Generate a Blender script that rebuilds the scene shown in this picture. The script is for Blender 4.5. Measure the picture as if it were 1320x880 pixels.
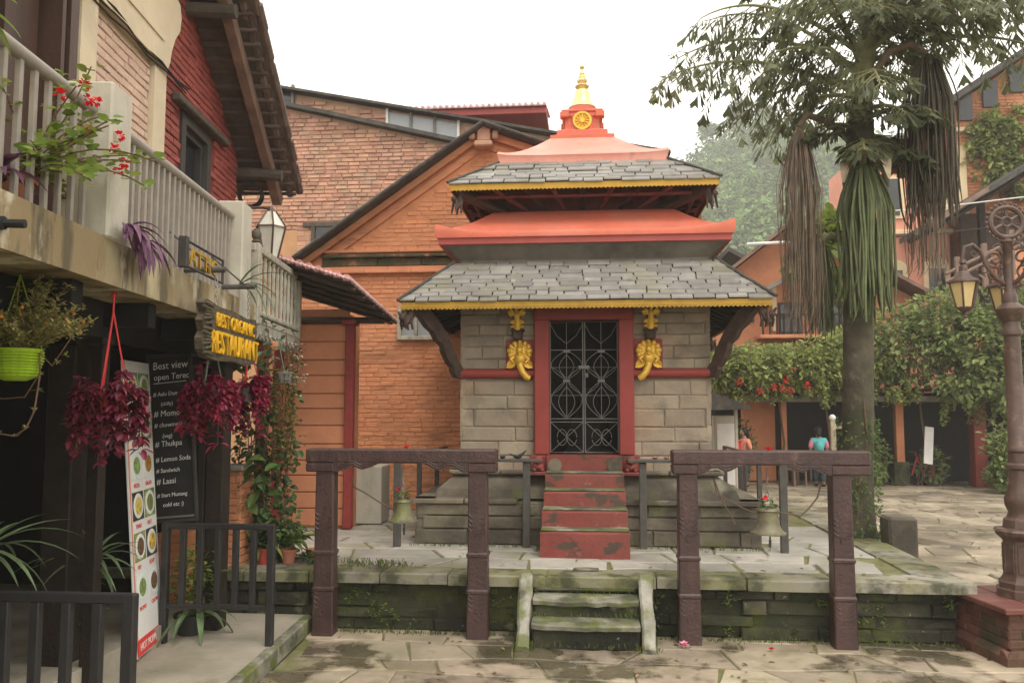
import bpy, bmesh, math, random
from mathutils import Vector, Matrix, noise
V = Vector
rad = math.radians
R = random.Random(11)
sc = bpy.context.scene
for o in list(bpy.data.objects):
    bpy.data.objects.remove(o)

# ------------------------------------------------------------------ camera
cd = bpy.data.cameras.new('camera')
cam = bpy.data.objects.new('camera', cd)
sc.collection.objects.link(cam)
cam.location = (0, 0, 2.2)
cam.rotation_euler = (rad(90 + 4.602), 0, rad(5.124))
cd.sensor_width = 36
cd.lens = 28.8
cd.clip_start = 0.05
cd.clip_end = 3000
sc.camera = cam

# ------------------------------------------------------------------ sky, sun, exposure
SUN_EL, SUN_ROT = rad(58), rad(150)
w = bpy.data.worlds.new('World')
sc.world = w
w.use_nodes = True
nt = w.node_tree
nt.nodes.clear()
sky = nt.nodes.new('ShaderNodeTexSky')
sky.sky_type = 'NISHITA'
sky.sun_disc = False
sky.sun_elevation = SUN_EL
sky.sun_rotation = SUN_ROT
sky.dust_density = 4.0
hs = nt.nodes.new('ShaderNodeHueSaturation')
hs.inputs['Saturation'].default_value = 0.06
hs.inputs['Value'].default_value = 0.55
nt.links.new(sky.outputs[0], hs.inputs['Color'])
mx = nt.nodes.new('ShaderNodeMixRGB')          # a closed, even layer of cloud in front of the blue
mx.inputs[0].default_value = 0.88
mx.inputs[2].default_value = (15.0, 14.3, 13.2, 1)
nt.links.new(hs.outputs[0], mx.inputs[1])
bg = nt.nodes.new('ShaderNodeBackground')
bg.inputs['Strength'].default_value = 0.1
nt.links.new(mx.outputs[0], bg.inputs['Color'])
wo = nt.nodes.new('ShaderNodeOutputWorld')
nt.links.new(bg.outputs[0], wo.inputs['Surface'])

sd = bpy.data.lights.new('sun', 'SUN')
sun = bpy.data.objects.new('sun', sd)
sc.collection.objects.link(sun)
sd.energy = 1.1
sd.angle = rad(25)
sd.color = (1.0, 0.94, 0.84)
sdir = V((math.sin(SUN_ROT) * math.cos(SUN_EL), math.cos(SUN_ROT) * math.cos(SUN_EL), math.sin(SUN_EL)))
sun.rotation_euler = (-sdir).to_track_quat('-Z', 'Y').to_euler()

sc.view_settings.view_transform = 'Standard'
sc.view_settings.look = 'None'
sc.view_settings.exposure = 0.66
sc.view_settings.gamma = 1.0
sc.view_settings.use_curve_mapping = False
sc.render.engine = 'CYCLES'
sc.cycles.max_bounces = 8
sc.cycles.diffuse_bounces = 4
sc.cycles.volume_bounces = 1
sc.cycles.use_denoising = True

# ------------------------------------------------------------------ materials
MATS = {}
def mat(name, col, rough=0.75, var=0.18, scale=5.0, bump=0.15, bscale=45.0, metal=0.0, ov=0.0, stains=(), spec=0.35,
        zs=1.0, leaf=0.0, hue=0.0, wet=None):
    """Procedural material. stains: (colour, scale, threshold, softness, amount, z-stretch)."""
    m = bpy.data.materials.new(name)
    m.use_nodes = True
    t = m.node_tree
    N, L = t.nodes, t.links
    bs = N['Principled BSDF']
    geo = N.new('ShaderNodeNewGeometry')
    def mapping(zst):
        if zst == 1.0:
            return geo.outputs['Position']
        k = N.new('ShaderNodeVectorMath'); k.operation = 'MULTIPLY'
        k.inputs[1].default_value = (1, 1, zst)
        L.new(geo.outputs['Position'], k.inputs[0])
        return k.outputs[0]
    def noi(s, zst=1.0, det=4.0):
        n = N.new('ShaderNodeTexNoise')
        n.inputs['Scale'].default_value = s
        n.inputs['Detail'].default_value = det
        n.inputs['Roughness'].default_value = 0.6
        L.new(mapping(zst), n.inputs['Vector'])
        return n.outputs['Fac']
    def mixc(f, a, b):
        k = N.new('ShaderNodeMixRGB')
        for s, i in ((f, 0), (a, 1), (b, 2)):
            if hasattr(s, 'links'):
                L.new(s, k.inputs[i])
            else:
                k.inputs[i].default_value = s if i == 0 else (*s, 1)
        return k.outputs[0]
    def rng(s, a, b, c, d):
        k = N.new('ShaderNodeMapRange')
        L.new(s, k.inputs[0])
        for i, q in enumerate((a, b, c, d)):
            k.inputs[i + 1].default_value = q
        return k.outputs[0]
    lo = tuple(c * (1 - var) for c in col)
    hi = tuple(min(1, c * (1 + var)) for c in col)
    c = mixc(rng(noi(scale, zs), 0.3, 0.7, 0, 1), lo, hi)
    if ov or hue:
        oi = N.new('ShaderNodeObjectInfo')
        ad = N.new('ShaderNodeMath'); ad.operation = 'ADD'
        L.new(oi.outputs['Random'], ad.inputs[0]); L.new(geo.outputs['Random Per Island'], ad.inputs[1])
        fr = N.new('ShaderNodeMath'); fr.operation = 'FRACT'
        L.new(ad.outputs[0], fr.inputs[0])
        h = N.new('ShaderNodeHueSaturation')
        L.new(c, h.inputs['Color'])
        L.new(rng(fr.outputs[0], 0, 1, 1 - ov, 1 + ov), h.inputs['Value'])
        if hue:
            m2 = N.new('ShaderNodeMath'); m2.operation = 'MULTIPLY'; m2.inputs[1].default_value = 7.31
            L.new(fr.outputs[0], m2.inputs[0])
            f2 = N.new('ShaderNodeMath'); f2.operation = 'FRACT'; L.new(m2.outputs[0], f2.inputs[0])
            L.new(rng(f2.outputs[0], 0, 1, 0.5 - hue, 0.5 + hue), h.inputs['Hue'])
        c = h.outputs[0]
    for (sc_, ss, thr, soft, amt, zst) in stains:
        f = rng(noi(ss, zst, 6.0), thr - soft, thr + soft, 0, amt)
        c = mixc(f, c, sc_)
    L.new(c, bs.inputs['Base Color'])
    bs.inputs['Roughness'].default_value = rough
    bs.inputs['Metallic'].default_value = metal
    bs.inputs['Specular IOR Level'].default_value = spec
    if wet:
        ss, thr, soft, amt, r2 = wet
        f = rng(noi(ss, 1.0, 5.0), thr - soft, thr + soft, 0, 1)
        c2 = mixc(f, (1, 1, 1), (1 - amt, 1 - amt, 1 - amt * 1.05))
        k = N.new('ShaderNodeMixRGB'); k.blend_type = 'MULTIPLY'; k.inputs[0].default_value = 1
        L.new(c, k.inputs[1]); L.new(c2, k.inputs[2]); L.new(k.outputs[0], bs.inputs['Base Color'])
        L.new(rng(f, 0, 1, rough, r2), bs.inputs['Roughness'])
    if bump:
        b = N.new('ShaderNodeBump')
        b.inputs['Strength'].default_value = bump
        b.inputs['Distance'].default_value = 0.02
        L.new(noi(bscale, 1.0, 5.0), b.inputs['Height'])
        L.new(b.outputs[0], bs.inputs['Normal'])
    if leaf:
        tr = N.new('ShaderNodeBsdfTranslucent')
        ms = N.new('ShaderNodeMixShader')
        ms.inputs[0].default_value = leaf
        br = N.new('ShaderNodeHueSaturation'); br.inputs['Value'].default_value = 1.3
        src = bs.inputs['Base Color'].links[0].from_socket
        L.new(src, br.inputs['Color']); L.new(br.outputs[0], tr.inputs['Color'])
        L.new(bs.outputs[0], ms.inputs[1]); L.new(tr.outputs[0], ms.inputs[2])
        L.new(ms.outputs[0], N['Material Output'].inputs['Surface'])
    MATS[name] = m
    return m

MOSS = (0.10, 0.12, 0.02)
MOSSD = (0.035, 0.042, 0.018)
GRIME = (0.035, 0.03, 0.024)
mat('terrace', (0.33, 0.295, 0.235), 0.75, 0.15, 2.5, 0.3, 20, stains=(((0.20, 0.18, 0.12), 1.3, 0.56, 0.08, 0.6, 1), (MOSSD, 2.4, 0.66, 0.05, 0.4, 1)))
mat('soil', (0.12, 0.10, 0.07), 0.9, 0.3, 3)
mat('paving', (0.33, 0.275, 0.20), 0.62, 0.25, 2.2, 0.35, 22, ov=0.22, hue=0.014,
    stains=(((0.16, 0.14, 0.06), 1.6, 0.60, 0.07, 0.6, 1), (MOSS, 2.6, 0.66, 0.05, 0.5, 1)), wet=(0.9, 0.53, 0.03, 0.66, 0.2), spec=0.45)
mat('paving_far', (0.28, 0.235, 0.17), 0.6, 0.35, 1.6, 0.8, 12, ov=0.32, hue=0.012, wet=(0.5, 0.54, 0.07, 0.4, 0.35), spec=0.45)
mat('joint', (0.21, 0.18, 0.115), 0.95, 0.4, 6, 0.4, 30, stains=((MOSS, 2.0, 0.5, 0.08, 0.7, 1),))
mat('moss_joint', (0.15, 0.155, 0.05), 0.95, 0.4, 5, 0.4, 30, stains=(((0.20, 0.17, 0.10), 2.0, 0.52, 0.08, 0.8, 1),))
mat('flag', (0.345, 0.325, 0.285), 0.55, 0.18, 3, 0.3, 25, ov=0.2, hue=0.01,
    stains=(((0.20, 0.19, 0.08), 1.7, 0.60, 0.06, 0.5, 1), (MOSS, 4.5, 0.64, 0.05, 0.5, 1)), wet=(0.9, 0.6, 0.06, 0.25, 0.35), spec=0.45)
mat('coping', (0.28, 0.26, 0.21), 0.65, 0.2, 3, 0.35, 25, ov=0.2,
    stains=(((0.15, 0.15, 0.045), 1.5, 0.50, 0.08, 0.8, 1), (MOSSD, 3.5, 0.55, 0.06, 0.8, 1), (GRIME, 2.2, 0.63, 0.05, 0.6, 1)))
mat('mossy_stone', (0.085, 0.075, 0.05), 0.9, 0.45, 4, 0.9, 16, ov=0.4,
    stains=((MOSSD, 1.4, 0.45, 0.08, 0.85, 1), (MOSS, 2.3, 0.57, 0.07, 0.75, 1), ((0.012, 0.012, 0.009), 1.0, 0.50, 0.1, 0.85, 1.3), ((0.26, 0.25, 0.17), 2.6, 0.66, 0.04, 0.6, 1), ((0.42, 0.41, 0.32), 13, 0.70, 0.02, 0.7, 1)))
mat('step_stone', (0.25, 0.235, 0.185), 0.75, 0.25, 4, 0.5, 18, stains=((MOSSD, 2.3, 0.5, 0.08, 0.8, 1), (MOSS, 3.7, 0.54, 0.06, 0.85, 1)))
mat('stringer_stone', (0.31, 0.295, 0.25), 0.7, 0.25, 5, 0.6, 16, stains=((MOSS, 4.0, 0.52, 0.06, 0.8, 1), (GRIME, 3.0, 0.57, 0.05, 0.6, 1), (MOSSD, 3.0, 0.62, 0.05, 0.6, 1)))
mat('temple_stone', (0.30, 0.245, 0.182), 0.75, 0.18, 4, 0.35, 26, ov=0.17, hue=0.008,
    stains=(((0.33, 0.215, 0.13), 1.3, 0.56, 0.08, 0.6, 1), ((0.10, 0.09, 0.07), 2.2, 0.62, 0.08, 0.6, 1), ((0.38, 0.36, 0.32), 5, 0.7, 0.04, 0.4, 1)))
mat('temple_mortar', (0.215, 0.175, 0.13), 0.9)
mat('plinth_stone', (0.17, 0.145, 0.105), 0.8, 0.25, 4, 0.6, 20, ov=0.22,
    stains=((GRIME, 1.3, 0.53, 0.1, 0.8, 1), (MOSS, 1.9, 0.60, 0.06, 0.6, 1.5), ((0.30, 0.28, 0.22), 3.0, 0.66, 0.05, 0.5, 1)))
mat('slate', (0.215, 0.205, 0.188), 0.5, 0.15, 6, 0.3, 30, ov=0.24, hue=0.006, spec=0.5,
    stains=(((0.20, 0.19, 0.11), 2.1, 0.58, 0.07, 0.5, 1), ((0.42, 0.42, 0.41), 5.5, 0.68, 0.04, 0.5, 1), ((0.07, 0.065, 0.05), 4.2, 0.68, 0.05, 0.5, 1)))
mat('slate_pale', (0.52, 0.51, 0.48), 0.5, 0.15, 6, 0.3, 30, ov=0.15)
mat('red_paint', (0.25, 0.040, 0.032), 0.6, 0.13, 3, 0.2, 30, stains=(((0.20, 0.05, 0.04), 2.2, 0.62, 0.08, 0.5, 1),))
mat('red_step', (0.21, 0.047, 0.038), 0.7, 0.2, 3, 0.35, 25,
    stains=(((0.20, 0.06, 0.045), 1.6, 0.5, 0.1, 0.6, 1), ((0.06, 0.05, 0.035), 3.4, 0.575, 0.03, 0.9, 1.8), ((0.25, 0.20, 0.14), 5.0, 0.66, 0.03, 0.7, 1)))
mat('red_roof', (0.60, 0.15, 0.09), 0.6, 0.10, 1.6, 0.25, 14, stains=(((0.48, 0.13, 0.08), 4.0, 0.55, 0.08, 0.5, 0.25), ((0.16, 0.10, 0.07), 2.6, 0.68, 0.05, 0.55, 0.4), ((0.62, 0.24, 0.17), 1.3, 0.58, 0.08, 0.35, 1), ((0.3, 0.12, 0.08), 5.0, 0.72, 0.04, 0.5, 1)))
mat('red_band', (0.36, 0.075, 0.065), 0.6, 0.1, 3)
mat('pink_roof', (0.66, 0.265, 0.205), 0.5, 0.08, 1.6, 0.12, 20, stains=(((0.22, 0.10, 0.06), 3.0, 0.66, 0.04, 0.6, 1), ((0.72, 0.40, 0.33), 1.6, 0.56, 0.1, 0.5, 1)))
mat('concrete_grey', (0.20, 0.18, 0.15), 0.85, 0.2, 3, 0.3, 20, stains=((GRIME, 1.6, 0.6, 0.08, 0.5, 1),))
mat('gold', (0.72, 0.44, 0.06), 0.42, 0.12, 8, 0.2, 30, metal=0.35, spec=0.5)
mat('gold_pale', (0.78, 0.62, 0.28), 0.35, 0.1, 8, 0.1, 20, metal=0.45, spec=0.5)
mat('fringe_gold', (0.50, 0.29, 0.035), 0.55, 0.15, 6, 0.15, 30, stains=(((0.30, 0.20, 0.05), 3.0, 0.62, 0.06, 0.5, 1),))
mat('dark_wood', (0.024, 0.017, 0.013), 0.7, 0.3, 6, 0.4, 25, spec=0.25)
mat('carved_wood', (0.06, 0.035, 0.025), 0.65, 0.35, 9, 0.5, 30)
mat('maroon_wood', (0.12, 0.03, 0.026), 0.65, 0.35, 5, 0.3, 25)
mat('shade_black', (0.012, 0.011, 0.010), 0.9, 0.3, 4)  # near-black that paints in the shade of interiors; the black idol shares it
mat('iron', (0.17, 0.165, 0.155), 0.5, 0.15, 20, 0.1, 60, metal=0.3)
mat('gate_paint', (0.062, 0.030, 0.027), 0.42, 0.2, 7, 0.45, 30, spec=0.5, stains=(((0.035, 0.018, 0.016), 14, 0.52, 0.08, 0.6, 0.08), ((0.15, 0.09, 0.075), 10, 0.66, 0.04, 0.55, 0.25), ((0.11, 0.085, 0.06), 2.5, 0.64, 0.06, 0.4, 1)))
mat('rail_metal', (0.075, 0.07, 0.063), 0.55, 0.2, 10, 0.2, 50, stains=(((0.13, 0.09, 0.06), 7, 0.66, 0.05, 0.5, 1),))
mat('fence_metal', (0.022, 0.021, 0.022), 0.4, 0.2, 10, 0.1, 50, spec=0.5)
mat('bell_bronze', (0.175, 0.155, 0.11), 0.6, 0.3, 12, 0.3, 40, metal=0.3, stains=(((0.20, 0.22, 0.07), 7, 0.55, 0.08, 0.6, 1),))
mat('rope', (0.12, 0.085, 0.06), 0.9)
mat('flower_red', (0.70, 0.02, 0.03), 0.6, 0.2, 30, 0, leaf=0.25)
mat('brick_red', (0.29, 0.070, 0.058), 0.7, 0.15, 4, 0.5, 24, ov=0.14, stains=(((0.16, 0.035, 0.028), 2.0, 0.62, 0.08, 0.6, 1),))
mat('mortar_red', (0.19, 0.035, 0.028), 0.85, 0.2, 5, 0.4, 30)
mat('brick_orange', (0.58, 0.245, 0.115), 0.75, 0.12, 3, 0.3, 22, ov=0.07, hue=0.004,
    stains=(((0.40, 0.18, 0.10), 1.2, 0.56, 0.1, 0.5, 1), ((0.12, 0.07, 0.035), 1.5, 0.62, 0.05, 0.6, 5.0), ((0.28, 0.13, 0.065), 0.9, 0.56, 0.1, 0.5, 2.5), ((0.64, 0.33, 0.19), 0.7, 0.58, 0.12, 0.5, 1)))
mat('mortar_orange', (0.50, 0.21, 0.10), 0.85, 0.2, 4, 0.4, 25)
mat('brick_weathered', (0.48, 0.265, 0.18), 0.85, 0.18, 3, 0.5, 18, ov=0.2, hue=0.01,
    stains=(((0.46, 0.36, 0.27), 2.5, 0.6, 0.08, 0.6, 1), ((0.22, 0.14, 0.10), 1.6, 0.62, 0.08, 0.5, 1)))
mat('mortar_weathered', (0.44, 0.28, 0.19), 0.9, 0.2, 3, 0.4, 18)
mat('plaster_tan', (0.48, 0.27, 0.14), 0.85, 0.15, 2, 0.3, 15, stains=(((0.36, 0.18, 0.10), 1.4, 0.58, 0.1, 0.5, 1),))
mat('plaster_orange', (0.55, 0.225, 0.115), 0.8, 0.12, 2, 0.3, 18, ov=0.06, stains=(((0.33, 0.13, 0.07), 1.6, 0.6, 0.1, 0.5, 1),))
mat('moss_ledge', (0.10, 0.075, 0.04), 0.9, 0.4, 5, 0.6, 16, stains=((MOSSD, 3, 0.5, 0.1, 0.8, 1), ((0.42, 0.17, 0.08), 4.0, 0.62, 0.05, 0.7, 1)))
mat('cream', (0.60, 0.51, 0.36), 0.75, 0.1, 2, 0.2, 20, stains=(((0.42, 0.35, 0.23), 1.2, 0.6, 0.1, 0.5, 1),))
mat('pink_brick', (0.56, 0.40, 0.31), 0.75, 0.1, 4, 0.4, 24, ov=0.08)
mat('pink_mortar', (0.50, 0.36, 0.28), 0.8)
mat('concrete_cream', (0.40, 0.345, 0.22), 0.8, 0.15, 2, 0.3, 18,
    stains=(((0.22, 0.155, 0.075), 1.7, 0.46, 0.06, 0.8, 0.5), ((0.07, 0.062, 0.04), 4.2, 0.55, 0.05, 0.75, 0.25), ((0.62, 0.57, 0.44), 2.6, 0.60, 0.04, 0.7, 0.5)))
mat('concrete_pale', (0.46, 0.43, 0.355), 0.75, 0.1, 3, 0.25, 18, stains=(((0.33, 0.32, 0.24), 3.4, 0.6, 0.08, 0.7, 0.35),))
mat('baluster_paint', (0.29, 0.26, 0.225), 0.6, 0.12, 9, 0.15, 30, stains=(((0.26, 0.22, 0.18), 8, 0.64, 0.06, 0.6, 0.4),))
mat('balcony_wood', (0.36, 0.335, 0.27), 0.75, 0.2, 8, 0.3, 30, ov=0.1, stains=(((0.16, 0.14, 0.10), 6, 0.6, 0.08, 0.7, 0.4),))
mat('door_wood', (0.065, 0.035, 0.026), 0.5, 0.25, 6, 0.2, 30, zs=0.15)
mat('window_wood', (0.045, 0.042, 0.038), 0.65, 0.25, 8, 0.3, 25)
mat('old_timber', (0.085, 0.07, 0.055), 0.8, 0.35, 7, 0.6, 20, zs=0.3)
mat('roof_timber', (0.20, 0.13, 0.10), 0.75, 0.25, 5, 0.4, 22)
mat('soffit_wood', (0.12, 0.09, 0.075), 0.8, 0.3, 5, 0.5, 22, ov=0.3)
mat('clay_tile', (0.12, 0.085, 0.07), 0.8, 0.3, 6, 0.5, 22, ov=0.3)
mat('pink_tile', (0.46, 0.22, 0.20), 0.7, 0.2, 6, 0.3, 22, ov=0.2)
mat('pale_tile', (0.62, 0.40, 0.38), 0.7, 0.15, 6, 0.3, 22, ov=0.2)
mat('roof_dark', (0.06, 0.055, 0.05), 0.85, 0.3, 4, 0.5, 20, stains=(((0.14, 0.12, 0.08), 3, 0.6, 0.08, 0.5, 1),))
mat('roof_brown', (0.20, 0.125, 0.095), 0.85, 0.25, 3, 0.5, 14)
mat('lean_wood', (0.065, 0.04, 0.03), 0.8, 0.3, 5, 0.3, 20)
mat('red_post', (0.24, 0.035, 0.03), 0.55, 0.2, 6, 0.2, 30)
mat('glass_grey', (0.30, 0.32, 0.33), 0.25, 0.1, 2, 0, spec=0.6)
mat('glass_dark', (0.02, 0.022, 0.025), 0.15, 0.2, 3, 0, spec=0.6)
mat('lantern_glass', (0.62, 0.47, 0.22), 0.4, 0.1, 6, 0.05, spec=0.5)
mat('lantern_pale', (0.60, 0.58, 0.50), 0.3, 0.12, 6, 0.05, spec=0.6)
mat('lamp_brown', (0.085, 0.048, 0.036), 0.45, 0.25, 12, 0.25, 45, spec=0.5, stains=(((0.26, 0.17, 0.12), 9, 0.62, 0.06, 0.5, 1),))
mat('tile_red', (0.14, 0.052, 0.042), 0.5, 0.2, 5, 0.25, 25, ov=0.12, stains=((MOSSD, 2.0, 0.62, 0.07, 0.6, 1),))
mat('brick_pedestal', (0.135, 0.058, 0.042), 0.8, 0.25, 6, 0.5, 22, ov=0.3, stains=((MOSSD, 1.4, 0.52, 0.08, 0.8, 1),))
mat('black_rubber', (0.015, 0.015, 0.016), 0.6)
mat('sign_wood', (0.085, 0.068, 0.042), 0.8, 0.4, 9, 0.6, 25, zs=4)
mat('sign_yellow', (0.72, 0.40, 0.015), 0.55, 0.1, 12, 0.1, 40)
mat('sign_dull', (0.40, 0.24, 0.03), 0.6, 0.15, 12, 0.1, 40)
mat('chain', (0.30, 0.28, 0.25), 0.5, 0.2, 30, 0, metal=0.5)
mat('chalkboard', (0.022, 0.022, 0.022), 0.7, 0.3, 5, 0.1, 40)
mat('chalk', (0.82, 0.82, 0.80), 0.9, 0.2, 60, 0)
mat('banner_white', (0.72, 0.71, 0.68), 0.45, 0.05, 3, 0)
mat('banner_red', (0.62, 0.05, 0.045), 0.5, 0.1, 5, 0)
mat('photo_dark', (0.05, 0.045, 0.04), 0.5, 0.5, 20, 0)
mat('photo_green', (0.20, 0.26, 0.08), 0.5, 0.6, 25, 0, ov=0.3, hue=0.05)
mat('photo_orange', (0.50, 0.24, 0.05), 0.5, 0.6, 30, 0, ov=0.3, hue=0.04)
mat('photo_yellow', (0.62, 0.48, 0.10), 0.5, 0.5, 30, 0, ov=0.2)
mat('photo_brown', (0.16, 0.09, 0.05), 0.5, 0.6, 30, 0, ov=0.3)
mat('plate', (0.70, 0.72, 0.70), 0.4, 0.05, 5, 0)
mat('pot_red', (0.42, 0.06, 0.04), 0.5, 0.15, 6, 0.1)
mat('pot_terracotta', (0.42, 0.17, 0.10), 0.75, 0.2, 6, 0.2)
mat('pot_green', (0.30, 0.46, 0.02), 0.45, 0.1, 8, 0.1)
mat('pot_grey', (0.22, 0.22, 0.22), 0.6)
mat('pot_dark', (0.03, 0.03, 0.028), 0.6)
mat('string_red', (0.55, 0.04, 0.04), 0.6)
mat('string_green', (0.16, 0.24, 0.18), 0.6)
mat('leaf_burgundy', (0.16, 0.024, 0.042), 0.32, 0.35, 14, 0, ov=0.5, hue=0.012, leaf=0.25)
mat('leaf_crimson', (0.24, 0.020, 0.052), 0.45, 0.35, 14, 0, ov=0.45, hue=0.015, leaf=0.25)
mat('leaf_purple', (0.15, 0.065, 0.12), 0.5, 0.35, 14, 0, ov=0.4, leaf=0.2)
mat('leaf_green', (0.075, 0.125, 0.028), 0.5, 0.3, 6, 0, ov=0.4, hue=0.02, leaf=0.3)
mat('leaf_bright', (0.17, 0.23, 0.045), 0.5, 0.3, 6, 0, ov=0.35, hue=0.02, leaf=0.35)
mat('leaf_dark', (0.045, 0.085, 0.024), 0.45, 0.3, 6, 0, ov=0.45, hue=0.015, leaf=0.22)
mat('leaf_blade', (0.11, 0.16, 0.075), 0.4, 0.25, 8, 0, ov=0.4, leaf=0.25)
mat('leaf_gold', (0.21, 0.19, 0.04), 0.5, 0.3, 10, 0, ov=0.4, hue=0.03, leaf=0.3)
mat('leaf_sprig', (0.27, 0.25, 0.085), 0.5, 0.3, 10, 0, ov=0.4, hue=0.03, leaf=0.3)
mat('flower_orange', (0.70, 0.24, 0.02), 0.6, 0.2, 20, 0, leaf=0.2)
mat('flower_pale', (0.62, 0.50, 0.44), 0.6, 0.2, 20, 0, leaf=0.2)
mat('stem', (0.14, 0.085, 0.05), 0.8, 0.3, 15, 0)
mat('stem_green', (0.11, 0.13, 0.04), 0.7, 0.3, 15, 0)
mat('palm_leaf', (0.115, 0.13, 0.066), 0.5, 0.3, 5, 0, ov=0.5, hue=0.012, leaf=0.42)
mat('palm_stem', (0.19, 0.19, 0.085), 0.6, 0.25, 6, 0.2, 20)
mat('palm_trunk', (0.10, 0.085, 0.06), 0.85, 0.35, 5, 0.7, 18, stains=((MOSSD, 2.2, 0.52, 0.1, 0.7, 1), ((0.24, 0.22, 0.18), 3.4, 0.66, 0.05, 0.6, 1)))
mat('tassel_green', (0.105, 0.125, 0.055), 0.7, 0.3, 6, 0.3, 60, ov=0.3, hue=0.01)
mat('tassel_brown', (0.17, 0.125, 0.09), 0.8, 0.3, 6, 0.3, 60, ov=0.35)
mat('tassel_dark', (0.085, 0.072, 0.05), 0.8, 0.3, 6, 0.3, 60, ov=0.35)
mat('sheath', (0.34, 0.28, 0.19), 0.75, 0.25, 8, 0.4, 30)
mat('vine_leaf', (0.24, 0.28, 0.085), 0.5, 0.35, 2.2, 0, ov=0.5, hue=0.015, leaf=0.4)
mat('vine_leaf_dark', (0.19, 0.24, 0.08), 0.5, 0.35, 2, 0, ov=0.5, hue=0.015, leaf=0.4)
mat('hill_ground', (0.06, 0.09, 0.03), 0.9, 0.4, 0.15, 0)
mat('forest_leaf', (0.12, 0.175, 0.06), 0.7, 0.6, 0.07, 0, ov=0.6, hue=0.02, leaf=0.25)
mat('bark', (0.10, 0.08, 0.06), 0.85, 0.3, 4, 0.5, 12)
mat('pink_plaster', (0.60, 0.27, 0.19), 0.8, 0.1, 1.5, 0.15, 14)
mat('cream_trim', (0.66, 0.52, 0.33), 0.75, 0.1, 2, 0.1, 14)
mat('white_paint', (0.66, 0.65, 0.62), 0.6, 0.08, 4, 0.1)
mat('skin', (0.36, 0.20, 0.13), 0.6, 0.05, 5, 0)
mat('hair', (0.012, 0.010, 0.010), 0.5, 0.2, 20, 0)
mat('cloth_teal', (0.12, 0.50, 0.50), 0.8, 0.1, 8, 0.1)
mat('cloth_pink', (0.68, 0.25, 0.34), 0.8, 0.1, 8, 0.1)
mat('cloth_peach', (0.70, 0.27, 0.18), 0.8, 0.1, 8, 0.1)
mat('cloth_navy', (0.035, 0.06, 0.085), 0.8, 0.15, 8, 0.1)
mat('poster_teal', (0.06, 0.26, 0.22), 0.6, 0.4, 12, 0)
mat('poster_red', (0.50, 0.10, 0.09), 0.6, 0.4, 12, 0)
mat('plastic_red', (0.50, 0.03, 0.04), 0.4, 0.1, 6, 0)
mat('stone_post', (0.33, 0.28, 0.19), 0.8, 0.25, 6, 0.4, 20)
mat('leaf_litter', (0.20, 0.13, 0.06), 0.8, 0.3, 12, 0, ov=0.5, hue=0.03)
mat('grass', (0.12, 0.16, 0.04), 0.7, 0.3, 6, 0, ov=0.4, leaf=0.3)

# ------------------------------------------------------------------ mesh helpers
COL = sc.collection
def basis(d, up=V((0, 0, 1))):
    d = V(d).normalized()
    s = d.cross(up)
    if s.length < 1e-4:
        s = d.cross(V((1, 0, 0)))
    s.normalize()
    return d, s, s.cross(d).normalized()

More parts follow.
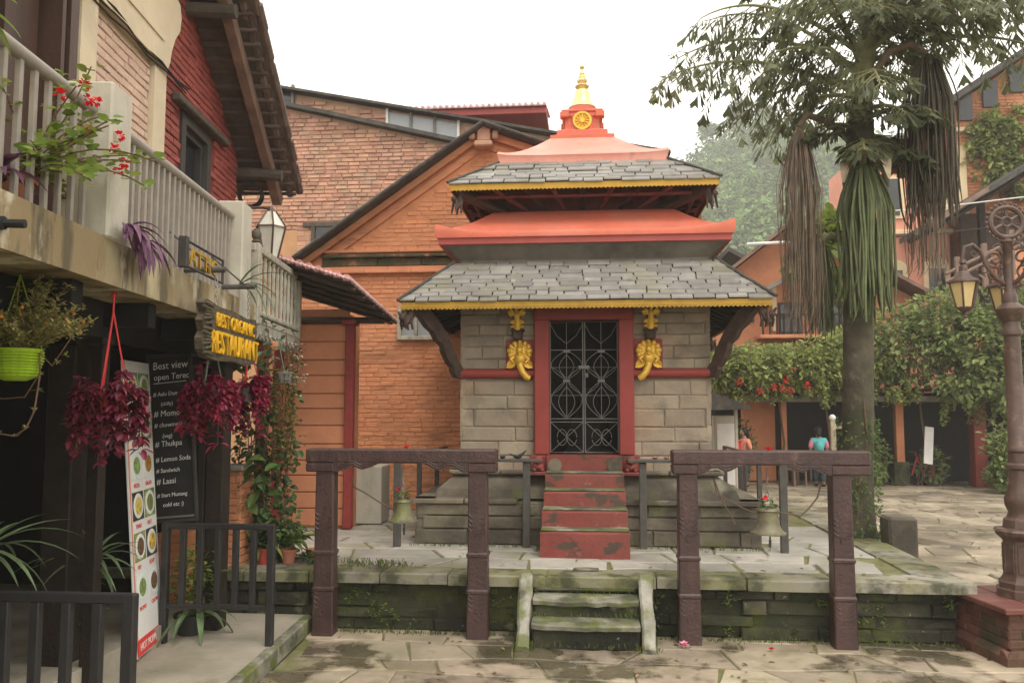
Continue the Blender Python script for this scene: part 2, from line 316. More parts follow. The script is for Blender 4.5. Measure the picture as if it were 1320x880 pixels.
class MB:
    def __init__(s):
        s.v = []; s.f = []; s.mi = []; s.cur = 0
    def add(s, vs, fs, M=None):
        n = len(s.v)
        s.v += [tuple(M @ V(v)) for v in vs] if M else [tuple(v) for v in vs]
        s.f += [tuple(i + n for i in f) for f in fs]
        s.mi += [s.cur] * len(fs)
        return s
    def box(s, c, d, b=None, M=None, rz=0.0):
        """Box of size d centred on c with chamfered edges."""
        if b is None:
            b = min(0.012, min(d) * 0.12)
        hx, hy, hz = d[0] / 2, d[1] / 2, d[2] / 2
        T = Matrix.Translation(V(c)) @ Matrix.Rotation(rz, 4, 'Z')
        if M: T = M @ T
        vs = []; idx = {}
        for ax in range(3):
            for a in (-1, 1):
                for p in (-1, 1):
                    for q in (-1, 1):
                        sg = [0, 0, 0]; sg[ax] = a; sg[(ax + 1) % 3] = p; sg[(ax + 2) % 3] = q
                        h = [hx, hy, hz]
                        co = [sg[i] * (h[i] - (0 if i == ax else b)) for i in range(3)]
                        idx[(ax, tuple(sg))] = len(vs); vs.append(co)
        fs = []
        for ax in range(3):
            for a in (-1, 1):
                ring = []
                for p, q in ((-1, -1), (1, -1), (1, 1), (-1, 1)):
                    sg = [0, 0, 0]; sg[ax] = a; sg[(ax + 1) % 3] = p; sg[(ax + 2) % 3] = q
                    ring.append(idx[(ax, tuple(sg))])
                fs.append(ring if a > 0 else ring[::-1])
        for ax in range(3):          # edges parallel to ax
            a1, a2 = (ax + 1) % 3, (ax + 2) % 3
            for p in (-1, 1):
                for q in (-1, 1):
                    s0 = [0, 0, 0]; s0[a1] = p; s0[a2] = q
                    s1 = s0[:]; s0[ax] = -1; s1[ax] = 1
                    f = [idx[(a1, tuple(s0))], idx[(a1, tuple(s1))], idx[(a2, tuple(s1))], idx[(a2, tuple(s0))]]
                    fs.append(f if p * q < 0 else f[::-1])
        for a in (-1, 1):
            for p in (-1, 1):
                for q in (-1, 1):
                    f = [idx[(i, (a, p, q))] for i in range(3)]
                    fs.append(f if a * p * q > 0 else f[::-1])
        return s.add(vs, fs, T)
    def prism(s, poly, ext):
        """Closed prism: 3D polygon extruded by the vector ext."""
        n = len(poly); ext = V(ext)
        nrm = V((0, 0, 0))
        for i in range(n):
            nrm += V(poly[i]).cross(V(poly[(i + 1) % n]))
        p = list(poly) if nrm.dot(ext) < 0 else list(poly)[::-1]
        vs = [V(q) for q in p] + [V(q) + ext for q in p]
        fs = [tuple(range(n)), tuple(range(2 * n - 1, n - 1, -1))]
        fs += [(i + n, (i + 1) % n + n, (i + 1) % n, i) for i in range(n)]
        # orient outward
        fs = [f[::-1] for f in fs] if False else fs
        return s.add(vs, fs)
    def lathe(s, prof, c=(0, 0, 0), seg=16, M=None, cap=True):
        vs = []; fs = []
        for r, z in prof:
            for k in range(seg):
                a = 2 * math.pi * k / seg
                vs.append((r * math.cos(a), r * math.sin(a), z))
        m = len(prof)
        for i in range(m - 1):
            for k in range(seg):
                k2 = (k + 1) % seg
                fs.append((i * seg + k, i * seg + k2, (i + 1) * seg + k2, (i + 1) * seg + k))
        if cap:
            fs.append(tuple(range(seg))[::-1]); fs.append(tuple((m - 1) * seg + k for k in range(seg)))
        T = Matrix.Translation(V(c))
        return s.add(vs, fs, (M @ T) if M else T)
    def tube(s, pts, r, seg=6, closed=False):
        pts = [V(p) for p in pts]; n = len(pts)
        rr = r if isinstance(r, (list, tuple)) else [r] * n
        vs = []; fs = []; side = None
        for i in range(n):
            a = pts[(i - 1) % n] if (closed or i > 0) else pts[i]
            b = pts[(i + 1) % n] if (closed or i < n - 1) else pts[i]
            d = (b - a).normalized()
            if side is None:
                _, side, _u = basis(d)
            side = (side - d * side.dot(d))
            if side.length < 1e-5: _, side, _u = basis(d)
            side.normalize(); up = d.cross(side)
            for k in range(seg):
                t = 2 * math.pi * k / seg
                vs.append(pts[i] + (side * math.cos(t) + up * math.sin(t)) * rr[i])
        m = n if closed else n - 1
        for i in range(m):
            j = (i + 1) % n
            for k in range(seg):
                k2 = (k + 1) % seg
                fs.append((i * seg + k, i * seg + k2, j * seg + k2, j * seg + k))
        if not closed:
            fs.append(tuple(range(seg))[::-1]); fs.append(tuple((n - 1) * seg + k for k in range(seg)))
        return s.add(vs, fs)
    def ball(s, c, r, seg=10, rings=6, sx=1, sy=1, sz=1, M=None):
        vs = [(0, 0, -r * sz)]; fs = []
        for i in range(1, rings):
            t = math.pi * i / rings - math.pi / 2
            for k in range(seg):
                a = 2 * math.pi * k / seg
                vs.append((r * sx * math.cos(t) * math.cos(a), r * sy * math.cos(t) * math.sin(a), r * sz * math.sin(t)))
        vs.append((0, 0, r * sz))
        for k in range(seg):
            k2 = (k + 1) % seg
            fs.append((0, 1 + k2, 1 + k))
            for i in range(rings - 2):
                a = 1 + i * seg
                fs.append((a + k, a + k2, a + seg + k2, a + seg + k))
            a = 1 + (rings - 2) * seg
            fs.append((a + k, a + k2, len(vs) - 1))
        T = Matrix.Translation(V(c))
        return s.add(vs, fs, (M @ T) if M else T)
    def leaf(s, p, d, up, L, W, fold=0.25, droop=0.0, tip=0.55):
        """Folded leaf blade of six vertices."""
        p = V(p); d, sd_, u = basis(d, V(up))
        m = p + d * L * 0.45 - V((0, 0, droop * L * 0.2)); e = p + d * L - V((0, 0, droop * L))
        f = u * W * fold
        a = p + d * L * 0.22 - V((0, 0, droop * L * 0.05)); c_ = p + d * L * 0.74 - V((0, 0, droop * L * 0.5))
        return s.add([p, a + sd_ * W * .38 + f * .7, c_ + sd_ * W * .40 + f * .8, e, c_ - sd_ * W * .40 + f * .8, a - sd_ * W * .38 + f * .7, m + sd_ * W * .5 + f, m - sd_ * W * .5 + f, m],
                     [(0, 8, 6, 1), (8, 3, 2, 6), (0, 5, 7, 8), (8, 7, 4, 3)])
    def blade(s, pts, w):
        """Strap leaf along points, width w list, slightly folded."""
        n = len(pts); vs = []; fs = []
        for i in range(n):
            a = V(pts[max(0, i - 1)]); b = V(pts[min(n - 1, i + 1)])
            d, sd_, u = basis(b - a)
            q = V(pts[i])
            vs += [q + sd_ * w[i] / 2 + u * w[i] * 0.2, q, q - sd_ * w[i] / 2 + u * w[i] * 0.2]
        for i in range(n - 1):
            a = 3 * i
            fs += [(a, a + 1, a + 4, a + 3), (a + 1, a + 2, a + 5, a + 4)]
        return s.add(vs, fs)
    def build(s, name, m, parent=None, kind=None, smooth=False, fix=False):
        me = bpy.data.meshes.new(name)
        me.from_pydata([tuple(v) for v in s.v], [], s.f)
        ms = m if isinstance(m, (list, tuple)) else [m]
        for k in ms:
            me.materials.append(MATS[k])
        if len(ms) > 1:
            me.polygons.foreach_set('material_index', s.mi)
        if smooth:
            me.polygons.foreach_set('use_smooth', [True] * len(me.polygons))
        me.update()
        if fix:
            bm = bmesh.new(); bm.from_mesh(me)
            bmesh.ops.recalc_face_normals(bm, faces=bm.faces); bm.to_mesh(me); bm.free()
        if smooth:
            try:
                me.set_sharp_from_angle(angle=rad(42))
            except Exception:
                pass
        return link(name, me, parent, kind)

def link(name, me, parent=None, kind=None):
    o = bpy.data.objects.new(name, me)
    COL.objects.link(o)
    if parent is not None:
        o.parent = parent
        if parent.type == 'EMPTY':
            o.matrix_parent_inverse = Matrix.Translation(-parent.location)
    if kind:
        o['kind'] = kind
    return o

def thing(name, label, cat, loc=(0, 0, 0), group=None):
    o = bpy.data.objects.new(name, None)
    o.empty_display_size = 0.2
    COL.objects.link(o)
    o.location = loc
    return tag(o, label, cat, group)

def tag(o, label, cat, group=None):
    o['label'] = label; o['category'] = cat
    if group: o['group'] = group
    return o

def one(mb, name, m, label, cat, group=None, smooth=False):
    return tag(mb.build(name, m, None, None, smooth), label, cat, group)

def text(s, size, M, m, parent, name='lettering', ext=0.004, sx=1.0, align='LEFT', shear=0.0):
    cu = bpy.data.curves.new(name, 'FONT')
    cu.body = s; cu.size = size; cu.extrude = ext; cu.align_x = align; cu.shear = shear
    cu.resolution_u = 2
    o = bpy.data.objects.new(name, cu)
    COL.objects.link(o)
    bpy.context.view_layer.update()
    me = bpy.data.meshes.new_from_object(o.evaluated_get(bpy.context.evaluated_depsgraph_get()))
    bpy.data.objects.remove(o); bpy.data.curves.remove(cu)
    me.transform(M @ Matrix.Diagonal((sx, 1, 1, 1)))
    me.materials.clear(); me.materials.append(MATS[m])
    me.name = name
    return link(name, me, parent)

def frame(o, u, v):
    """Matrix whose x runs along u, y along v, z out of the plane."""
    u = V(u).normalized(); v = V(v); v = (v - u * v.dot(u)).normalized(); n = u.cross(v)
    M = Matrix((u, v, n)).transposed().to_4x4()
    M.translation = V(o)
    return M

# bricks ------------------------------------------------------------
def unit_brick(seed):
    r = random.Random(seed)
    j = lambda a: r.uniform(-a, a)
    vs = []
    for y, ix, iz in ((0.5, 0, 0), (-0.34, 0, 0), (-0.5, 0.035, 0.09)):
        for x, z in ((-1, -1), (1, -1), (1, 1), (-1, 1)):
            k = 0.03 if y < 0 else 0
            vs.append((x * (0.5 - ix) + j(k * 0.5), y + (j(0.06) if y < -0.4 else 0), z * (0.5 - iz) + j(k)))
    fs = [(3, 2, 1, 0), (8, 9, 10, 11)]
    for a in (0, 4):
        for k in range(4):
            k2 = (k + 1) % 4
            fs.append((a + k, a + k2, a + 4 + k2, a + 4 + k))
    return vs, fs
UB = [unit_brick(i) for i in range(8)]
UBM = {}
def brick_mesh(k, m):
    if (k, m) not in UBM:
        me = bpy.data.meshes.new('brick')
        me.from_pydata(UB[k][0], [], UB[k][1]); me.materials.append(MATS[m]); me.update()
        UBM[(k, m)] = me
    return UBM[(k, m)]

def courses(u0, u1, z0, z1, bl, bh, inside=None, joint=0.012, jit=0.12, rnd=R):
    """Cells (u0,u1,z0,z1) of a running-bond wall."""
    out = []; z = z0; row = 0
    while z < z1 - bh * 0.4:
        h = bh * rnd.uniform(1 - jit * 0.5, 1 + jit * 0.5)
        u = u0 - bl * (0.5 if row % 2 else 0) * rnd.uniform(0.8, 1.1)
        while u < u1:
            l = bl * rnd.uniform(1 - jit, 1 + jit)
            a, b = max(u, u0), min(u + l, u1)
            if b - a > bl * 0.2 and (inside is None or inside((a + b) / 2, z + h / 2, (b - a) / 2, h / 2)):
                out.append((a + joint / 2, b - joint / 2, z + joint / 2, min(z + h, z1) - joint / 2))
            u += l
        z += h; row += 1
    return out

def lay(cells, org, ang, depth, m, parent, name='brick', proud=0.0, maxn=300, key=None, rough=0.006, stuff='brick_courses', rnd=R):
    """Lay brick cells on a vertical plane: org is the plane's origin, ang the heading of its u axis (outward is -90 deg)."""
    Rz = Matrix.Rotation(ang, 4, 'Z')
    if key: cells = sorted(cells, key=key)
    rest = MB()
    for i, (a, b, c, d) in enumerate(cells):
        k = rnd.randrange(8)
        dy = -proud + depth / 2 + rnd.uniform(-rough, rough)
        T = Matrix.Translation(V(org)) @ Rz @ Matrix.Translation(V(((a + b) / 2, dy, (c + d) / 2)))
        T = T @ Matrix.Rotation(rnd.uniform(-0.008, 0.008), 4, 'Y') @ Matrix.Diagonal((b - a, depth, d - c, 1))
        if i < maxn:
            o = link(name, brick_mesh(k, m), parent)
            o.matrix_basis = T
        else:
            rest.add(UB[k][0], UB[k][1], T)
    if rest.v:
        rest.build(stuff, m, parent, 'stuff')

# flagstones -----------------------------------------------------------
def flags(x0, x1, y0, y1, rh, sw, rnd, wob=0.06, gap=0.022):
    """Irregular flagstones in loose rows; yields convex-ish polygons."""
    ys = [y0]
    while ys[-1] < y1 - rh * 0.5:
        ys.append(ys[-1] + rh * rnd.uniform(0.75, 1.3))
    ph = [rnd.uniform(0, 9) for _ in ys]
    def yb(i, x):
        return ys[i] + wob * math.sin(x * 1.7 + ph[i]) + wob * 0.7 * math.sin(x * 4.1 + ph[i] * 2)
    for i in range(len(ys) - 1):
        x = x0 + rnd.uniform(-sw, 0); cuts = []
        while x < x1 + sw:
            cuts.append((x, rnd.uniform(-0.16, 0.16) * rh / 0.5)); x += sw * rnd.uniform(0.55, 1.5)
        for (a, sa), (b, sb) in zip(cuts, cuts[1:]):
            q = []
            for xx, ss, top in ((a, -sa, 0), ((a + b) / 2, 0, 0), (b, -sb, 0), (b, sb, 1), ((a + b) / 2, 0, 1), (a, sa, 1)):
                X = xx + ss
                q.append([X + rnd.uniform(-.02, .02), yb(i + top, X) + rnd.uniform(-.012, .012)])
            cx = sum(p[0] for p in q) / 6; cy = sum(p[1] for p in q) / 6
            pl = []
            for p in q:
                dx, dy = p[0] - cx, p[1] - cy; l = math.hypot(dx, dy) or 1
                pl.append((cx + dx * (1 - gap / l), cy + dy * (1 - gap / l)))
            yield cx, cy, pl

def flag_geo(mb, pl, z, th, ch, rnd, tilt=0.012):
    cx = sum(p[0] for p in pl) / len(pl); cy = sum(p[1] for p in pl) / len(pl)
    tx, ty = rnd.uniform(-tilt, tilt), rnd.uniform(-tilt, tilt)
    zz = z + rnd.uniform(-0.006, 0.006)
    n = len(pl); vs = []
    for k, (ins, dz) in enumerate(((0, -th), (0, -ch), (ch * 1.3, 0))):
        for p in pl:
            dx, dy = p[0] - cx, p[1] - cy; l = math.hypot(dx, dy) or 1
            f = 1 - ins / l
            vs.append((cx + dx * f, cy + dy * f, zz + dz + (dx * tx + dy * ty if k else 0)))
    fs = [tuple(2 * n + i for i in range(n))]
    for a in (0, n):
        fs += [(a + i, a + (i + 1) % n, a + n + (i + 1) % n, a + n + i) for i in range(n)]
    mb.add(vs, fs)

# ------------------------------------------------------------------ ground, paving
g = MB()
g.add([(-430, -50, -0.12), (430, -50, -0.12), (430, 430, -0.12), (-430, 430, -0.12)], [(0, 1, 2, 3)])
g.build('ground', 'soil', None, 'structure')

pv = MB()
pv.add([(-7, -3, -0.014), (40, -3, -0.014), (40, 60, -0.014), (-7, 60, -0.014)], [(0, 1, 2, 3)])
pave = pv.build('courtyard_pavement', 'joint', None, 'structure')
rp = random.Random(5)
def ped_clear(x, y):
    return (x - 4.13) ** 2 + (y - 8.25) ** 2 > 0.35 ** 2
stones = []
for cx, cy, pl in flags(-2.9, 7.5, 5.2, 8.45, 0.36, 0.62, rp, 0.05, 0.012):
    if cy < 8.3 and ped_clear(cx, cy) and not (cx < -2.6 and cy < 8.2):
        stones.append((cy, pl, 'paving'))
for cx, cy, pl in flags(3.2, 15.5, 8.5, 27.0, 0.42, 0.58, rp, 0.09, 0.016):
    if ped_clear(cx, cy) and (cx > 3.35 or cy > 14.4):
        stones.append((cy, pl, 'paving_far'))
for cx, cy, pl in flags(-1.5, 3.2, 15.2, 27.0, 0.6, 0.95, rp, 0.1, 0.014):
    stones.append((cy + 6, pl, 'paving_far'))
stones.sort(key=lambda s: s[0])
rest = MB()
for i, (cy, pl, m) in enumerate(stones):
    far = m == 'paving_far'
    if i < 295:
        b = MB(); flag_geo(b, pl, 0.0, 0.05, 0.016 if far else 0.009, rp, 0.035 if far else 0.008)
        b.build('paving_stone', m, pave)
    else:
        flag_geo(rest, pl, 0.0, 0.05, 0.014, rp, 0.02)
rest.build('distant_paving', 'paving_far', pave, 'stuff')

# terrace kerb in front of the restaurant
ter = MB()
def ty(y): return -2.69 - 0.055 * (y - 7.05)
ter.prism([(ty(8.12), 8.12, 0), (ty(0.5), 0.5, 0), (-9, 0.5, 0), (-9, 8.12, 0)], (0, 0, 0.15))
terrace = ter.build('terrace', 'terrace', None, 'structure')
ib = MB()
ib.prism([(-3.73, 8.6, 0.15), (-3.58, 0.6, 0.15), (-9, 0.6, 0.15), (-9, 8.6, 0.15)], (0, 0, 0.16))
ib.build('inner_step', 'terrace', terrace)
kb = MB()
yy = 0.6
while yy < 8.05:
    y2 = min(yy + R.uniform(0.5, 0.9), 8.1)
    kb2 = MB(); m_ = (yy + y2) / 2
    kb2.box((ty(m_) - 0.01, m_, 0.076), (0.10, y2 - yy - 0.008, 0.16), 0.014, rz=rad(3.1))
    kb2.build('kerb_stone', 'step_stone', terrace)
    yy = y2

# ------------------------------------------------------------------ raised stone platform
PZ = 0.57
pf = thing('stone_platform', 'raised stone platform with mossy front wall that carries the small temple', 'platform', (0, 10, 0))
c = MB()
c.box((-1.0, 11.4, 0.255), (8.92, 6.34, 0.505), 0.02)
c.build('core', 'mossy_stone', pf)
jb = MB(); jb.box((-1.0, 11.4, 0.53), (8.9, 6.36, 0.05), 0.005)
jb.build('bedding', 'moss_joint', pf)
rq = random.Random(3)
fw = MB(); fw.box((0, 8.6, 0.2), (0.2, 0.2, 0.2)); 
faces = MB(); faces.box((-1.0, 8.235, 0.25), (8.9, 0.03, 0.46), 0.004)
fwall = faces.build('front_wall', 'mossy_stone', pf)
cells = courses(-5.4, 3.45, 0.0, 0.455, 0.47, 0.15, None, 0.010, 0.75, rq)
cells = [q for q in cells if not (-0.6 < (q[0] + q[1]) / 2 < 0.57)]
lay(cells, (0, 8.19, 0), 0, 0.14, 'mossy_stone', fwall, 'stone', rough=0.045, rnd=rq)
cells = courses(0, 6.2, 0.0, 0.455, 0.5, 0.152, None, 0.02, 0.4, rq)
sw_ = MB(); sw_.box((3.46, 11.4, 0.25), (0.03, 6.2, 0.46), 0.004)
swl = sw_.build('side_wall', 'mossy_stone', pf)
lay(cells, (3.5, 8.3, 0), rad(90), 0.12, 'mossy_stone', swl, 'stone', rough=0.02, rnd=rq)
# coping slabs along the front edge and the side
x = -5.4
while x < 3.6:
    x2 = min(x + rq.uniform(0.6, 1.25), 3.6)
    if 3.6 - x2 < 0.35: x2 = 3.6
    b = MB()
    fy = 8.10 + rq.uniform(-0.015, 0.015)
    pl = [(x + .006, fy), ((x + x2) / 2, fy + rq.uniform(-.02, .01)), (x2 - .006, fy), (x2 - .006, 8.47), (x + .006, 8.47)]
    flag_geo(b, pl, PZ + 0.004, 0.105, 0.014, rq, 0.006)
    b.build('coping_slab', 'coping', pf)
    x = x2
y = 8.49
while y < 14.4:
    y2 = min(y + rq.uniform(0.6, 1.1), 14.5)
    b = MB(); flag_geo(b, [(3.16, y), (3.58, y), (3.6, y2 - .012), (3.17, y2 - .012)], PZ + 0.004, 0.105, 0.014, rq, 0.008)
    b.build('coping_slab', 'coping', pf)
    y = y2
for cx, cy, pl in flags(-5.4, 3.1, 8.5, 14.4, 0.46, 0.66, rq, 0.035, 0.026):
    if -1.9 < cx < 1.9 and 10.1 < cy: continue
    if cx > 3.12: continue
    pl = [(min(p[0], 3.14), max(p[1], 8.485)) for p in pl]
    b = MB(); flag_geo(b, pl, PZ, 0.06, 0.01, rq, 0.006)
    b.build('flagstone', 'flag', pf)

# steps up to the platform
st = thing('stone_steps', 'short flight of worn mossy stone steps up to the platform edge', 'steps', (0, 7.85, 0))
for k, (y0, y1, z1) in enumerate(((7.66, 7.95, 0.235), (7.88, 8.12, 0.405))):
    z0 = 0.0 if k == 0 else 0.235
    b = MB(); b.box((-0.015, (y0 + y1) / 2 + 0.035, (z0 + z1) / 2 - 0.03), (0.985, y1 - y0 - 0.01, z1 - z0 - 0.03), 0.02); stp = b.build('step', 'mossy_stone', st)
    b = MB(); n = 11; vs = []; fs = []
    for i in range(n):
        X = -0.51 + 0.99 * i / (n - 1)
        sag = -0.016 * math.sin(math.pi * i / (n - 1)) + rq.uniform(-.006, .006); ny = rq.uniform(-.012, .012)
        vs += [(X, y0 + 0.02, z1 - 0.06), (X, y0 + ny, z1 - 0.05 + sag), (X, y0 - .004 + ny, z1 - 0.014 + sag), (X, y0 + 0.02 + ny, z1 + sag), (X, y1 + .02, z1 + 0.004), (X, y1 + .02, z1 - .06)]
    for i in range(n - 1):
        for j in range(5): a = i * 6 + j; fs.append((a, a + 6, a + 7, a + 1))
    b.add(vs, fs); b.build('tread', 'step_stone', stp)
b = MB(); b.box((-0.015, 8.14, .49), (.98, .05, .12), .015); b.build('riser', 'step_stone', st)
for xa, xb in ((-0.645, -0.525), (0.495, 0.615)):
    b = MB(); vs = []; fs = []; n = 9
    for i in range(n):
        t = i / (n - 1); y_, z_ = 7.60 + .48 * t, .05 + .55 * t + rq.uniform(-.012, .012)
        l_, r_ = xa + rq.uniform(-.012, .012), xb + rq.uniform(-.012, .012)
        vs += [(l_, y_, 0), (l_, y_ - .005, z_ - .02), (l_ + .02, y_ - .01, z_), (r_ - .02, y_ - .01, z_ + rq.uniform(-.008, .008)), (r_, y_ - .005, z_ - .02), (r_, y_, 0)]
    for i in range(n - 1):
        for j in range(5): k = i * 6 + j; fs.append((k, k + 1, k + 7, k + 6))
    fs += [tuple(range(6)), tuple(range((n - 1) * 6, n * 6))[::-1]]
    b.add(vs, fs); b.build('stringer', 'stringer_stone', st)
# tufts of moss and weeds along the foot of the wall
gb = MB(); rg = random.Random(21)
for i in range(1500):
    t = rg.random()
    if t < 0.45:
        px, py, pz = rg.uniform(-2.7, 3.5), 8.10 - abs(rg.gauss(0, 0.03)), 0.0
    elif t < 0.58:
        px, py, pz = rg.choice((-0.66, -0.50, 0.47, 0.63)) + rg.gauss(0, .015), rg.uniform(7.6, 8.1), 0.0
    elif t < 0.7:
        px = rg.uniform(-.49, .46); py, pz = rg.choice(((7.90, .235), (7.67, .02), (8.12, .405))); px = px if rg.random() < .5 else (-.49 if px < 0 else .46)
    elif t < 0.85:
        px, py, pz = rg.uniform(-2.5, -1.9) + rg.gauss(0, .1), 8.5 + rg.gauss(0, .12), PZ
    else:
        px, py, pz = rg.uniform(-2.1, 2.1), 9.72 - abs(rg.gauss(0, .03)), PZ
    h = rg.uniform(0.02, 0.07)
    gb.leaf((px, py, pz), (rg.uniform(-.6, .6), rg.uniform(-.8, .2), 1), (0, -1, 0), h, 0.008)
for i in range(260):
    px, pz = rg.uniform(-2.7, 3.4), rg.uniform(.06, .44)
    if -0.66 < px < 0.64 or noise.noise(V((px * 2.1, pz * 4, 7))) < .05: continue
    for k in range(7):
        gb.leaf((px + rg.gauss(0, .02), 8.16, pz + rg.gauss(0, .02)), (rg.uniform(-.9, .9), -1, rg.uniform(-.6, .9)), (0, -.5, 1), rg.uniform(.02, .06), .018)
tag(gb.build('grass', 'grass', None, 'stuff'), 'low tufts of grass and moss along the platform foot and edges', 'grass')

# ------------------------------------------------------------------ temple
X0, YC = -0.02, 11.86
def tp(x, y, z): return (X0 + x, YC + y, z)
tm = thing('temple', 'small stone temple with tiered slate and red roofs, golden spire and barred door', 'temple', tp(0, 0, PZ))
TR = [Matrix.Translation(V((X0, YC, 0))) @ Matrix.Rotation(k * math.pi / 2, 4, 'Z') for k in range(4)]   # side k; local front is -y
# plinth
b = MB(); b.box(tp(0, 0, 0.82), (3.98, 3.98, 0.5), 0.01)
plinth = b.build('plinth', 'plinth_stone', tm)
for k in range(4):
    cs = courses(-2.03, 2.03, PZ + 0.005, 1.055, 0.72, 0.165, None, 0.012, 0.35, rq)
    if k == 0: cs = [q for q in cs if not (-0.42 < (q[0] + q[1]) / 2 < 0.40)]
    a = k * math.pi / 2
    lay(cs, TR[k] @ V((0, -2.03, 0)), a, 0.12, 'plinth_stone', plinth, 'block', rough=0.012, rnd=rq)
for k in range(4):
    x = -2.06
    while x < 2.06:
        x2 = min(x + rq.uniform(0.6, 1.1), 2.06)
        if 2.06 - x2 < 0.3: x2 = 2.06
        s = MB(); T = TR[k]
        if not (k == 0 and -0.3 < (x + x2) / 2 < 0.3):
            s.box(((x + x2) / 2, -1.93 + rq.uniform(-.01, .01), 1.085), (x2 - x - .01, 0.28, 0.06), 0.012, T)
            s.build('coping_slab', 'plinth_stone', plinth)
        x = x2
s = MB()                                                     # sloping weathering above the plinth
ring = [(1.84, 1.10), (1.80, 1.21), (1.62, 1.36), (1.60, 1.40)]
vs = []; fs = []
for wv, z in ring:
    vs += [tp(-wv, -wv, z), tp(wv, -wv, z), tp(wv, wv, z), tp(-wv, wv, z)]
for i in range(3):
    fs += [(4 * i + j, 4 * i + (j + 1) % 4, 4 * i + 4 + (j + 1) % 4, 4 * i + 4 + j) for j in range(4)]
s.add(vs, fs); s.build('weathering', 'plinth_stone', tm)
for k in range(4):
    for xa, xb in ((-1.66, -1.05), (-1.04, -0.52), (0.5, 1.02), (1.03, 1.66)):
        s = MB(); s.box(((xa + xb) / 2, -1.58, 1.40), (xb - xa, 0.22, 0.055), 0.015, TR[k]); s.build('ledge_stone', 'plinth_stone', tm)
# walls: front in two leaves either side of the door, three plain sides, a dark room inside
HW = 1.545
def wall_box(mb, x0, x1, y0, y1, z0, z1): mb.box(tp((x0 + x1) / 2, (y0 + y1) / 2, (z0 + z1) / 2), (x1 - x0, y1 - y0, z1 - z0), 0.004)
b = MB()
wall_box(b, -HW, -0.55, -HW, -HW + 0.3, 1.38, 3.98); wall_box(b, 0.55, HW, -HW, -HW + 0.3, 1.38, 3.98)
wall_box(b, -0.549, 0.549, -HW, -HW + 0.3, 3.45, 3.98)
wall_box(b, -HW, -HW + 0.3, -HW + 0.301, HW, 1.38, 3.98); wall_box(b, HW - 0.3, HW, -HW + 0.301, HW, 1.38, 3.98)
wall_box(b, -HW + 0.301, HW - 0.301, HW - 0.3, HW, 1.38, 3.98)
wall = b.build('wall', 'temple_mortar', tm)
def tstones(z0, z1, bl, bh):
    for k in range(4):
        cs = courses(-1.565, 1.565, z0, z1, bl, bh, None, 0.008, 0.3, rq)
        if k == 0:
            o2 = []
            for (a, bb, c_, d) in cs:
                if bb < -0.6 or a > 0.6: o2.append((a, bb, c_, d))
                elif a < -0.7: o2.append((a, -0.625, c_, d))
                elif bb > 0.7: o2.append((0.6, bb, c_, d))
            cs = o2
        lay(cs, TR[k] @ V((0, -1.565, 0)), k * math.pi / 2, 0.06, 'temple_stone', wall, 'stone', rough=0.007, maxn=90 if k == 0 else 40, stuff='side_stones', rnd=rq)
tstones(1.40, 2.57, 0.58, 0.195)
tstones(2.68, 3.70, 0.46, 0.15)
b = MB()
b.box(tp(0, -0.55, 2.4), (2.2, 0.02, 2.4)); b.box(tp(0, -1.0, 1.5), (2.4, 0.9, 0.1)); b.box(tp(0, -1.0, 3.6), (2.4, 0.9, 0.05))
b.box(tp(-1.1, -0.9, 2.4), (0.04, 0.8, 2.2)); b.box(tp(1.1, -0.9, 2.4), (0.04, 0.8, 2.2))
b.build('inner_room', 'shade_black', tm)  # room faces coloured near-black to stand for the shade inside
b = MB()
b.lathe([(0.30, 1.55), (0.33, 1.62), (0.26, 1.70), (0.28, 1.85), (0.22, 2.05), (0.10, 2.16), (0.11, 2.22), (0.13, 2.32), (0.09, 2.42), (0.02, 2.46)], tp(0.06, -0.85, 0), 14)
b.build('idol', 'shade_black', tm, smooth=True)
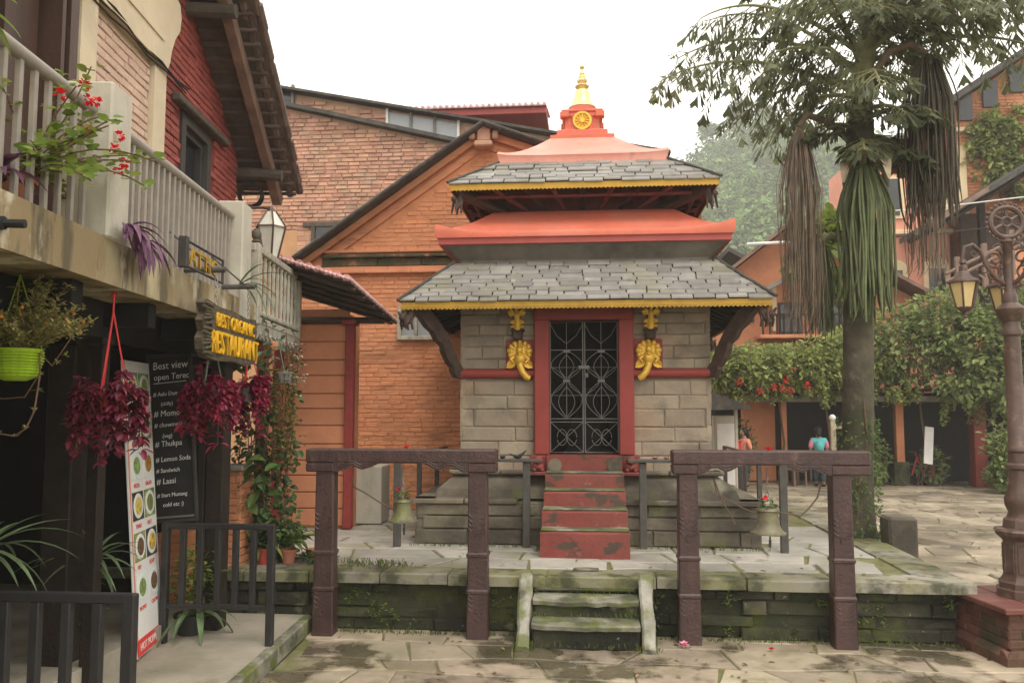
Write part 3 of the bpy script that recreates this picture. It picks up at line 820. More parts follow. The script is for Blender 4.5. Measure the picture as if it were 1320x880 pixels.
# red half-round string course with backing panels
b = MB()
for k in range(4):
    for xa, xb in (((-1.61, -0.61), (0.585, 1.61)) if k == 0 else ((-1.61, 1.61),)):
        M = TR[k]
        b.tube([M @ V((xa, -1.565, 2.625)), M @ V((xb, -1.565, 2.625))], 0.062, 10)
b.build('string_course', 'red_paint', tm, smooth=True)
for sx in (-1, 1):
    s = MB(); s.box(tp(sx * 0.795, -1.575, 2.865), (0.36, 0.05, 0.37), 0.01); s.build('backing_panel', 'red_paint', tm)
    # serpent-hooded golden figure
    s = MB(); cx, cz, fy = sx * 0.80, 2.815, -1.63
    for i in range(9):
        a = rad(-25 + 230 * i / 8)
        s.ball(tp(cx + 0.132 * math.cos(a), fy, cz + 0.085 + 0.11 * math.sin(a)), 0.032, 8, 5, sz=1.2)
        s.tube([tp(cx + 0.05 * math.cos(a), fy - .01, cz + 0.085 + 0.045 * math.sin(a)), tp(cx + 0.112 * math.cos(a), fy - .012, cz + 0.085 + 0.09 * math.sin(a))], [.014, .02], 5)
    s.ball(tp(cx, fy + 0.01, cz + 0.085), 0.128, 14, 8, sy=0.3, sz=0.92)
    s.ball(tp(cx, fy - 0.045, cz + 0.10), 0.042, 10, 6, sz=1.25); s.ball(tp(cx, fy - .05, cz + .045), .03, 8, 5, sz=.8); s.tube([tp(cx, fy - 0.045, cz + 0.14), tp(cx, fy - .04, cz + .20)], [.034, .012], 8)
    s.ball(tp(cx, fy - 0.015, cz + 0.0), 0.078, 10, 6, sy=0.7, sz=1.1)
    for q in (-1, 1):
        s.tube([tp(cx + q * 0.05, fy, cz + 0.04), tp(cx + q * 0.115, fy - .02, cz - 0.02), tp(cx + q * 0.075, fy - .04, cz - 0.06)], [0.028, 0.026, 0.016], 7)
        s.leaf(tp(cx + q * 0.05, fy, cz - 0.03), (q * 0.75, -.1, -0.6), (0, -1, 0), 0.15, 0.10)
        s.ball(tp(cx + q * 0.105, fy, cz + 0.085), 0.036, 8, 5, sz=1.3)
    s.tube([tp(cx, fy, cz - 0.02), tp(cx - sx * 0.005, fy - .01, cz - 0.10), tp(cx - sx * 0.04, fy - .02, cz - 0.18), tp(cx - sx * 0.085, fy - .02, cz - 0.235), tp(cx - sx * 0.125, fy - .01, cz - 0.255)], [0.052, 0.046, 0.044, 0.044, 0.036], 9)
    s.build('naga_figure', 'gold', tm, smooth=True)
    # front strut with gilded deity on a dark bracket
    s = MB(); s.box(tp(sx * 0.825, -1.62, 3.105), (0.13, 0.12, 0.12), 0.02); s.box(tp(sx * 0.825, -1.63, 3.165), (0.17, 0.15, 0.03), 0.008)
    s.tube([tp(sx * 0.825, -1.60, 3.1), tp(sx * 0.825, -1.78, 3.48)], 0.04, 6); s.build('bracket', 'carved_wood', tm)
    s = MB(); cx = sx * 0.825
    def fz(t): return tp(cx, -1.67 - 0.15 * t, 3.185 + 0.30 * t)
    s.tube([fz(0), fz(.15), fz(.4), fz(.62), fz(.72), fz(.82), fz(.95)], [0.05, 0.042, 0.034, 0.046, 0.022, 0.034, 0.016], 9)
    for q in (-1, 1):
        for t0, t1, e in ((.62, .75, .10), (.6, .45, .095), (.55, .95, .075), (.2, .3, .085), (.62, .62, .11), (.35, .2, .08), (.1, .05, .08)):
            p, r_ = V(fz(t0)), V(fz(t1)); s.tube([p, (p + r_) / 2 + V((q * e, -.01, 0)), r_ + V((q * e * .7, -.01, 0))], [.02, .016, .01], 6)
    s.build('strut_figure', 'gold', tm, smooth=True)
# door case
b = MB()
b.box(tp(-0.522, -1.60, 2.455), (0.185, 0.20, 1.67), 0.012); b.box(tp(0.522, -1.60, 2.455), (0.185, 0.20, 1.67), 0.012)
b.box(tp(0, -1.602, 3.385), (1.24, 0.21, 0.19), 0.012)
b.box(tp(-0.44, -1.55, 2.45), (0.022, 0.14, 1.64), 0.004); b.box(tp(0.44, -1.55, 2.45), (0.022, 0.14, 1.64), 0.004)
b.build('door_frame', 'red_paint', tm)
# door grille of flat iron
for sx in (-1, 1):
    s = MB(); yg = -1.56
    xi, xo = sx * 0.012, sx * 0.42; z0, z1 = 1.645, 3.27
    L_ = lambda pts, r=0.006: s.tube([tp(p[0], yg, p[1]) for p in pts], r * .68, 5)
    L_([(xi, z0), (xi, z1), (xo, z1), (xo, z0), (xi, z0)], 0.011)
    xm = (xi + xo) / 2; hw = abs(xo - xi) / 2
    for z in (2.02, 2.06, 2.92): L_([(xi, z), (xo, z)], 0.008)
    for z in (2.35, 2.70): L_([(xi, z), (xo, z)], 0.005)
    L_([(xm, 2.06), (xm, z1)], 0.006)
    L_([(xi, z0), (xo, 2.02)]); L_([(xo, z0), (xi, 2.02)])
    for q in (-1, 1):
        def arc(za, zb, wd, flip):
            return [(xm + q * hw * wd * (math.sin(math.pi * i / 10) if not flip else (1 - math.sin(math.pi * i / 10) * 0.9)), za + (zb - za) * i / 10) for i in range(11)]
        L_(arc(2.92, 2.54, 0.95, False)); L_(arc(2.54, 2.06, 0.95, False)); L_(arc(2.86, 2.56, 0.45, False)); L_(arc(2.46, 2.08, 0.5, False))
        L_(arc(2.35, 2.72, 1.0, True)); L_([(xm, 3.0), (xm + q * hw * .6, 3.1), (xm + q * hw, 3.25)])
        L_([(xm + q * hw * (0.3 + 0.3 * math.cos(t)), 1.83 + 0.1 * math.sin(t)) for t in [i * 0.5 for i in range(13)]])
    for z in (2.53, 2.90): s.box(tp(xm, yg, z), (0.09, 0.025, 0.03), 0.004)
    if sx < 0:
        s.box(tp(0.0, yg - .02, 2.70), (0.14, 0.03, 0.045), 0.008); s.box(tp(0.03, yg - .03, 2.60), (0.05, 0.03, 0.06), 0.01)
    s.build('door_grille', 'iron', tm)
# threshold and red stair
b = MB(); b.prism([tp(-.46, -1.78, 1.42), tp(.46, -1.78, 1.42), tp(.46, -1.64, 1.62), tp(.46, -1.5, 1.62), tp(-.46, -1.5, 1.62), tp(-.46, -1.64, 1.62)][:2] + [tp(.46, -1.5, 1.42), tp(-.46, -1.5, 1.42)], (0, 0, 0.2))
b.build('threshold', 'red_step', tm)
for sx in (-1, 1):
    s = MB()
    s.box(tp(sx * 0.565, -1.72, 1.40), (0.26, 0.26, 0.045), 0.01); s.box(tp(sx * 0.565, -1.64, 1.52), (0.22, 0.12, 0.20), 0.02)
    s.ball(tp(sx * 0.56, -1.74, 1.475), 0.075, 10, 6, sy=1.1, sz=0.75); s.ball(tp(sx * 0.56, -1.76, 1.555), 0.058, 10, 6); s.ball(tp(sx * 0.56, -1.81, 1.54), 0.03, 8, 5)
    for q in (-1, 1): s.ball(tp(sx * 0.56 + q * 0.05, -1.81, 1.44), 0.028, 8, 5, sy=1.4)
    s.build('guardian_lion', 'red_step', tm, smooth=True)
    s = MB(); s.lathe([(0.0, 0), (0.085, 0), (0.085, 0.012), (0.0, 0.012)], (0, 0, 0), 14, Matrix.Translation(V(tp(sx * 0.36, -1.785, 1.50))) @ Matrix.Rotation(rad(90), 4, 'X'))
    s.build('worn_disc', 'plinth_stone', tm)
zs_ = (0.86, 1.055, 1.245, 1.425); prev = PZ
for k, z in enumerate(zs_):
    y0 = 9.06 - YC + 0.245 * k
    hw = 0.487 - 0.008 * k
    s = MB(); n = 7; vs = []; fs = []
    for i in range(n):
        X = -hw + 2 * hw * i / (n - 1); e = 0.02 if i in (0, n - 1) else 0
        j = rq.uniform(-.006, .006)
        vs += [tp(X, y0 - 0.02 + e, prev - 0.01), tp(X, y0 + j * .5 + e, z - 0.03), tp(X, y0 + 0.012 + e, z - 0.008 + j * .5), tp(X, y0 + 0.30, z), tp(X, -1.5, z), tp(X, -1.5, prev - 0.01)]
    for i in range(n - 1):
        for j in range(5):
            a = i * 6 + j; fs.append((a, a + 6, a + 7, a + 1))
    fs += [tuple(range(6)), tuple(range((n - 1) * 6, n * 6))[::-1]]
    s.add(vs, fs); stp = s.build('stair_step', 'red_step', tm)
    s = MB(); s.box(tp(0, y0 + 0.135, z + 0.006), (2 * hw - 0.012, 0.24, 0.02), 0.008); s.build('tread', 'step_stone', stp)
    prev = z

# slate roofs -----------------------------------------------------------
def slate_roof(name, w0, z0, w1, z1, rows, sw, seed):
    rs = random.Random(seed)
    u = MB()                                                 # boarding below the slates
    vs = []
    for wv, z in ((w0 - .03, z0 - .045), (w1, z1 - .03), (w0 - .03, z0 - .075), (w1 - .03, z1 - .08)):
        vs += [tp(-wv, -wv, z), tp(wv, -wv, z), tp(wv, wv, z), tp(-wv, wv, z)]
    fs = []
    for j in range(4):
        k = (j + 1) % 4
        fs += [(j, k, 4 + k, 4 + j), (8 + k, 8 + j, 12 + j, 12 + k), (8 + j, 8 + k, k, j)]
    u.add(vs, fs); root = u.build(name, 'dark_wood', tm)
    others = MB()
    for k in range(4):
        T = TR[k]
        for r_ in range(rows):
            t0, t1 = r_ / rows, (r_ + 1.35) / rows
            hw0 = w0 + (w1 - w0) * t0
            hwm = w0 + (w1 - w0) * min(1, t1)
            x = -hw0
            while x < hw0 - 0.02:
                l = sw * rs.uniform(0.6, 1.5)
                x2 = min(x + l, hw0)
                if hw0 - x2 < sw * 0.35: x2 = hw0
                e0 = t0 - rs.uniform(0, 0.3) / rows if r_ else 0.0
                zo = 0.016 + rs.uniform(-.006, .016); sk = rs.uniform(-.01, .01)
                def P(xx, t, up):
                    hwt = w0 + (w1 - w0) * t; xx = max(-hwt - .004, min(hwt + .004, xx))
                    return T @ V((xx, -hwt, z0 + (z1 - z0) * t + up))
                g_ = 0.006; tt = min(t1, 1.0); lap = 0.012
                q = [P(x + g_, e0, zo + lap), P(x2 - g_, e0 + sk / rows, zo + lap), P(x2 - g_ * 2, tt, zo - .006), P(x + g_ * 2, tt, zo - .006)]
                q2 = [p - V((0, 0, 0.018)) for p in q]
                m = MB() if k == 0 else others
                m.add(q + q2, [(0, 1, 2, 3), (4, 5, 1, 0), (5, 6, 2, 1), (7, 4, 0, 3)])
                if k == 0:
                    m.build('slate', 'slate_pale' if rs.random() < 0.006 else 'slate', root)
                x = x2
    others.build('side_slates', 'slate', root, 'stuff')
    for a, c in ((-1, -1), (1, -1), (1, 1), (-1, 1)):
        h = MB(); h.tube([tp(a * (w0 + .015), c * (w0 + .015), z0 + .03), tp(a * (w0 + w1) / 2, c * (w0 + w1) / 2, (z0 + z1) / 2 + .035), tp(a * w1, c * w1, z1 + .03)], 0.02, 6)
        h.build('hip_ridge', 'roof_dark', root)
    # soffit boards: from the eave back to the wall
    return root
def fringe(w, z, h, n, parent):
    for k in range(4):
        s = MB(); vs = []; fs = []
        for i in range(n * 2 + 1):
            X = -w + 2 * w * i / (n * 2)
            zb = z - h * (0.82 if i % 2 == 0 else 1.0)
            vs += [(X, -w, zb), (X, -w, z), (X, -w + 0.018, z), (X, -w + 0.018, zb)]
        for i in range(n * 2):
            a = 4 * i
            fs += [(a, a + 4, a + 5, a + 1), (a + 1, a + 5, a + 6, a + 2), (a + 2, a + 6, a + 7, a + 3), (a + 3, a + 7, a + 4, a)]
        s.add(vs, fs, TR[k]); s.build('fringe', 'fringe_gold', parent)
r1 = slate_roof('lower_roof', 2.215, 3.455, 1.63, 4.02, 9, 0.24, 8)
fringe(2.185, 3.465, 0.095, 84, tm)
s = MB(); vs = []
for wv, z in ((2.14, 3.41), (1.52, 3.72)):
    vs += [tp(-wv, -wv, z), tp(wv, -wv, z), tp(wv, wv, z), tp(-wv, wv, z)]
s.add(vs, [(4 + j, 4 + (j + 1) % 4, (j + 1) % 4, j) for j in range(4)]); s.build('soffit', 'dark_wood', tm)
for k in range(4):
    for i in range(14):
        X = -1.95 + 3.9 * i / 13
        s = MB(); s.tube([TR[k] @ V((X, -2.12, 3.395)), TR[k] @ V((max(-1.5, min(1.5, X)), -1.5, 3.66))], 0.028, 4); s.build('rafter', 'dark_wood', tm)
# corner struts carved as rearing beasts
for a, c in ((-1, -1), (1, -1), (1, 1), (-1, 1)):
    s = MB(); d = V((a, c, 0)).normalized(); pd = V((-d.y, d.x, 0))
    O = V(tp(a * 1.55, c * 1.55, 0))
    outer = [(0.0, 2.56), (0.10, 2.58), (0.155, 2.66), (0.155, 2.70), (0.22, 2.76), (0.30, 2.90), (0.31, 2.97), (0.40, 3.03), (0.46, 3.13), (0.55, 3.19), (0.64, 3.30), (0.74, 3.40)]
    inner = [(0.58, 3.46), (0.42, 3.31), (0.28, 3.15), (0.16, 2.95), (0.06, 2.75), (0.0, 2.68)]
    s.prism([O + d * p + V((0, 0, z)) - pd * 0.055 for p, z in outer + inner], pd * 0.11)
    for p, z, r_ in ((0.20, 2.82, .06), (0.33, 3.05, .065), (0.48, 3.22, .06), (0.6, 3.32, .05)):
        s.ball(O + d * p + V((0, 0, z)), r_, 8, 6)
    s.build('corner_strut', 'carved_wood', tm)
    s = MB(); Q = O + d * 0.76 + V((0, 0, 3.31))
    s.tube([Q + V((0, 0, .1)), Q + d * .02, Q + d * .07 + V((0, 0, -.08)), Q + d * .10 + V((0, 0, -.14))], [.04, .06, .05, .03], 8)
    for q in (-1, 1):
        for e in (.0, .09):
            s.tube([Q + d * e + pd * q * .03, Q + d * (e + .03) + pd * q * .05 + V((0, 0, -.09)), Q + d * (e + .01) + pd * q * .05 + V((0, 0, -.17))], [.022, .018, .014], 6)
    s.ball(Q + d * .13 + V((0, 0, -.03)), .045, 8, 6); s.tube([Q + d * .13 + V((0, 0, -.03)), Q + d * .19 + V((0, 0, .04))], [.03, .01], 6)
    s.build('beast_head', 'carved_wood', tm)

def loft(rings, parent, name, m, seg=16, M=None, top=True):
    """Square-plan shell; rings are (half width, z, corner lift)."""
    s = MB(); vs = []; fs = []
    per = seg * 4
    for wv, z, lift in rings:
        for k in range(4):
            for i in range(seg):
                t = -1 + 2 * i / seg
                q = abs(t) ** 7
                fl = 1 + 0.012 * q * (1 if lift else 0)
                vs.append(TR[k] @ V((t * wv * fl, -wv * fl, z + lift * q)))
    for r_ in range(len(rings) - 1):
        for i in range(per):
            j = (i + 1) % per
            fs.append((r_ * per + i, r_ * per + j, (r_ + 1) * per + j, (r_ + 1) * per + i))
    if top: fs.append(tuple((len(rings) - 1) * per + i for i in range(per)))
    s.add(vs, fs)
    return s.build(name, m, parent, smooth=True)
loft([(1.60, 3.99, 0), (1.56, 4.02, 0), (1.56, 4.07, 0), (1.70, 4.22, 0), (1.78, 4.245, 0)], tm, 'cove', 'concrete_grey')
loft([(1.76, 4.235, 0), (1.81, 4.24, 0), (1.81, 4.318, 0), (1.79, 4.322, 0)], tm, 'roof_band', 'red_band', top=False)
rr = [(1.78, 4.315, 0), (1.832, 4.32, 0.0), (1.835, 4.375, 0.05), (1.82, 4.395, 0.10), (1.77, 4.40, 0.085)]
for i in range(9):
    t = i / 8
    rr.append((1.74 - 0.57 * t, 4.405 + 0.385 * (0.72 * t + 0.28 * t * t), 0.05 * (1 - t) ** 3))
rr += [(1.05, 4.81, 0)]
loft(rr, tm, 'middle_roof', 'red_roof')
# upper storey: dark body, raking struts and rafters
b = MB(); b.box(tp(0, 0, 5.06), (2.06, 2.06, 0.66), 0.01); b.build('upper_wall', 'maroon_wood', tm)
for k in range(4):
    for i in range(9):
        X = -1.35 + 2.7 * i / 8
        s = MB(); s.tube([TR[k] @ V((X * 0.74, -1.06, 4.84)), TR[k] @ V((X * 1.12, -1.60, 4.985))], 0.035, 4); s.build('upper_strut', 'maroon_wood' if i % 2 else 'dark_wood', tm)
    s = MB(); s.tube([TR[k] @ V((-1.45, -1.45, 4.93)), TR[k] @ V((1.45, -1.45, 4.93))], 0.03, 4); s.build('purlin', 'maroon_wood', tm)
s = MB(); vs = []
for wv, z in ((1.66, 4.975), (1.02, 5.20)):
    vs += [tp(-wv, -wv, z), tp(wv, -wv, z), tp(wv, wv, z), tp(-wv, wv, z)]
s.add(vs, [(4 + j, 4 + (j + 1) % 4, (j + 1) % 4, j) for j in range(4)]); s.build('upper_soffit', 'maroon_wood', tm)
for a, c in ((-1, -1), (1, -1), (1, 1), (-1, 1)):
    s = MB(); d = V((a, c, 0)).normalized(); pd = V((-d.y, d.x, 0)); O = V(tp(a * 1.05, c * 1.05, 0))
    s.prism([O + d * p + V((0, 0, z)) - pd * .05 for p, z in ((0, 4.80), (.2, 4.80), (.42, 4.84), (.62, 4.88), (.8, 4.96), (.62, 5.0), (0, 5.0))], pd * .1)
    Q = O + d * .74 + V((0, 0, 4.84))
    s.tube([Q + V((0, 0, .1)), Q, Q + d * .06 + V((0, 0, -.1))], [.03, .05, .03], 7)
    for q in (-1, 1):
        for e in (0, .08): s.tube([Q + d * e + pd * q * .03, Q + d * (e + .02) + pd * q * .05 + V((0, 0, -.16))], [.02, .012], 5)
    s.ball(Q + d * .1 + V((0, 0, .02)), .04, 8, 5); s.build('upper_corner_strut', 'carved_wood', tm)
r2 = slate_roof('upper_roof', 1.705, 5.03, 1.12, 5.46, 6, 0.26, 9)
fringe(1.685, 5.04, 0.088, 64, tm)
rr = [(1.10, 5.44, 0), (1.125, 5.45, 0), (1.125, 5.545, 0), (1.135, 5.565, 0.03), (1.11, 5.59, 0.04)]
for i in range(9):
    t = i / 8
    rr.append((1.06 - 0.60 * t, 5.60 + 0.41 * (0.62 * t + 0.38 * t * t), 0.03 * (1 - t) ** 4))
loft(rr, tm, 'pink_roof', 'pink_roof')
loft([(0.455, 6.0, 0), (0.455, 6.065, 0), (0.42, 6.075, 0), (0.365, 6.10, 0), (0.36, 6.165, 0), (0.30, 6.19, 0), (0.27, 6.21, 0)], tm, 'spire_steps', 'red_roof', 4)
b = MB(); b.box(tp(0, 0, 6.31), (0.50, 0.50, 0.24), 0.01)
for a in (0, 1):
    for q in (-1, 1):
        b.box(tp(q * 0.245 if a else 0, 0 if a else q * 0.245, 6.315), (0.06 if a else 0.30, 0.30 if a else 0.06, 0.245), 0.008)
        b.box(tp(q * 0.255, (-0.255) if a else 0.255, 6.415), (0.13, 0.13, 0.08), 0.008)
b.box(tp(0, 0, 6.425), (0.56, 0.56, 0.07), 0.012); b.box(tp(0, 0, 6.475), (0.60, 0.60, 0.04), 0.012)
b.build('spire_drum', 'red_roof', tm)
b = MB(); b.lathe([(0.27, 6.48), (0.20, 6.515), (0.215, 6.53), (0.215, 6.585), (0.19, 6.60)], tp(0, 0, 0), 24); b.build('spire_ring', 'red_roof', tm, smooth=True)
b = MB(); b.lathe([(0.205, 6.60), (0.20, 6.625), (0.16, 6.66), (0.135, 6.72), (0.112, 6.80), (0.108, 6.855), (0.095, 6.875), (0.04, 6.88)], tp(0, 0, 0), 24); b.build('spire_bell', 'gold_pale', tm, smooth=True)
b = MB(); b.lathe([(0.035, 6.87), (0.05, 6.895), (0.10, 6.925), (0.105, 6.94), (0.08, 6.965), (0.04, 6.975), (0.06, 6.99), (0.078, 7.02), (0.072, 7.05), (0.045, 7.065), (0.055, 7.075), (0.05, 7.10), (0.035, 7.11), (0.045, 7.13), (0.04, 7.15), (0.018, 7.17), (0.014, 7.20), (0.034, 7.22), (0.036, 7.245), (0.02, 7.265), (0.002, 7.28)], tp(0, 0, 0), 18); b.build('finial', 'gold_pale', tm, smooth=True)
b = MB(); WM = Matrix.Translation(V(tp(0, -0.278, 6.325))) @ Matrix.Rotation(rad(90), 4, 'X')
b.lathe([(0.135, 0.0), (0.135, 0.022), (0.105, 0.022), (0.105, 0.0)], (0, 0, 0), 24, WM, cap=False); b.lathe([(0.0, 0.0), (0.04, 0.0), (0.035, 0.028), (0.0, 0.028)], (0, 0, 0), 12, WM)
for i in range(12):
    a = i * math.pi / 6; b.tube([WM @ V((0.03 * math.cos(a), 0.03 * math.sin(a), .01)), WM @ V((0.115 * math.cos(a), 0.115 * math.sin(a), .01))], 0.009, 5)
b.build('wheel_emblem', 'gold', tm, smooth=True)
b = MB(); b.lathe([(0, 0), (0.11, 0), (0.11, 0.004), (0, 0.004)], (0, 0, 0), 20, WM); b.build('emblem_ground', 'sign_yellow', tm)

# metal rail round the temple, with its posts
mr = thing('metal_railing', 'grey metal railing with flat top bar around the left of the temple', 'railing', (-1.5, 9.72, PZ), 'railings beside the temple stair')
ml = thing('metal_railing', 'grey metal railing with flat top bar around the right of the temple', 'railing', (1.5, 9.72, PZ), 'railings beside the temple stair')
for root, sx, xs in ((mr, -1, (-0.70, -2.22)), (ml, 1, (0.655, 2.22))):
    for (px, py) in ((xs[0], 9.72), (xs[1], 9.62), (xs[1], 10.9), (xs[1], 12.2), (xs[1], 13.5)):
        s = MB(); s.box((px, py, (PZ + 1.56) / 2), (0.085 if py < 9.8 else .06, 0.06, 1.56 - PZ), 0.006); s.build('post', 'rail_metal', root)
    s = MB(); s.box(((xs[0] + xs[1]) / 2 - sx * .06, 9.70, 1.58), (abs(xs[1] - xs[0]) + .22, 0.10, 0.035), 0.006); s.build('top_bar', 'rail_metal', root)
    s = MB(); s.box((xs[1], 11.6, 1.575), (0.07, 3.85, 0.03), 0.006); s.build('top_bar', 'rail_metal', root)
for i, (x, lab) in enumerate(((0.80, 'small clay oil lamp on the railing next to the temple stair'), (0.93, 'small clay oil lamp second from the stair on the right railing'), (1.06, 'small clay oil lamp third from the stair on the right railing'), (-0.98, 'small dark oil lamp at the left of the left railing bar'), (1.20, 'small clay oil lamp fourth from the stair on the right railing'))):
    s = MB(); s.lathe([(0.012, 0), (0.03, 0.012), (0.036, 0.03), (0.03, 0.032), (0.012, 0.018)], (x, 9.70, 1.598), 10)
    one(s, 'oil_lamp', 'pot_terracotta' if x > 0 else 'pot_dark', lab, 'oil lamp', 'oil lamps on the railing', smooth=True)
s = MB(); s.lathe([(0.02, 0), (0.045, 0.012), (0.05, 0.035), (0.02, 0.03)], (-0.80, 9.70, 1.598), 10); s.tube([(-0.80, 9.7, 1.625), (-0.74, 9.7, 1.66), (-0.70, 9.7, 1.70)], [.02, .016, .006], 6); s.tube([(-0.80, 9.7, 1.625), (-0.90, 9.7, 1.655)], [.016, .008], 6)
one(s, 'oil_lamp', 'pot_dark', 'dark metal lamp with spout on the railing left of the stair', 'oil lamp', smooth=True)

# ------------------------------------------------------------------ carved bell frames
def bell_frame(x0, x1, bx0, bx1, lab):
    t = thing('bell_stand', lab, 'bell stand', ((x0 + x1) / 2, 8.02, 0), 'carved frames in front of the platform')
    yf = 8.0
    for px in (x0, x1):
        s = MB(); s.cur = 0
        prof = [(0.0, 0.105, 0.09), (0.42, 0.10, 0.086), (0.435, 0.108, 0.094), (0.455, 0.108, 0.094), (0.47, 0.098, 0.084), (0.765, 0.096, 0.084), (0.78, 0.106, 0.092), (0.80, 0.106, 0.092), (0.815, 0.094, 0.082), (1.575, 0.090, 0.08)]
        vs = []; fs = []
        for z, a, d in prof:
            c_ = 0.012
            vs += [(px + q[0], yf + q[1], z) for q in ((-a + c_, -d), (a - c_, -d), (a, -d + c_), (a, d - c_), (a - c_, d), (-a + c_, d), (-a, d - c_), (-a, -d + c_))]
        for i in range(len(prof) - 1):
            fs += [(8 * i + j, 8 * i + (j + 1) % 8, 8 * i + 8 + (j + 1) % 8, 8 * i + 8 + j) for j in range(8)]
        s.add(vs, fs); p = s.build('post', 'gate_paint', t)
        for zc in (0.30, 1.05):
            s = MB()
            for k in range(4):
                for sg in (-1, 1):
                    z = zc + 0.045 * k - (0.0 if sg < 0 else 0.02)
                    s.tube([(px + sg * 0.088, yf - 0.086, z), (px + sg * 0.06, yf - 0.088, z - .03), (px + sg * 0.035, yf - 0.087, z - .025)], [.004, .008, .003], 5)
            s.tube([(px + 0.025 * math.cos(q), yf - 0.087, zc - 0.07 + 0.03 * math.sin(q)) for q in [i * .6 for i in range(9)]], 0.006, 5)
            s.build('carving', 'gate_paint', p)
    s = MB(); s.box(((bx0 + bx1) / 2, yf, 1.728), (bx1 - bx0, 0.21, 0.134), 0.014); bm_ = s.build('beam', 'gate_paint', t)
    for xa, xb in ((bx0 + .002, x0 + 0.096), (x1 - 0.096, bx1 - .002)):
        s = MB(); s.box(((xa + xb) / 2, yf, 1.617), (xb - xa, 0.206, 0.088), 0.012); s.build('beam_end', 'gate_paint', t)
    a, e = x0 + 0.092, x1 - 0.092; L_ = e - a
    low = [(0, .0), (.03, .0), (.06, .018), (.10, .055), (.15, .06), (.185, .035), (.215, .022), (.25, .035), (.30, .07), (.37, .092)]
    up = [(p, z) for p, z in low]
    pts = [(a + L_ * p, 1.573 + z) for p, z in up] + [(e - L_ * p, 1.573 + z) for p, z in up[::-1]]
    for half in (pts[:10], pts[10:]):
        s = MB(); hp = [(px, yf - 0.10, z) for px, z in (half if half[0][0] < half[-1][0] else half)] + ([(half[-1][0], yf - 0.10, 1.672), (half[0][0], yf - 0.10, 1.672)])
        s.prism(hp, (0, 0.20, 0)); s.build('scalloped_bracket', 'gate_paint', t)
        s = MB()
        for off in (0.022, 0.045):
            s.tube([(px, yf - 0.102, z + off) for px, z in half[1:9]], 0.0055, 5)
        s.build('carved_line', 'gate_paint', bm_)
    return t
bell_frame(-2.555, -1.045, -2.745, -0.86, 'dark brown carved wooden frame with hanging bell left of the steps')
bell_frame(0.955, 2.36, 0.81, 2.62, 'dark brown carved wooden frame with hanging bell right of the steps')

def bell(cx, zt, zb, r, lab):
    t = thing('bell', lab, 'bell', (cx, 8.0, zt), 'bells hung in the carved frames')
    h = zt - zb
    s = MB(); s.lathe([(r * .2, h), (r * .45, h * .99), (r * .62, h * .93), (r * .66, h * .86), (r * .58, h * .83), (r * .57, h * .70), (r * .60, h * .45), (r * .70, h * .25), (r * .86, h * .10), (r, h * .05), (r, 0), (r * .92, 0), (r * .6, h * .3), (r * .5, h * .8)], (cx, 8.0, zb), 22, cap=False)
    s.build('bell_body', 'bell_bronze', t, smooth=True)
    s = MB(); s.tube([(cx + 0.018, 8.0, zb + h * .7), (cx + .015, 8.0, zb - 0.06)], .008, 6); s.tube([(cx + .015, 8, zb - .06), (cx + .015, 8, zb - .13)], [.014, .009], 6); s.build('clapper', 'rail_metal', t)
    z = zt; k = 0; s = MB()
    s.tube([(cx + .035 * math.cos(a), 8.0, zt + .03 + .035 * math.sin(a)) for a in [i * math.pi / 5 for i in range(10)]], .009, 5, True)
    z = zt + .055
    while z < 1.60:
        pts = [(cx + (.014 * math.cos(a) if k % 2 else 0), 8.0 + (0 if k % 2 else .014 * math.cos(a)), z + .026 * math.sin(a) + .02) for a in [i * math.pi / 4 for i in range(8)]]
        s.tube(pts, .0045, 4, True); z += .038; k += 1
    s.build('chain', 'chain', t)
    s = MB(); rb = random.Random(int(cx * 100))
    for i in range(16):
        a = rb.uniform(0, 6.28); s.leaf((cx + .02 * math.cos(a), 7.98 + .02 * math.sin(a), zt + rb.uniform(0, .09)), (math.cos(a), math.sin(a), rb.uniform(-.8, .6)), (0, 0, 1), .08, .035)
    s.build('leaf_garland', 'leaf_green', t)
    s = MB()
    for i in range(14):
        a = rb.uniform(0, 6.28); s.leaf((cx - .035, 7.95, zt + .09), (math.cos(a), -.5, math.sin(a)), (0, -1, 0), .028, .02)
    s.build('flower', 'flower_red', t)
bell(-1.79, 1.315, 1.09, 0.145, 'bronze temple bell on a chain in the left wooden frame')
bell(1.70, 1.27, 1.02, 0.165, 'bronze temple bell on a chain in the right wooden frame')
for pts, lab in (([(-2.30, 1.50), (-2.28, 1.42), (-2.16, 1.36), (-2.02, 1.27), (-1.90, 1.21), (-1.84, 1.18)], 'thin brown twisted rope hanging in the left bell frame'),
                 ([(1.20, 1.53), (1.23, 1.40), (1.33, 1.33), (1.48, 1.25), (1.60, 1.20)], 'thin rope running to the right bell from the inner post'),
                 ([(2.20, 1.50), (2.16, 1.36), (2.08, 1.26), (2.00, 1.19), (1.86, 1.21), (1.78, 1.22)], 'thin rope running to the right bell from the outer post'),
                 ([(1.21, 1.52), (1.25, 1.40), (1.30, 1.28), (1.36, 1.18), (1.40, 1.10)], 'loose rope end dangling beside the inner post of the right frame')):
    s = MB(); s.tube([(x, 8.0 + 0.01 * math.sin(9 * x), z) for x, z in pts], .008, 6); one(s, 'rope', 'rope', lab, 'rope', 'ropes in the bell frames')
def petal_flower(c, r, lab, n=9, m='flower_red', group='red flowers'):
    s = MB(); rb = random.Random(int(c[0] * 77))
    for i in range(n):
        a = i * 6.28 / n; s.leaf(c, (math.cos(a), math.sin(a) * .8, rb.uniform(.15, .9)), (0, 0, 1), r, r * .7)
    s.ball(c, r * .25, 6, 4)
    return one(s, 'flower', m, lab, 'flower', group)
petal_flower((-1.76, 8.0, 1.80), .04, 'red flower lying on top of the left bell frame beam')
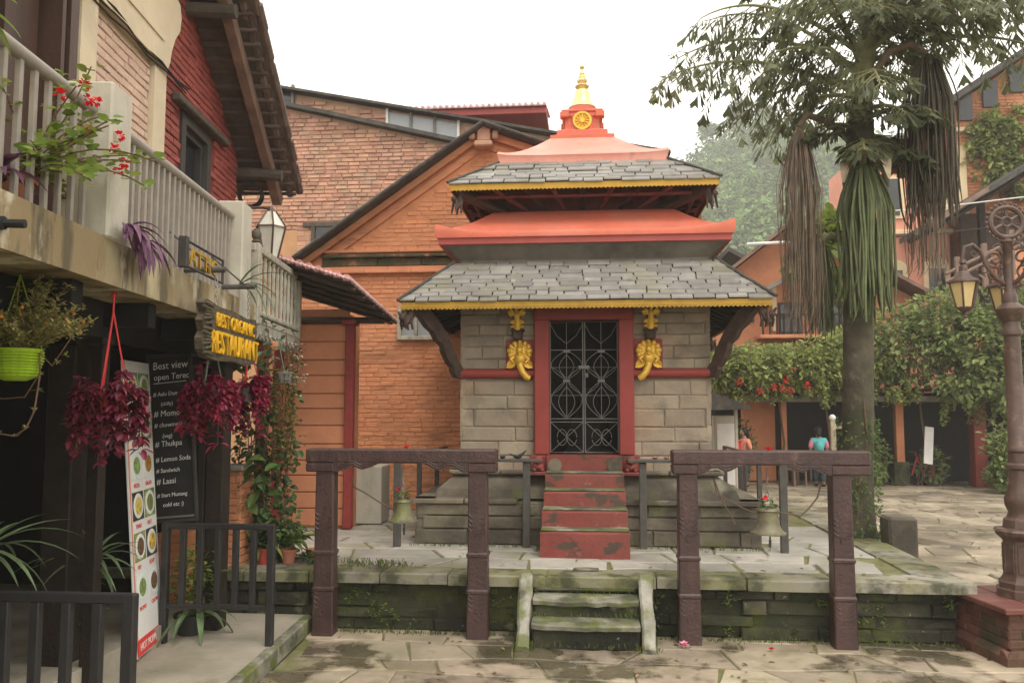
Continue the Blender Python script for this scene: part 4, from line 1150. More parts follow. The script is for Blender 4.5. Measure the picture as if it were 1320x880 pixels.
petal_flower((1.72, 8.0, 1.80), .045, 'red flower lying on top of the right bell frame beam')
petal_flower((0.88, 7.82, 0.02), .06, 'pink flower on the paving beside the left post of the right frame', m='cloth_pink')
petal_flower((1.66, 7.80, 0.02), .03, 'small red flower on the paving below the right bell')
petal_flower((0.50, 7.72, 0.03), .028, 'small red flower at the foot of the right stone stringer')
s = MB()
flag_geo(s, [(-.14, 8.38), (0.0, 8.35), (.1, 8.37), (.12, 8.43), (0, 8.46), (-.12, 8.44)], 0.598, .02, .006, rq); one(s, 'stone_slab', 'coping', 'small flat stone lying at the foot of the red stair', 'stone')

# ------------------------------------------------------------------ restaurant building on the left
TS = -0.1317
def E(y): return -3.42 + TS * (y - 8.04)
def WL(y): return -4.30 + TS * (y - 8.04)
NX, NY = 0.9914, 0.1306
UA = rad(97.5)
def wp(y, out, z): return V((WL(y) + NX * out, y + NY * out, z))
def ep(y, out, z): return V((E(y) + NX * out, y + NY * out, z))
rb_ = random.Random(17)
rs = thing('restaurant_building', 'two storey restaurant with stained concrete balcony, red brick gable and dark open ground floor', 'building', (-5, 5, 0))
RZ = lambda y: 5.29 + 0.625 * (10.8 - y)          # top of the verge
# upper wall core with door and window openings
def wslab(mb, y0, y1, z0, z1a, z1b=None, out=0.0, th=0.25):
    z1b = z1a if z1b is None else z1b
    mb.prism([wp(y0, out, z0), wp(y1, out, z0), wp(y1, out, z1b), wp(y0, out, z1a)], V((-NX, -NY, 0)) * th)
b = MB()
wslab(b, 0.8, 4.45, 3.0, 6.6); wslab(b, 4.452, 5.90, 5.70, 7.2); wslab(b, 5.902, 7.62, 3.0, 6.9, 6.75)
upper = b.build('cream_wall', 'cream', rs)
b = MB()
zt = lambda y: RZ(y) - 0.07
wslab(b, 7.622, 8.24, 3.0, zt(7.622), zt(8.24)); wslab(b, 8.242, 9.19, 3.0, 4.30); wslab(b, 8.242, 9.19, 5.40, zt(8.242), zt(9.19)); wslab(b, 9.192, 10.27, 3.0, zt(9.192), zt(10.27))
redw = b.build('red_wall', 'mortar_red', rs)
U = lambda y: (y - 8.04) / math.cos(rad(7.5))
YU = lambda u: 8.04 + u * math.cos(rad(7.5))
def inred(u, z, du, dz):
    y = YU(u)
    if z + dz > zt(YU(u + du)) - 0.01: return False
    if YU(u + du) > 8.26 and YU(u - du) < 9.17 and 4.32 < z < 5.38: return False
    return True
cs = courses(U(7.66), U(10.26), 3.3, 6.75, 0.235, 0.078, inred, 0.012, 0.12, rb_)
lay(cs, (WL(8.04), 8.04, 0), UA, 0.07, 'brick_red', redw, 'brick', proud=0.022, key=lambda c: abs(c[2] - 5.3), rough=0.008, rnd=rb_)
b = MB(); wslab(b, 4.3, 10.2, 3.0, 5.6, out=-0.8, th=0.05); b.build('dark_room', 'shade_black', rs)  # near-black sheet, painted shade behind the door and window openings
# cream panel with pinkish brick, pilaster, cornice scroll
b = MB(); wslab(b, 6.2, 7.36, 3.3, 5.50, out=0.012, th=0.02); pk = b.build('brick_panel', 'pink_mortar', rs)
cs = courses(U(6.21), U(7.35), 3.6, 5.50, 0.235, 0.078, None, 0.011, 0.12, rb_)
lay(cs, (WL(8.04), 8.04, 0), UA, 0.05, 'pink_brick', pk, 'brick', proud=0.03, rough=0.004, rnd=rb_, key=lambda c: -c[2], maxn=150)
b = MB(); wslab(b, 7.37, 7.66, 3.0, 5.62, out=0.07, th=0.07); b.build('pilaster', 'cream', rs)
b = MB(); wslab(b, 5.92, 6.19, 3.0, 5.62, out=0.07, th=0.07); b.build('pilaster', 'cream', rs)
sc_ = [(5.2, 5.56), (7.60, 5.56), (7.66, 5.66), (7.70, 5.80), (7.78, 5.96), (7.90, 6.10), (7.93, 6.25), (7.88, 6.38), (7.72, 6.42), (7.4, 6.46), (5.2, 6.46)]
b = MB(); b.prism([wp(y, 0.10, z) for y, z in sc_], V((-NX, -NY, 0)) * 0.10); b.build('scroll_cornice', 'cream', rs)
b = MB(); b.prism([wp(y, 0.115, z) for y, z in ((5.2, 5.80), (7.45, 5.80), (7.52, 5.84), (5.2, 5.84))], V((-NX, -NY, 0)) * 0.02); b.build('moulding', 'cream', rs)
for k, dz in enumerate((0.0, 0.05, 0.085)):
    s = MB(); s.tube([wp(4.6 + (8.2 - 4.6) * i / 14, 0.09 + 0.02 * math.sin(i * 1.7 + k), 5.56 + dz - 0.05 * math.sin(math.pi * i / 14) - (0.02 * k if i > 9 else 0)) for i in range(15)], 0.009, 5)
    s.build('wire', 'black_rubber', rs)
# door
b = MB()
for y, w_ in ((4.50, .12), (4.66, .05), (5.84, .12), (5.68, .05)):
    b.prism([wp(y - w_ / 2, 0.06, 3.27), wp(y + w_ / 2, 0.06, 3.27), wp(y + w_ / 2, 0.06, 5.68), wp(y - w_ / 2, 0.06, 5.68)], V((-NX, -NY, 0)) * 0.2)
b.prism([wp(4.44, 0.07, 5.60), wp(5.90, 0.07, 5.60), wp(5.90, 0.07, 5.75), wp(4.44, 0.07, 5.75)], V((-NX, -NY, 0)) * 0.2)
dr = b.build('door_frame', 'door_wood', rs)
b = MB(); wslab(b, 5.2, 5.62, 3.29, 5.58, out=-0.10, th=0.04); b.build('door_leaf', 'door_wood', rs)
# window in the red wall
b = MB()
for y0, y1, z0, z1, o in ((8.24, 8.36, 4.30, 5.40, .03), (9.07, 9.19, 4.30, 5.40, .03), (8.361, 9.069, 5.28, 5.40, .03), (8.361, 9.069, 4.30, 4.42, .03), (8.37, 8.43, 4.42, 5.28, -.03), (9.0, 9.06, 4.42, 5.28, -.03), (8.431, 8.999, 5.21, 5.28, -.03)):
    wslab(b, y0, y1, z0, z1, out=o, th=0.14)
wn = b.build('window_frame', 'window_wood', rs)
b = MB(); wslab(b, 8.43, 9.0, 4.42, 5.21, out=-0.10, th=0.01); b.build('pane', 'glass_dark', wn)
b = MB(); M = frame(wp(8.75, 0.08, 5.44), wp(9.75, 0.08, 5.47) - wp(8.75, 0.08, 5.44), (0, 0, 1)); b.box((0, 0, 0), (1.72, 0.085, 0.10), 0.015, M); b.build('lintel', 'old_timber', rs)
# roof overhanging the gable
OV = 0.68
b = MB(); th = 0.05
b.prism([wp(10.85, OV, RZ(10.85)), wp(5.6, OV, RZ(5.6)), wp(5.6, OV, RZ(5.6) - th), wp(10.85, OV, RZ(10.85) - th)], V((-NX, -NY, 0)) * 5.5)
roof = b.build('roof', 'soffit_wood', rs)
b = MB(); b.prism([wp(5.59, OV, RZ(5.6)), wp(.2, OV, RZ(5.6) - 3.2), wp(.2, OV, RZ(5.6) - 3.25), wp(5.59, OV, RZ(5.6) - .05)], V((-NX, -NY, 0)) * 5.5); b.build('shading_roof', 'soffit_wood', rs)  # out-of-view near slope, added to shade the balcony
y = 10.92
while y > 7.6:
    s = MB()
    o0 = OV + 0.05 + rb_.uniform(-.02, .02)
    a = wp(y, o0, RZ(y) + 0.005); c = wp(y - 0.25, o0, RZ(y - 0.25) + 0.02)
    s.tube([a + V((-NX, -NY, 0)) * 0.02, c + V((-NX, -NY, 0)) * 0.02], [0.055, 0.048], 7)
    s.tube([a - V((0, 0, .05)) + V((-NX, -NY, 0)) * 0.15, c - V((0, 0, .05)) + V((-NX, -NY, 0)) * 0.15], [0.05, 0.05], 6)
    s.build('roof_tile', 'clay_tile', roof)
    s = MB(); d = V((-NX, -NY, 0))
    p = wp(y - 0.07, OV - 0.02, RZ(y - .07) - 0.075 - rb_.uniform(0, .012)); s.tube([p, p + d * 2.2], 0.028 + rb_.uniform(-.004, .006), 5); s.build('batten', 'soffit_wood', roof)
    y -= 0.165
b = MB()
for off, w_, z_ in ((0.41, .10, .12),):
    a = wp(10.88, off, RZ(10.88) - .18); c = wp(6.0, off, RZ(6.0) - .18); M = frame((a + c) / 2, c - a, (NX, NY, 0)); b.box((0, 0, 0), ((c - a).length, w_ + .03, .15), .012, M)
b.build('verge_rafter', 'roof_timber', roof)
b = MB(); a = wp(10.3, -.2, 5.30); c = wp(10.3, 0.6, 5.27); b.tube([a, (a + c) / 2 + V((0, 0, .01)), c], [.085, .08, .075], 9); b.build('purlin_log', 'old_timber', roof)
b = MB(); a = wp(8.3, -.2, 6.55); c = wp(8.3, 0.55, 6.53); b.tube([a, c], .08, 9); b.build('purlin_log', 'old_timber', roof)
s = MB()
for i in range(7):
    s.tube([wp(10.36 + 0.11 * i / 6, 0.16, 5.03) + V((0, 0, 0)) + V((NX * (0.155 - .008 * (i % 3)) * math.cos(a), NY * .155 * math.cos(a), (0.155 - .008 * (i % 3)) * math.sin(a))) for a in [k * math.pi / 9 for k in range(18)]], .012, 5, True)
one(s, 'cable_coil', 'black_rubber', 'coil of black cable hung on the corner of the red brick gable', 'cable coil')
# balcony slab and edge
b = MB()
b.prism([ep(0.8, 0, 2.98), ep(8.25, 0, 2.98), ep(8.25, -.42, 2.98), ep(0.8, -.42, 2.98)], (0, 0, 0.29))
b.prism([ep(0.8, -.421, 3.10), ep(8.25, -.421, 3.10), ep(8.25, -4.6, 3.10), ep(0.8, -4.6, 3.10)], (0, 0, 0.168))
slab = b.build('balcony_slab', 'concrete_cream', rs)
b = MB(); b.prism([ep(0.8, -.45, 2.72), ep(8.2, -.45, 2.72), ep(8.2, -.62, 2.72), ep(0.8, -.62, 2.72)], (0, 0, 0.375)); b.build('edge_beam', 'shade_black', rs)  # near-black colour carries the shade under the slab
for y in (2.6, 3.7, 4.75, 5.9, 7.0, 8.0):
    b = MB(); b.prism([ep(y - .07, -.12, 2.80), ep(y + .07, -.12, 2.80), ep(y + .07, -4.5, 2.80), ep(y - .07, -4.5, 2.80)], (0, 0, .175)); b.build('joist', 'shade_black', rs)
def pillar(y, z0, z1, w_, d_):
    s = MB(); M = Matrix.Translation(ep(y, -d_ / 2 + .02, (z0 + z1) / 2)) @ Matrix.Rotation(UA, 4, 'Z'); s.box((0, 0, 0), (w_, d_, z1 - z0), .015, M); s.build('balcony_pillar', 'concrete_pale', rs)
pillar(4.96, 3.262, 4.27, .30, .34); pillar(7.86, 2.96, 4.24, .32, .26)
def balus(y0, y1, n):
    s = MB(); s.tube([ep(y0, -.10, 4.08), ep(y1, -.10, 4.08)], .042, 10); r_ = s.build('handrail', 'baluster_paint', rs, smooth=True)
    for i in range(n):
        y = y0 + (y1 - y0) * (i + .5) / n
        s = MB(); M = Matrix.Translation(ep(y, -.10, 3.66)) @ Matrix.Rotation(UA, 4, 'Z'); s.box((0, 0, 0), (.034, .034, .82), .004, M); s.build('baluster', 'baluster_paint', rs)
balus(2.6, 4.79, 15); balus(5.13, 7.68, 23)
s = MB(); a = ep(3.72, -.05, 3.10); s.tube([a, a + V((.16, .03, 0))], .022, 8); s.lathe([(.035, 0), (.035, .02)], (0, 0, 0), 10, Matrix.Translation(a + V((.05, 0, 0))) @ Matrix.Rotation(rad(90), 4, 'Y')); s.build('drain_spout', 'black_rubber', rs)
# ground floor: posts, back and end walls
for (px, py, w_) in ((-3.93, 5.95, .22), (-3.66, 5.9, .10), (-3.95, 4.35, .2), (-3.47, 7.55, .17), (-3.60, 7.5, .07), (-3.15, 3.4, .14)):
    s = MB(); s.box((px, py, 1.5), (w_, w_, 2.7), .01); s.box((px, py, 2.72), (w_ * 1.5, w_ * 1.5, .12), .02); s.build('post', 'dark_wood', rs)
b = MB(); b.box((-7.2, 4.6, 1.6), (.1, 8.6, 3.0)); b.build('back_wall', 'shade_black', rs)  # ground floor walls painted near-black, shade put into their colour
b = MB(); b.box((-5.6, 8.55, 1.6), (3.2, .12, 3.0)); b.build('end_wall', 'shade_black', rs)
b = MB(); b.box((-5.6, .65, 1.6), (4.2, .1, 3.0)); b.build('near_wall', 'shade_black', rs)
b = MB(); b.box((-4.55, 8.3, 1.6), (.9, .3, 2.6)); b.build('wall_return', 'shade_black', rs)
# wooden balcony beyond the pillar
wb = thing('wooden_balcony', 'weathered carved wooden balcony with turned balusters beyond the white pillar', 'balcony', (-3.6, 9.3, 3.0))
def bp(y, out, z): return ep(y, out + .02, z)
s = MB(); s.prism([bp(8.26, 0, 3.02), bp(10.3, 0, 3.02), bp(10.3, -.9, 3.02), bp(8.26, -.9, 3.02)], (0, 0, .08)); s.build('floor', 'balcony_wood', wb)
for z, w_ in ((3.12, .07), (3.20, .05), (3.88, .08)):
    s = MB(); M = Matrix.Translation(bp(9.28, -.03, z)) @ Matrix.Rotation(UA, 4, 'Z'); s.box((0, 0, 0), (2.1, .08, w_), .01, M); s.build('rail', 'balcony_wood', wb)
    s = MB(); M = Matrix.Translation(bp(8.26, -.42, z)) @ Matrix.Rotation(UA + math.pi / 2, 4, 'Z'); s.box((0, 0, 0), (.8, .08, w_), .01, M); s.build('rail', 'balcony_wood', wb)
for y in (8.29, 10.28):
    s = MB(); M = Matrix.Translation(bp(y, -.03, 3.5)) @ Matrix.Rotation(UA, 4, 'Z'); s.box((0, 0, 0), (.10, .10, .86), .01, M); p_ = s.build('corner_post', 'balcony_wood', wb)
    s = MB(); q = bp(y, -.03, 3.93); s.lathe([(.03, 0), (.05, .02), (.03, .04), (.055, .08), (.05, .12), (.02, .16)], q, 12); s.build('finial', 'old_timber', p_, smooth=True)
s = MB(); s.prism([bp(8.3, -.70, 3.10), bp(10.25, -.70, 3.10), bp(10.25, -.70, 3.9), bp(8.3, -.70, 3.9)], V((-NX, -NY, 0)) * .04); s.build('shade_panel', 'dark_wood', wb)  # added dark panel, paints the shade seen between the balusters
tb = [(.018, 0), (.026, .03), (.018, .06), (.024, .12), (.03, .2), (.02, .28), (.026, .31), (.018, .34), (.026, .37), (.02, .42), (.028, .5), (.018, .58), (.026, .61), (.018, .64)]
for i in range(10):
    y = 8.46 + 1.68 * i / 9
    s = MB(); s.lathe(tb, bp(y, -.03, 3.215), 8); s.build('baluster', 'balcony_wood', wb, smooth=True)
for i in range(5):
    s = MB(); q = bp(8.26, -.12 - .13 * i, 3.215); s.lathe(tb, q, 8); s.build('baluster', 'balcony_wood', wb, smooth=True)
s = MB(); n = 26; pts = []
for i in range(n + 1):
    pts.append((8.28 + 2.0 * i / n, 2.90 + .035 * abs(math.sin(i * math.pi / 2.0 + .4)) + .02 * (i % 2)))
s.prism([bp(y, -.0, z) for y, z in pts] + [bp(10.28, 0, 3.02), bp(8.28, 0, 3.02)], V((-NX, -NY, 0)) * .04); vl = s.build('valance', 'balcony_wood', wb)
for i in range(9):
    y = 8.42 + 1.7 * i / 8
    s = MB(); s.tube([bp(y + (.07 - .006 * k) * math.cos(k * .7), .012, 2.965 + (.035 - .003 * k) * math.sin(k * .7)) for k in range(10)], .008, 5); s.build('scroll', 'balcony_wood', vl)
for y in (8.8, 9.7):
    s = MB(); s.prism([bp(y, -.9, 3.0), bp(y, -.1, 3.0), bp(y, -.3, 2.9), bp(y, -.8, 2.55), bp(y, -.9, 2.5)], (0, .08, 0)); s.build('bracket', 'dark_wood', wb)
# lantern on the balcony corner
ln = thing('lantern', 'six sided brown lantern with pale glass beside the wooden balcony', 'lantern', (-3.62, 9.1, 3.95))
c = V((-3.63, 9.1, 0))
s = MB(); s.tube([c + V((-.6, -.1, 4.50)), c + V((-.1, 0, 4.52)), c + V((0, 0, 4.50))], .018, 6); s.lathe([(.05, 4.46), (.04, 4.50), (.02, 4.53)], c, 8); s.lathe([(.185, 4.27), (.17, 4.29)], c, 6, cap=True); s.lathe([(.09, 3.93), (.07, 3.90), (.02, 3.86)], c, 6)
for k in range(6):
    a = k * math.pi / 3; d = V((math.cos(a), math.sin(a), 0)); s.tube([c + d * .175 + V((0, 0, 4.28)), c + d * .09 + V((0, 0, 3.93))], .012, 5); s.tube([c + d * .178 + V((0, 0, 4.285)), c + d * .06 + V((0, 0, 4.47))], .011, 5)
s.build('frame', 'lamp_brown', ln)
for k in range(6):
    a, a2 = k * math.pi / 3, (k + 1) * math.pi / 3; d, d2 = V((math.cos(a), math.sin(a), 0)), V((math.cos(a2), math.sin(a2), 0))
    s = MB(); s.add([c + d * .17 + V((0, 0, 4.28)), c + d2 * .17 + V((0, 0, 4.28)), c + d2 * .087 + V((0, 0, 3.93)), c + d * .087 + V((0, 0, 3.93))], [(0, 1, 2, 3)]); s.build('pane', 'lantern_pale', ln)
    s = MB(); s.add([c + d * .173 + V((0, 0, 4.285)), c + d2 * .173 + V((0, 0, 4.285)), c + d2 * .055 + V((0, 0, 4.465)), c + d * .055 + V((0, 0, 4.465))], [(3, 2, 1, 0)]); s.build('roof_pane', 'lantern_pale', ln)

# signs ------------------------------------------------------------------
SX = -3.22
def sp(y, z, out=0): return V((SX + TS * (y - 8.04) + NX * out, y + NY * out, z))
sg = thing('hanging_sign', 'weathered wooden board with raised yellow restaurant lettering hung on chains', 'sign', (SX, 6.9, 2.6))
out_ = [(6.12, 2.66), (6.10, 2.74), (6.16, 2.80), (6.10, 2.88), (6.17, 2.95), (6.11, 3.02), (6.20, 3.06), (6.5, 3.03), (6.9, 3.04), (7.3, 3.02), (7.62, 3.04), (7.66, 2.92), (7.60, 2.82), (7.67, 2.72), (7.62, 2.62), (7.3, 2.58), (6.9, 2.60), (6.5, 2.58), (6.2, 2.60)]
s = MB(); s.prism([sp(y, z) for y, z in out_], V((-NX, -NY, 0)) * .06); bd = s.build('board', 'sign_wood', sg)
for i in range(13):
    z = 2.63 + .033 * i; s = MB(); s.tube([sp(6.13 + .03 * math.sin(i * 2.1), z, .004), sp(6.26, z + .02 * math.sin(i), .012), sp(6.36 - .05 * (i % 3), z - .01, .004)], [.012, .014, .006], 5); s.build('bark_ridge', 'sign_wood', bd)
M1 = frame(sp(6.42, 2.865, .004), sp(7, 2, 0) - sp(6, 2, 0), (0, 0, 1)); text('BEST ORGANIC', .165, M1, 'sign_yellow', sg, ext=.012, sx=.98)
M1 = frame(sp(6.28, 2.645, .004), sp(7, 2, 0) - sp(6, 2, 0), (0, 0, 1)); text('RESTAURANT', .265, M1, 'sign_yellow', sg, ext=.014, sx=.86)
for y in (6.50, 7.45):
    s = MB(); z = 3.05; k = 0
    while z < 3.30:
        q = sp(y, z, -.03); s.tube([q + V(((.012 * math.cos(a) if k % 2 else 0), (0 if k % 2 else .012 * math.cos(a)), .024 * math.sin(a) + .02)) for a in [i * math.pi / 4 for i in range(8)]], .0045, 4, True); z += .036; k += 1
    s.build('chain', 'chain', sg)
    s = MB(); s.tube([sp(y, 3.335, -.42), sp(y, 3.34, .04)], .024, 8); s.build('support_bar', 'rail_metal', sg)
    s = MB(); s.tube([sp(y, 3.34, -.05), sp(y - .35, 3.62, -.34)], .008, 5); s.build('stay', 'rail_metal', sg)
# openwork metal sign standing on the slab edge
a2 = thing('metal_sign', 'small open metal frame sign with yellow letters on the balcony edge', 'sign', (-3.1, 6.3, 3.3))
def ap(y, z, out=0): return V((-3.30 + TS * (y - 8.04) + NX * out, y + NY * out, z))
s = MB()
for p, q in (((5.88, 3.27), (5.88, 3.47)), ((5.88, 3.47), (6.80, 3.47)), ((6.80, 3.47), (6.80, 3.27)), ((5.88, 3.275), (6.80, 3.275))): s.tube([ap(*p), ap(*q)], .011, 6)
M = Matrix.Translation(ap(5.86, 3.37)) @ Matrix.Rotation(UA, 4, 'Z'); s.box((0, 0, 0), (.05, .07, .24), .008, M); s.build('frame', 'window_wood', a2)
text('ATTIC', .19, frame(ap(5.98, 3.30, .0), ap(7, 0) - ap(6, 0), (0, 0, 1)), 'sign_dull', a2, ext=.008, sx=1.28)
# menu banner
bn = thing('menu_banner', 'tall white menu banner with rows of food photos and red captions', 'banner', (-3.69, 6.8, .2))
B0, B1 = V((-3.615, 6.50, .175)), V((-3.735, 7.12, .175)); TT = V((-.20, -.03, 2.42))
MBn = frame(B0, B1 - B0, TT); BW = (B1 - B0).length; BH = TT.length
s = MB(); s.box((BW / 2, BH / 2, -.012), (BW, BH, .02), .003, MBn); s.build('panel', 'banner_white', bn)
s = MB(); s.box((BW / 2, .075, .002), (BW, .13, .006), .001, MBn); s.build('red_strip', 'banner_red', bn)
s = MB(); s.box((.012, BH / 2, .001), (.02, BH, .008), .001, MBn); s.build('edge_trim', 'pink_plaster', bn)
text('HOT POPPIA', .085, MBn @ Matrix.Translation((.06, .045, .006)), 'banner_white', bn, ext=.001, sx=.9)
cap = ['MOMO', 'CHOW', 'FRY', 'SOUP', 'THALI', 'RICE', 'PIZZA', 'SALAD', 'CURRY', 'TEA', 'ROLL', 'EGG']
rc = random.Random(4)
mats_ = ['photo_green', 'photo_brown', 'photo_brown', 'photo_orange', 'photo_yellow', 'photo_green', 'photo_green', 'photo_orange', 'photo_orange', 'photo_dark', 'photo_yellow', 'photo_green']
for r_ in range(6):
    for c_ in range(2):
        x0 = .05 + c_ * .285; y0 = .42 + r_ * .335; ww, hh = .255, .235
        back = 'photo_dark' if (r_ + c_) % 2 == 0 and r_ in (1, 2, 4) else ('plate' if r_ in (0, 3) else 'photo_green')
        s = MB(); s.box((x0 + ww / 2, y0 + hh / 2, .001), (ww, hh, .004), .0005, MBn); ph = s.build('photo', back, bn)
        T_ = MBn @ Matrix.Translation((x0 + ww / 2, y0 + hh / 2, .003)) @ Matrix.Diagonal((1.08, 1, 1, 1))
        s = MB(); s.lathe([(0, 0), (.105, 0), (.10, .003), (0, .003)], (0, 0, 0), 20, T_); s.build('plate', 'plate', ph)
        s = MB(); s.lathe([(0, .0035), (.075, .0035), (.06, .006), (0, .006)], (0, 0, 0), 14, T_); s.build('food', mats_[r_ * 2 + c_], ph)
        text(cap[(r_ * 2 + c_) % 12], .05, MBn @ Matrix.Translation((x0 + .05, y0 - .065, .002)), 'banner_red', bn, 'caption', .001)
# chalkboard
cb = thing('chalkboard', 'black framed chalkboard menu with white handwritten list on a post', 'chalkboard', (-3.85, 7.42, 1.1))
MC = frame((-3.975, 7.36, 1.13), V((.36, .05, -.0)), V((-.115, 0, 1.55)))
MC = Matrix.Translation((-3.975, 7.36, 1.13)) @ Matrix.Rotation(rad(8), 4, 'Z') @ Matrix.Rotation(rad(-4.2), 4, 'Y') @ Matrix.Rotation(rad(90), 4, 'X')
CW, CH = .385, 1.56
s = MB(); s.box((CW / 2, CH / 2, -.01), (CW, CH, .02), .002, MC); s.build('board', 'chalkboard', cb)
for q in (((CW / 2, .012, .004), (CW + .03, .03, .03)), ((CW / 2, CH - .012, .004), (CW + .03, .03, .03)), ((.0, CH / 2, .004), (.03, CH, .03)), ((CW, CH / 2, .004), (.03, CH, .03))):
    s = MB(); s.box(q[0], q[1], .004, MC); s.build('frame_bar', 'window_wood', cb)
s = MB(); s.box((CW / 2, .05, .015), (CW - .04, .02, .02), .004, MC); s.build('chalk_ledge', 'concrete_grey', cb)
lines = [('Best view', .035, 1.42, .098), ('open Terece', .04, 1.32, .082), ('# Aalu Dum', .03, 1.17, .055), ('   (chilly)', .06, 1.08, .05), ('# Momo', .03, .98, .08), ('# chowmein', .03, .88, .06), ('   (veg)', .06, .78, .055), ('# Thukpa', .03, .70, .075), ('# Lemon Soda', .03, .56, .064), ('# Sandwich', .03, .46, .055), ('# Lassi', .03, .355, .075), ('# Start Mustang', .03, .235, .05), ('   cold etc :)', .04, .145, .055)]
for t_, x_, y_, z_ in lines:
    text(t_, z_, MC @ Matrix.Translation((x_, y_, .002)) @ Matrix.Rotation(rad(1.5), 4, 'Z'), 'chalk', cb, 'handwriting', .0008, .85, shear=.12)
s = MB(); s.tube([MC @ V((.04, 1.29, .003)), MC @ V((.34, 1.30, .003))], .003, 4); s.build('underline', 'chalk', cb)

# black metal fences -------------------------------------------------------
def fence(y, x0, x1, ztop, zlow, zb, n, lab, ends, rh=.055, bw=.055):
    t = thing('metal_fence', lab, 'fence', ((x0 + x1) / 2, y, zb), 'black metal fences of the terrace')
    s = MB(); s.box(((x0 + x1) / 2, y, ztop - rh / 2), (x1 - x0, .05, rh), .006); s.build('top_rail', 'fence_metal', t)
    if zlow: s = MB(); s.box(((x0 + x1) / 2, y, zlow), (x1 - x0 - .02, .04, .045), .005); s.build('bottom_rail', 'fence_metal', t)
    for i in range(n):
        x = x0 + .03 + (x1 - x0 - .06) * i / (n - 1)
        end = i in ends
        z0 = zb if end else (zlow or zb)
        z1 = ztop - (.004 if end else rh)
        s = MB(); s.box((x, y + (.002 if end else 0), (z0 + z1) / 2), (bw + (.012 if end else 0), .05 if not end else .062, z1 - z0), .005); s.build('end_post' if end else 'bar', 'fence_metal', t)
fence(4.45, -3.66, -2.50, 1.17, None, .15, 7, 'black metal fence nearest the camera in front of the banner', (0, 6))
fence(7.05, -3.73, -2.71, 1.185, .47, .0, 7, 'black metal fence between the chalkboard and the paved court', (0, 6), .05, .05)

# brick pier, painted posts
pr_ = thing('brick_pier', 'low orange brick pier behind the far black fence', 'pier', (-3.72, 8.42, .3))
s = MB(); s.box((-3.72, 8.45, .9), (.30, .30, 1.3), .01); pc = s.build('core', 'mortar_orange', pr_)
cs = courses(-.16, .16, .3, 1.5, .17, .075, None, .01, .1, rb_); lay(cs, (-3.72, 8.285, 0), 0, .05, 'brick_orange', pc, 'brick', proud=.0, rnd=rb_)
cs = courses(-.16, .16, .3, 1.5, .17, .075, None, .01, .1, rb_); lay(cs, (-3.555, 8.45, 0), rad(90), .05, 'brick_orange', pc, 'brick', proud=.0, rnd=rb_)
s = MB(); s.box((-3.72, 8.44, 1.57), (.38, .38, .06), .015); s.build('cap', 'concrete_grey', pr_)
pr2 = thing('brick_pier', 'short orange brick pier beside the chalkboard post', 'pier', (-3.95, 7.75, .3))
s = MB(); s.box((-3.97, 7.78, .65), (.28, .28, .7), .01); pc = s.build('core', 'mortar_orange', pr2)
cs = courses(-.15, .15, .3, 1.0, .17, .075, None, .01, .1, rb_); lay(cs, (-3.97, 7.63, 0), 0, .05, 'brick_orange', pc, 'brick', rnd=rb_)
for x, y, w_, m, lab in ((-3.62, 9.0, .15, 'plaster_orange', 'orange painted post behind the climbing plants'), (-3.98, 11.2, .12, 'red_post', 'dark red painted post at the left of the orange annex')):
    s = MB(); s.box((x, y, 1.75), (w_, w_, 2.4), .012); s.box((x, y, 2.9), (w_ * 1.5, w_ * 1.5, .1), .015); s.box((x, y, .64), (w_ * 1.4, w_ * 1.4, .14), .015); one(s, 'painted_post', m, lab, 'post')

# ------------------------------------------------------------------ orange annex with lean-to roof
an = thing('annex', 'small orange plank annex with dark lean-to roof and red corner posts', 'annex', (-3.6, 11.5, PZ))
s = MB(); s.box((-3.85, 11.22, 2.0), (1.28, .42, 2.95), .01); aw = s.build('wall', 'mortar_orange', an)
z = .60
while z < 3.36:
    h = rb_.uniform(.20, .27)
    s = MB(); s.box((-3.72, 10.995 + rb_.uniform(-.004, .004), z + h / 2), (.98, .045, h - .014), .008); s.build('board', 'plaster_orange', aw)
    z += h
for x in (-4.2, -3.205):
    s = MB(); s.box((x, 10.96, 1.98), (.115, .13, 2.80), .012); s.box((x, 10.95, 3.36), (.2, .2, .08), .015); s.build('corner_post', 'red_post', an)
QA, QB, QC, QD = V((-3.95, 9.75, 4.06)), V((-2.87, 9.75, 3.72)), V((-2.57, 11.0, 3.335)), V((-3.95, 11.0, 3.76))
s = MB(); s.prism([QA, QB, QC, QD], (0, 0, .05)); ro = s.build('roof', 'lean_wood', an)
for P0, P1, n in ((QA, QB, 20), (QB, QC, 14)):
    for i in range(n):
        p, q = P0 + (P1 - P0) * (i / n), P0 + (P1 - P0) * ((i + .8) / n)
        s = MB(); s.tube([p + V((0, -.01, .05)), q + V((0, -.01, .042))], [.016, .026], 7); s.build('verge_tile', 'pale_tile', ro)
for i in range(9):
    t = (i + .5) / 9; s = MB(); s.tube([QA + (QB - QA) * t + V((0, 0, .055)), QD + (QC - QD) * t + V((0, 0, .055))], .05, 6); s.build('tile_row', 'pink_tile', ro)
for i in range(5):
    t = (i + .5) / 5; s = MB(); s.tube([QA + (QD - QA) * t - V((0, 0, .03)), QB + (QC - QB) * t - V((0, 0, .03))], .028, 4); s.build('rafter', 'lean_wood', ro)
s = MB(); s.tube([(-4.1, 10.9, 3.40), (-2.72, 10.9, 3.38)], .045, 4); s.build('purlin', 'lean_wood', ro)
s = MB(); s.box((-3.165, 11.62, .98), (.62, .5, .80), .012); one(s, 'concrete_block', 'concrete_pale', 'plain pale concrete block standing against the orange wall', 'block')
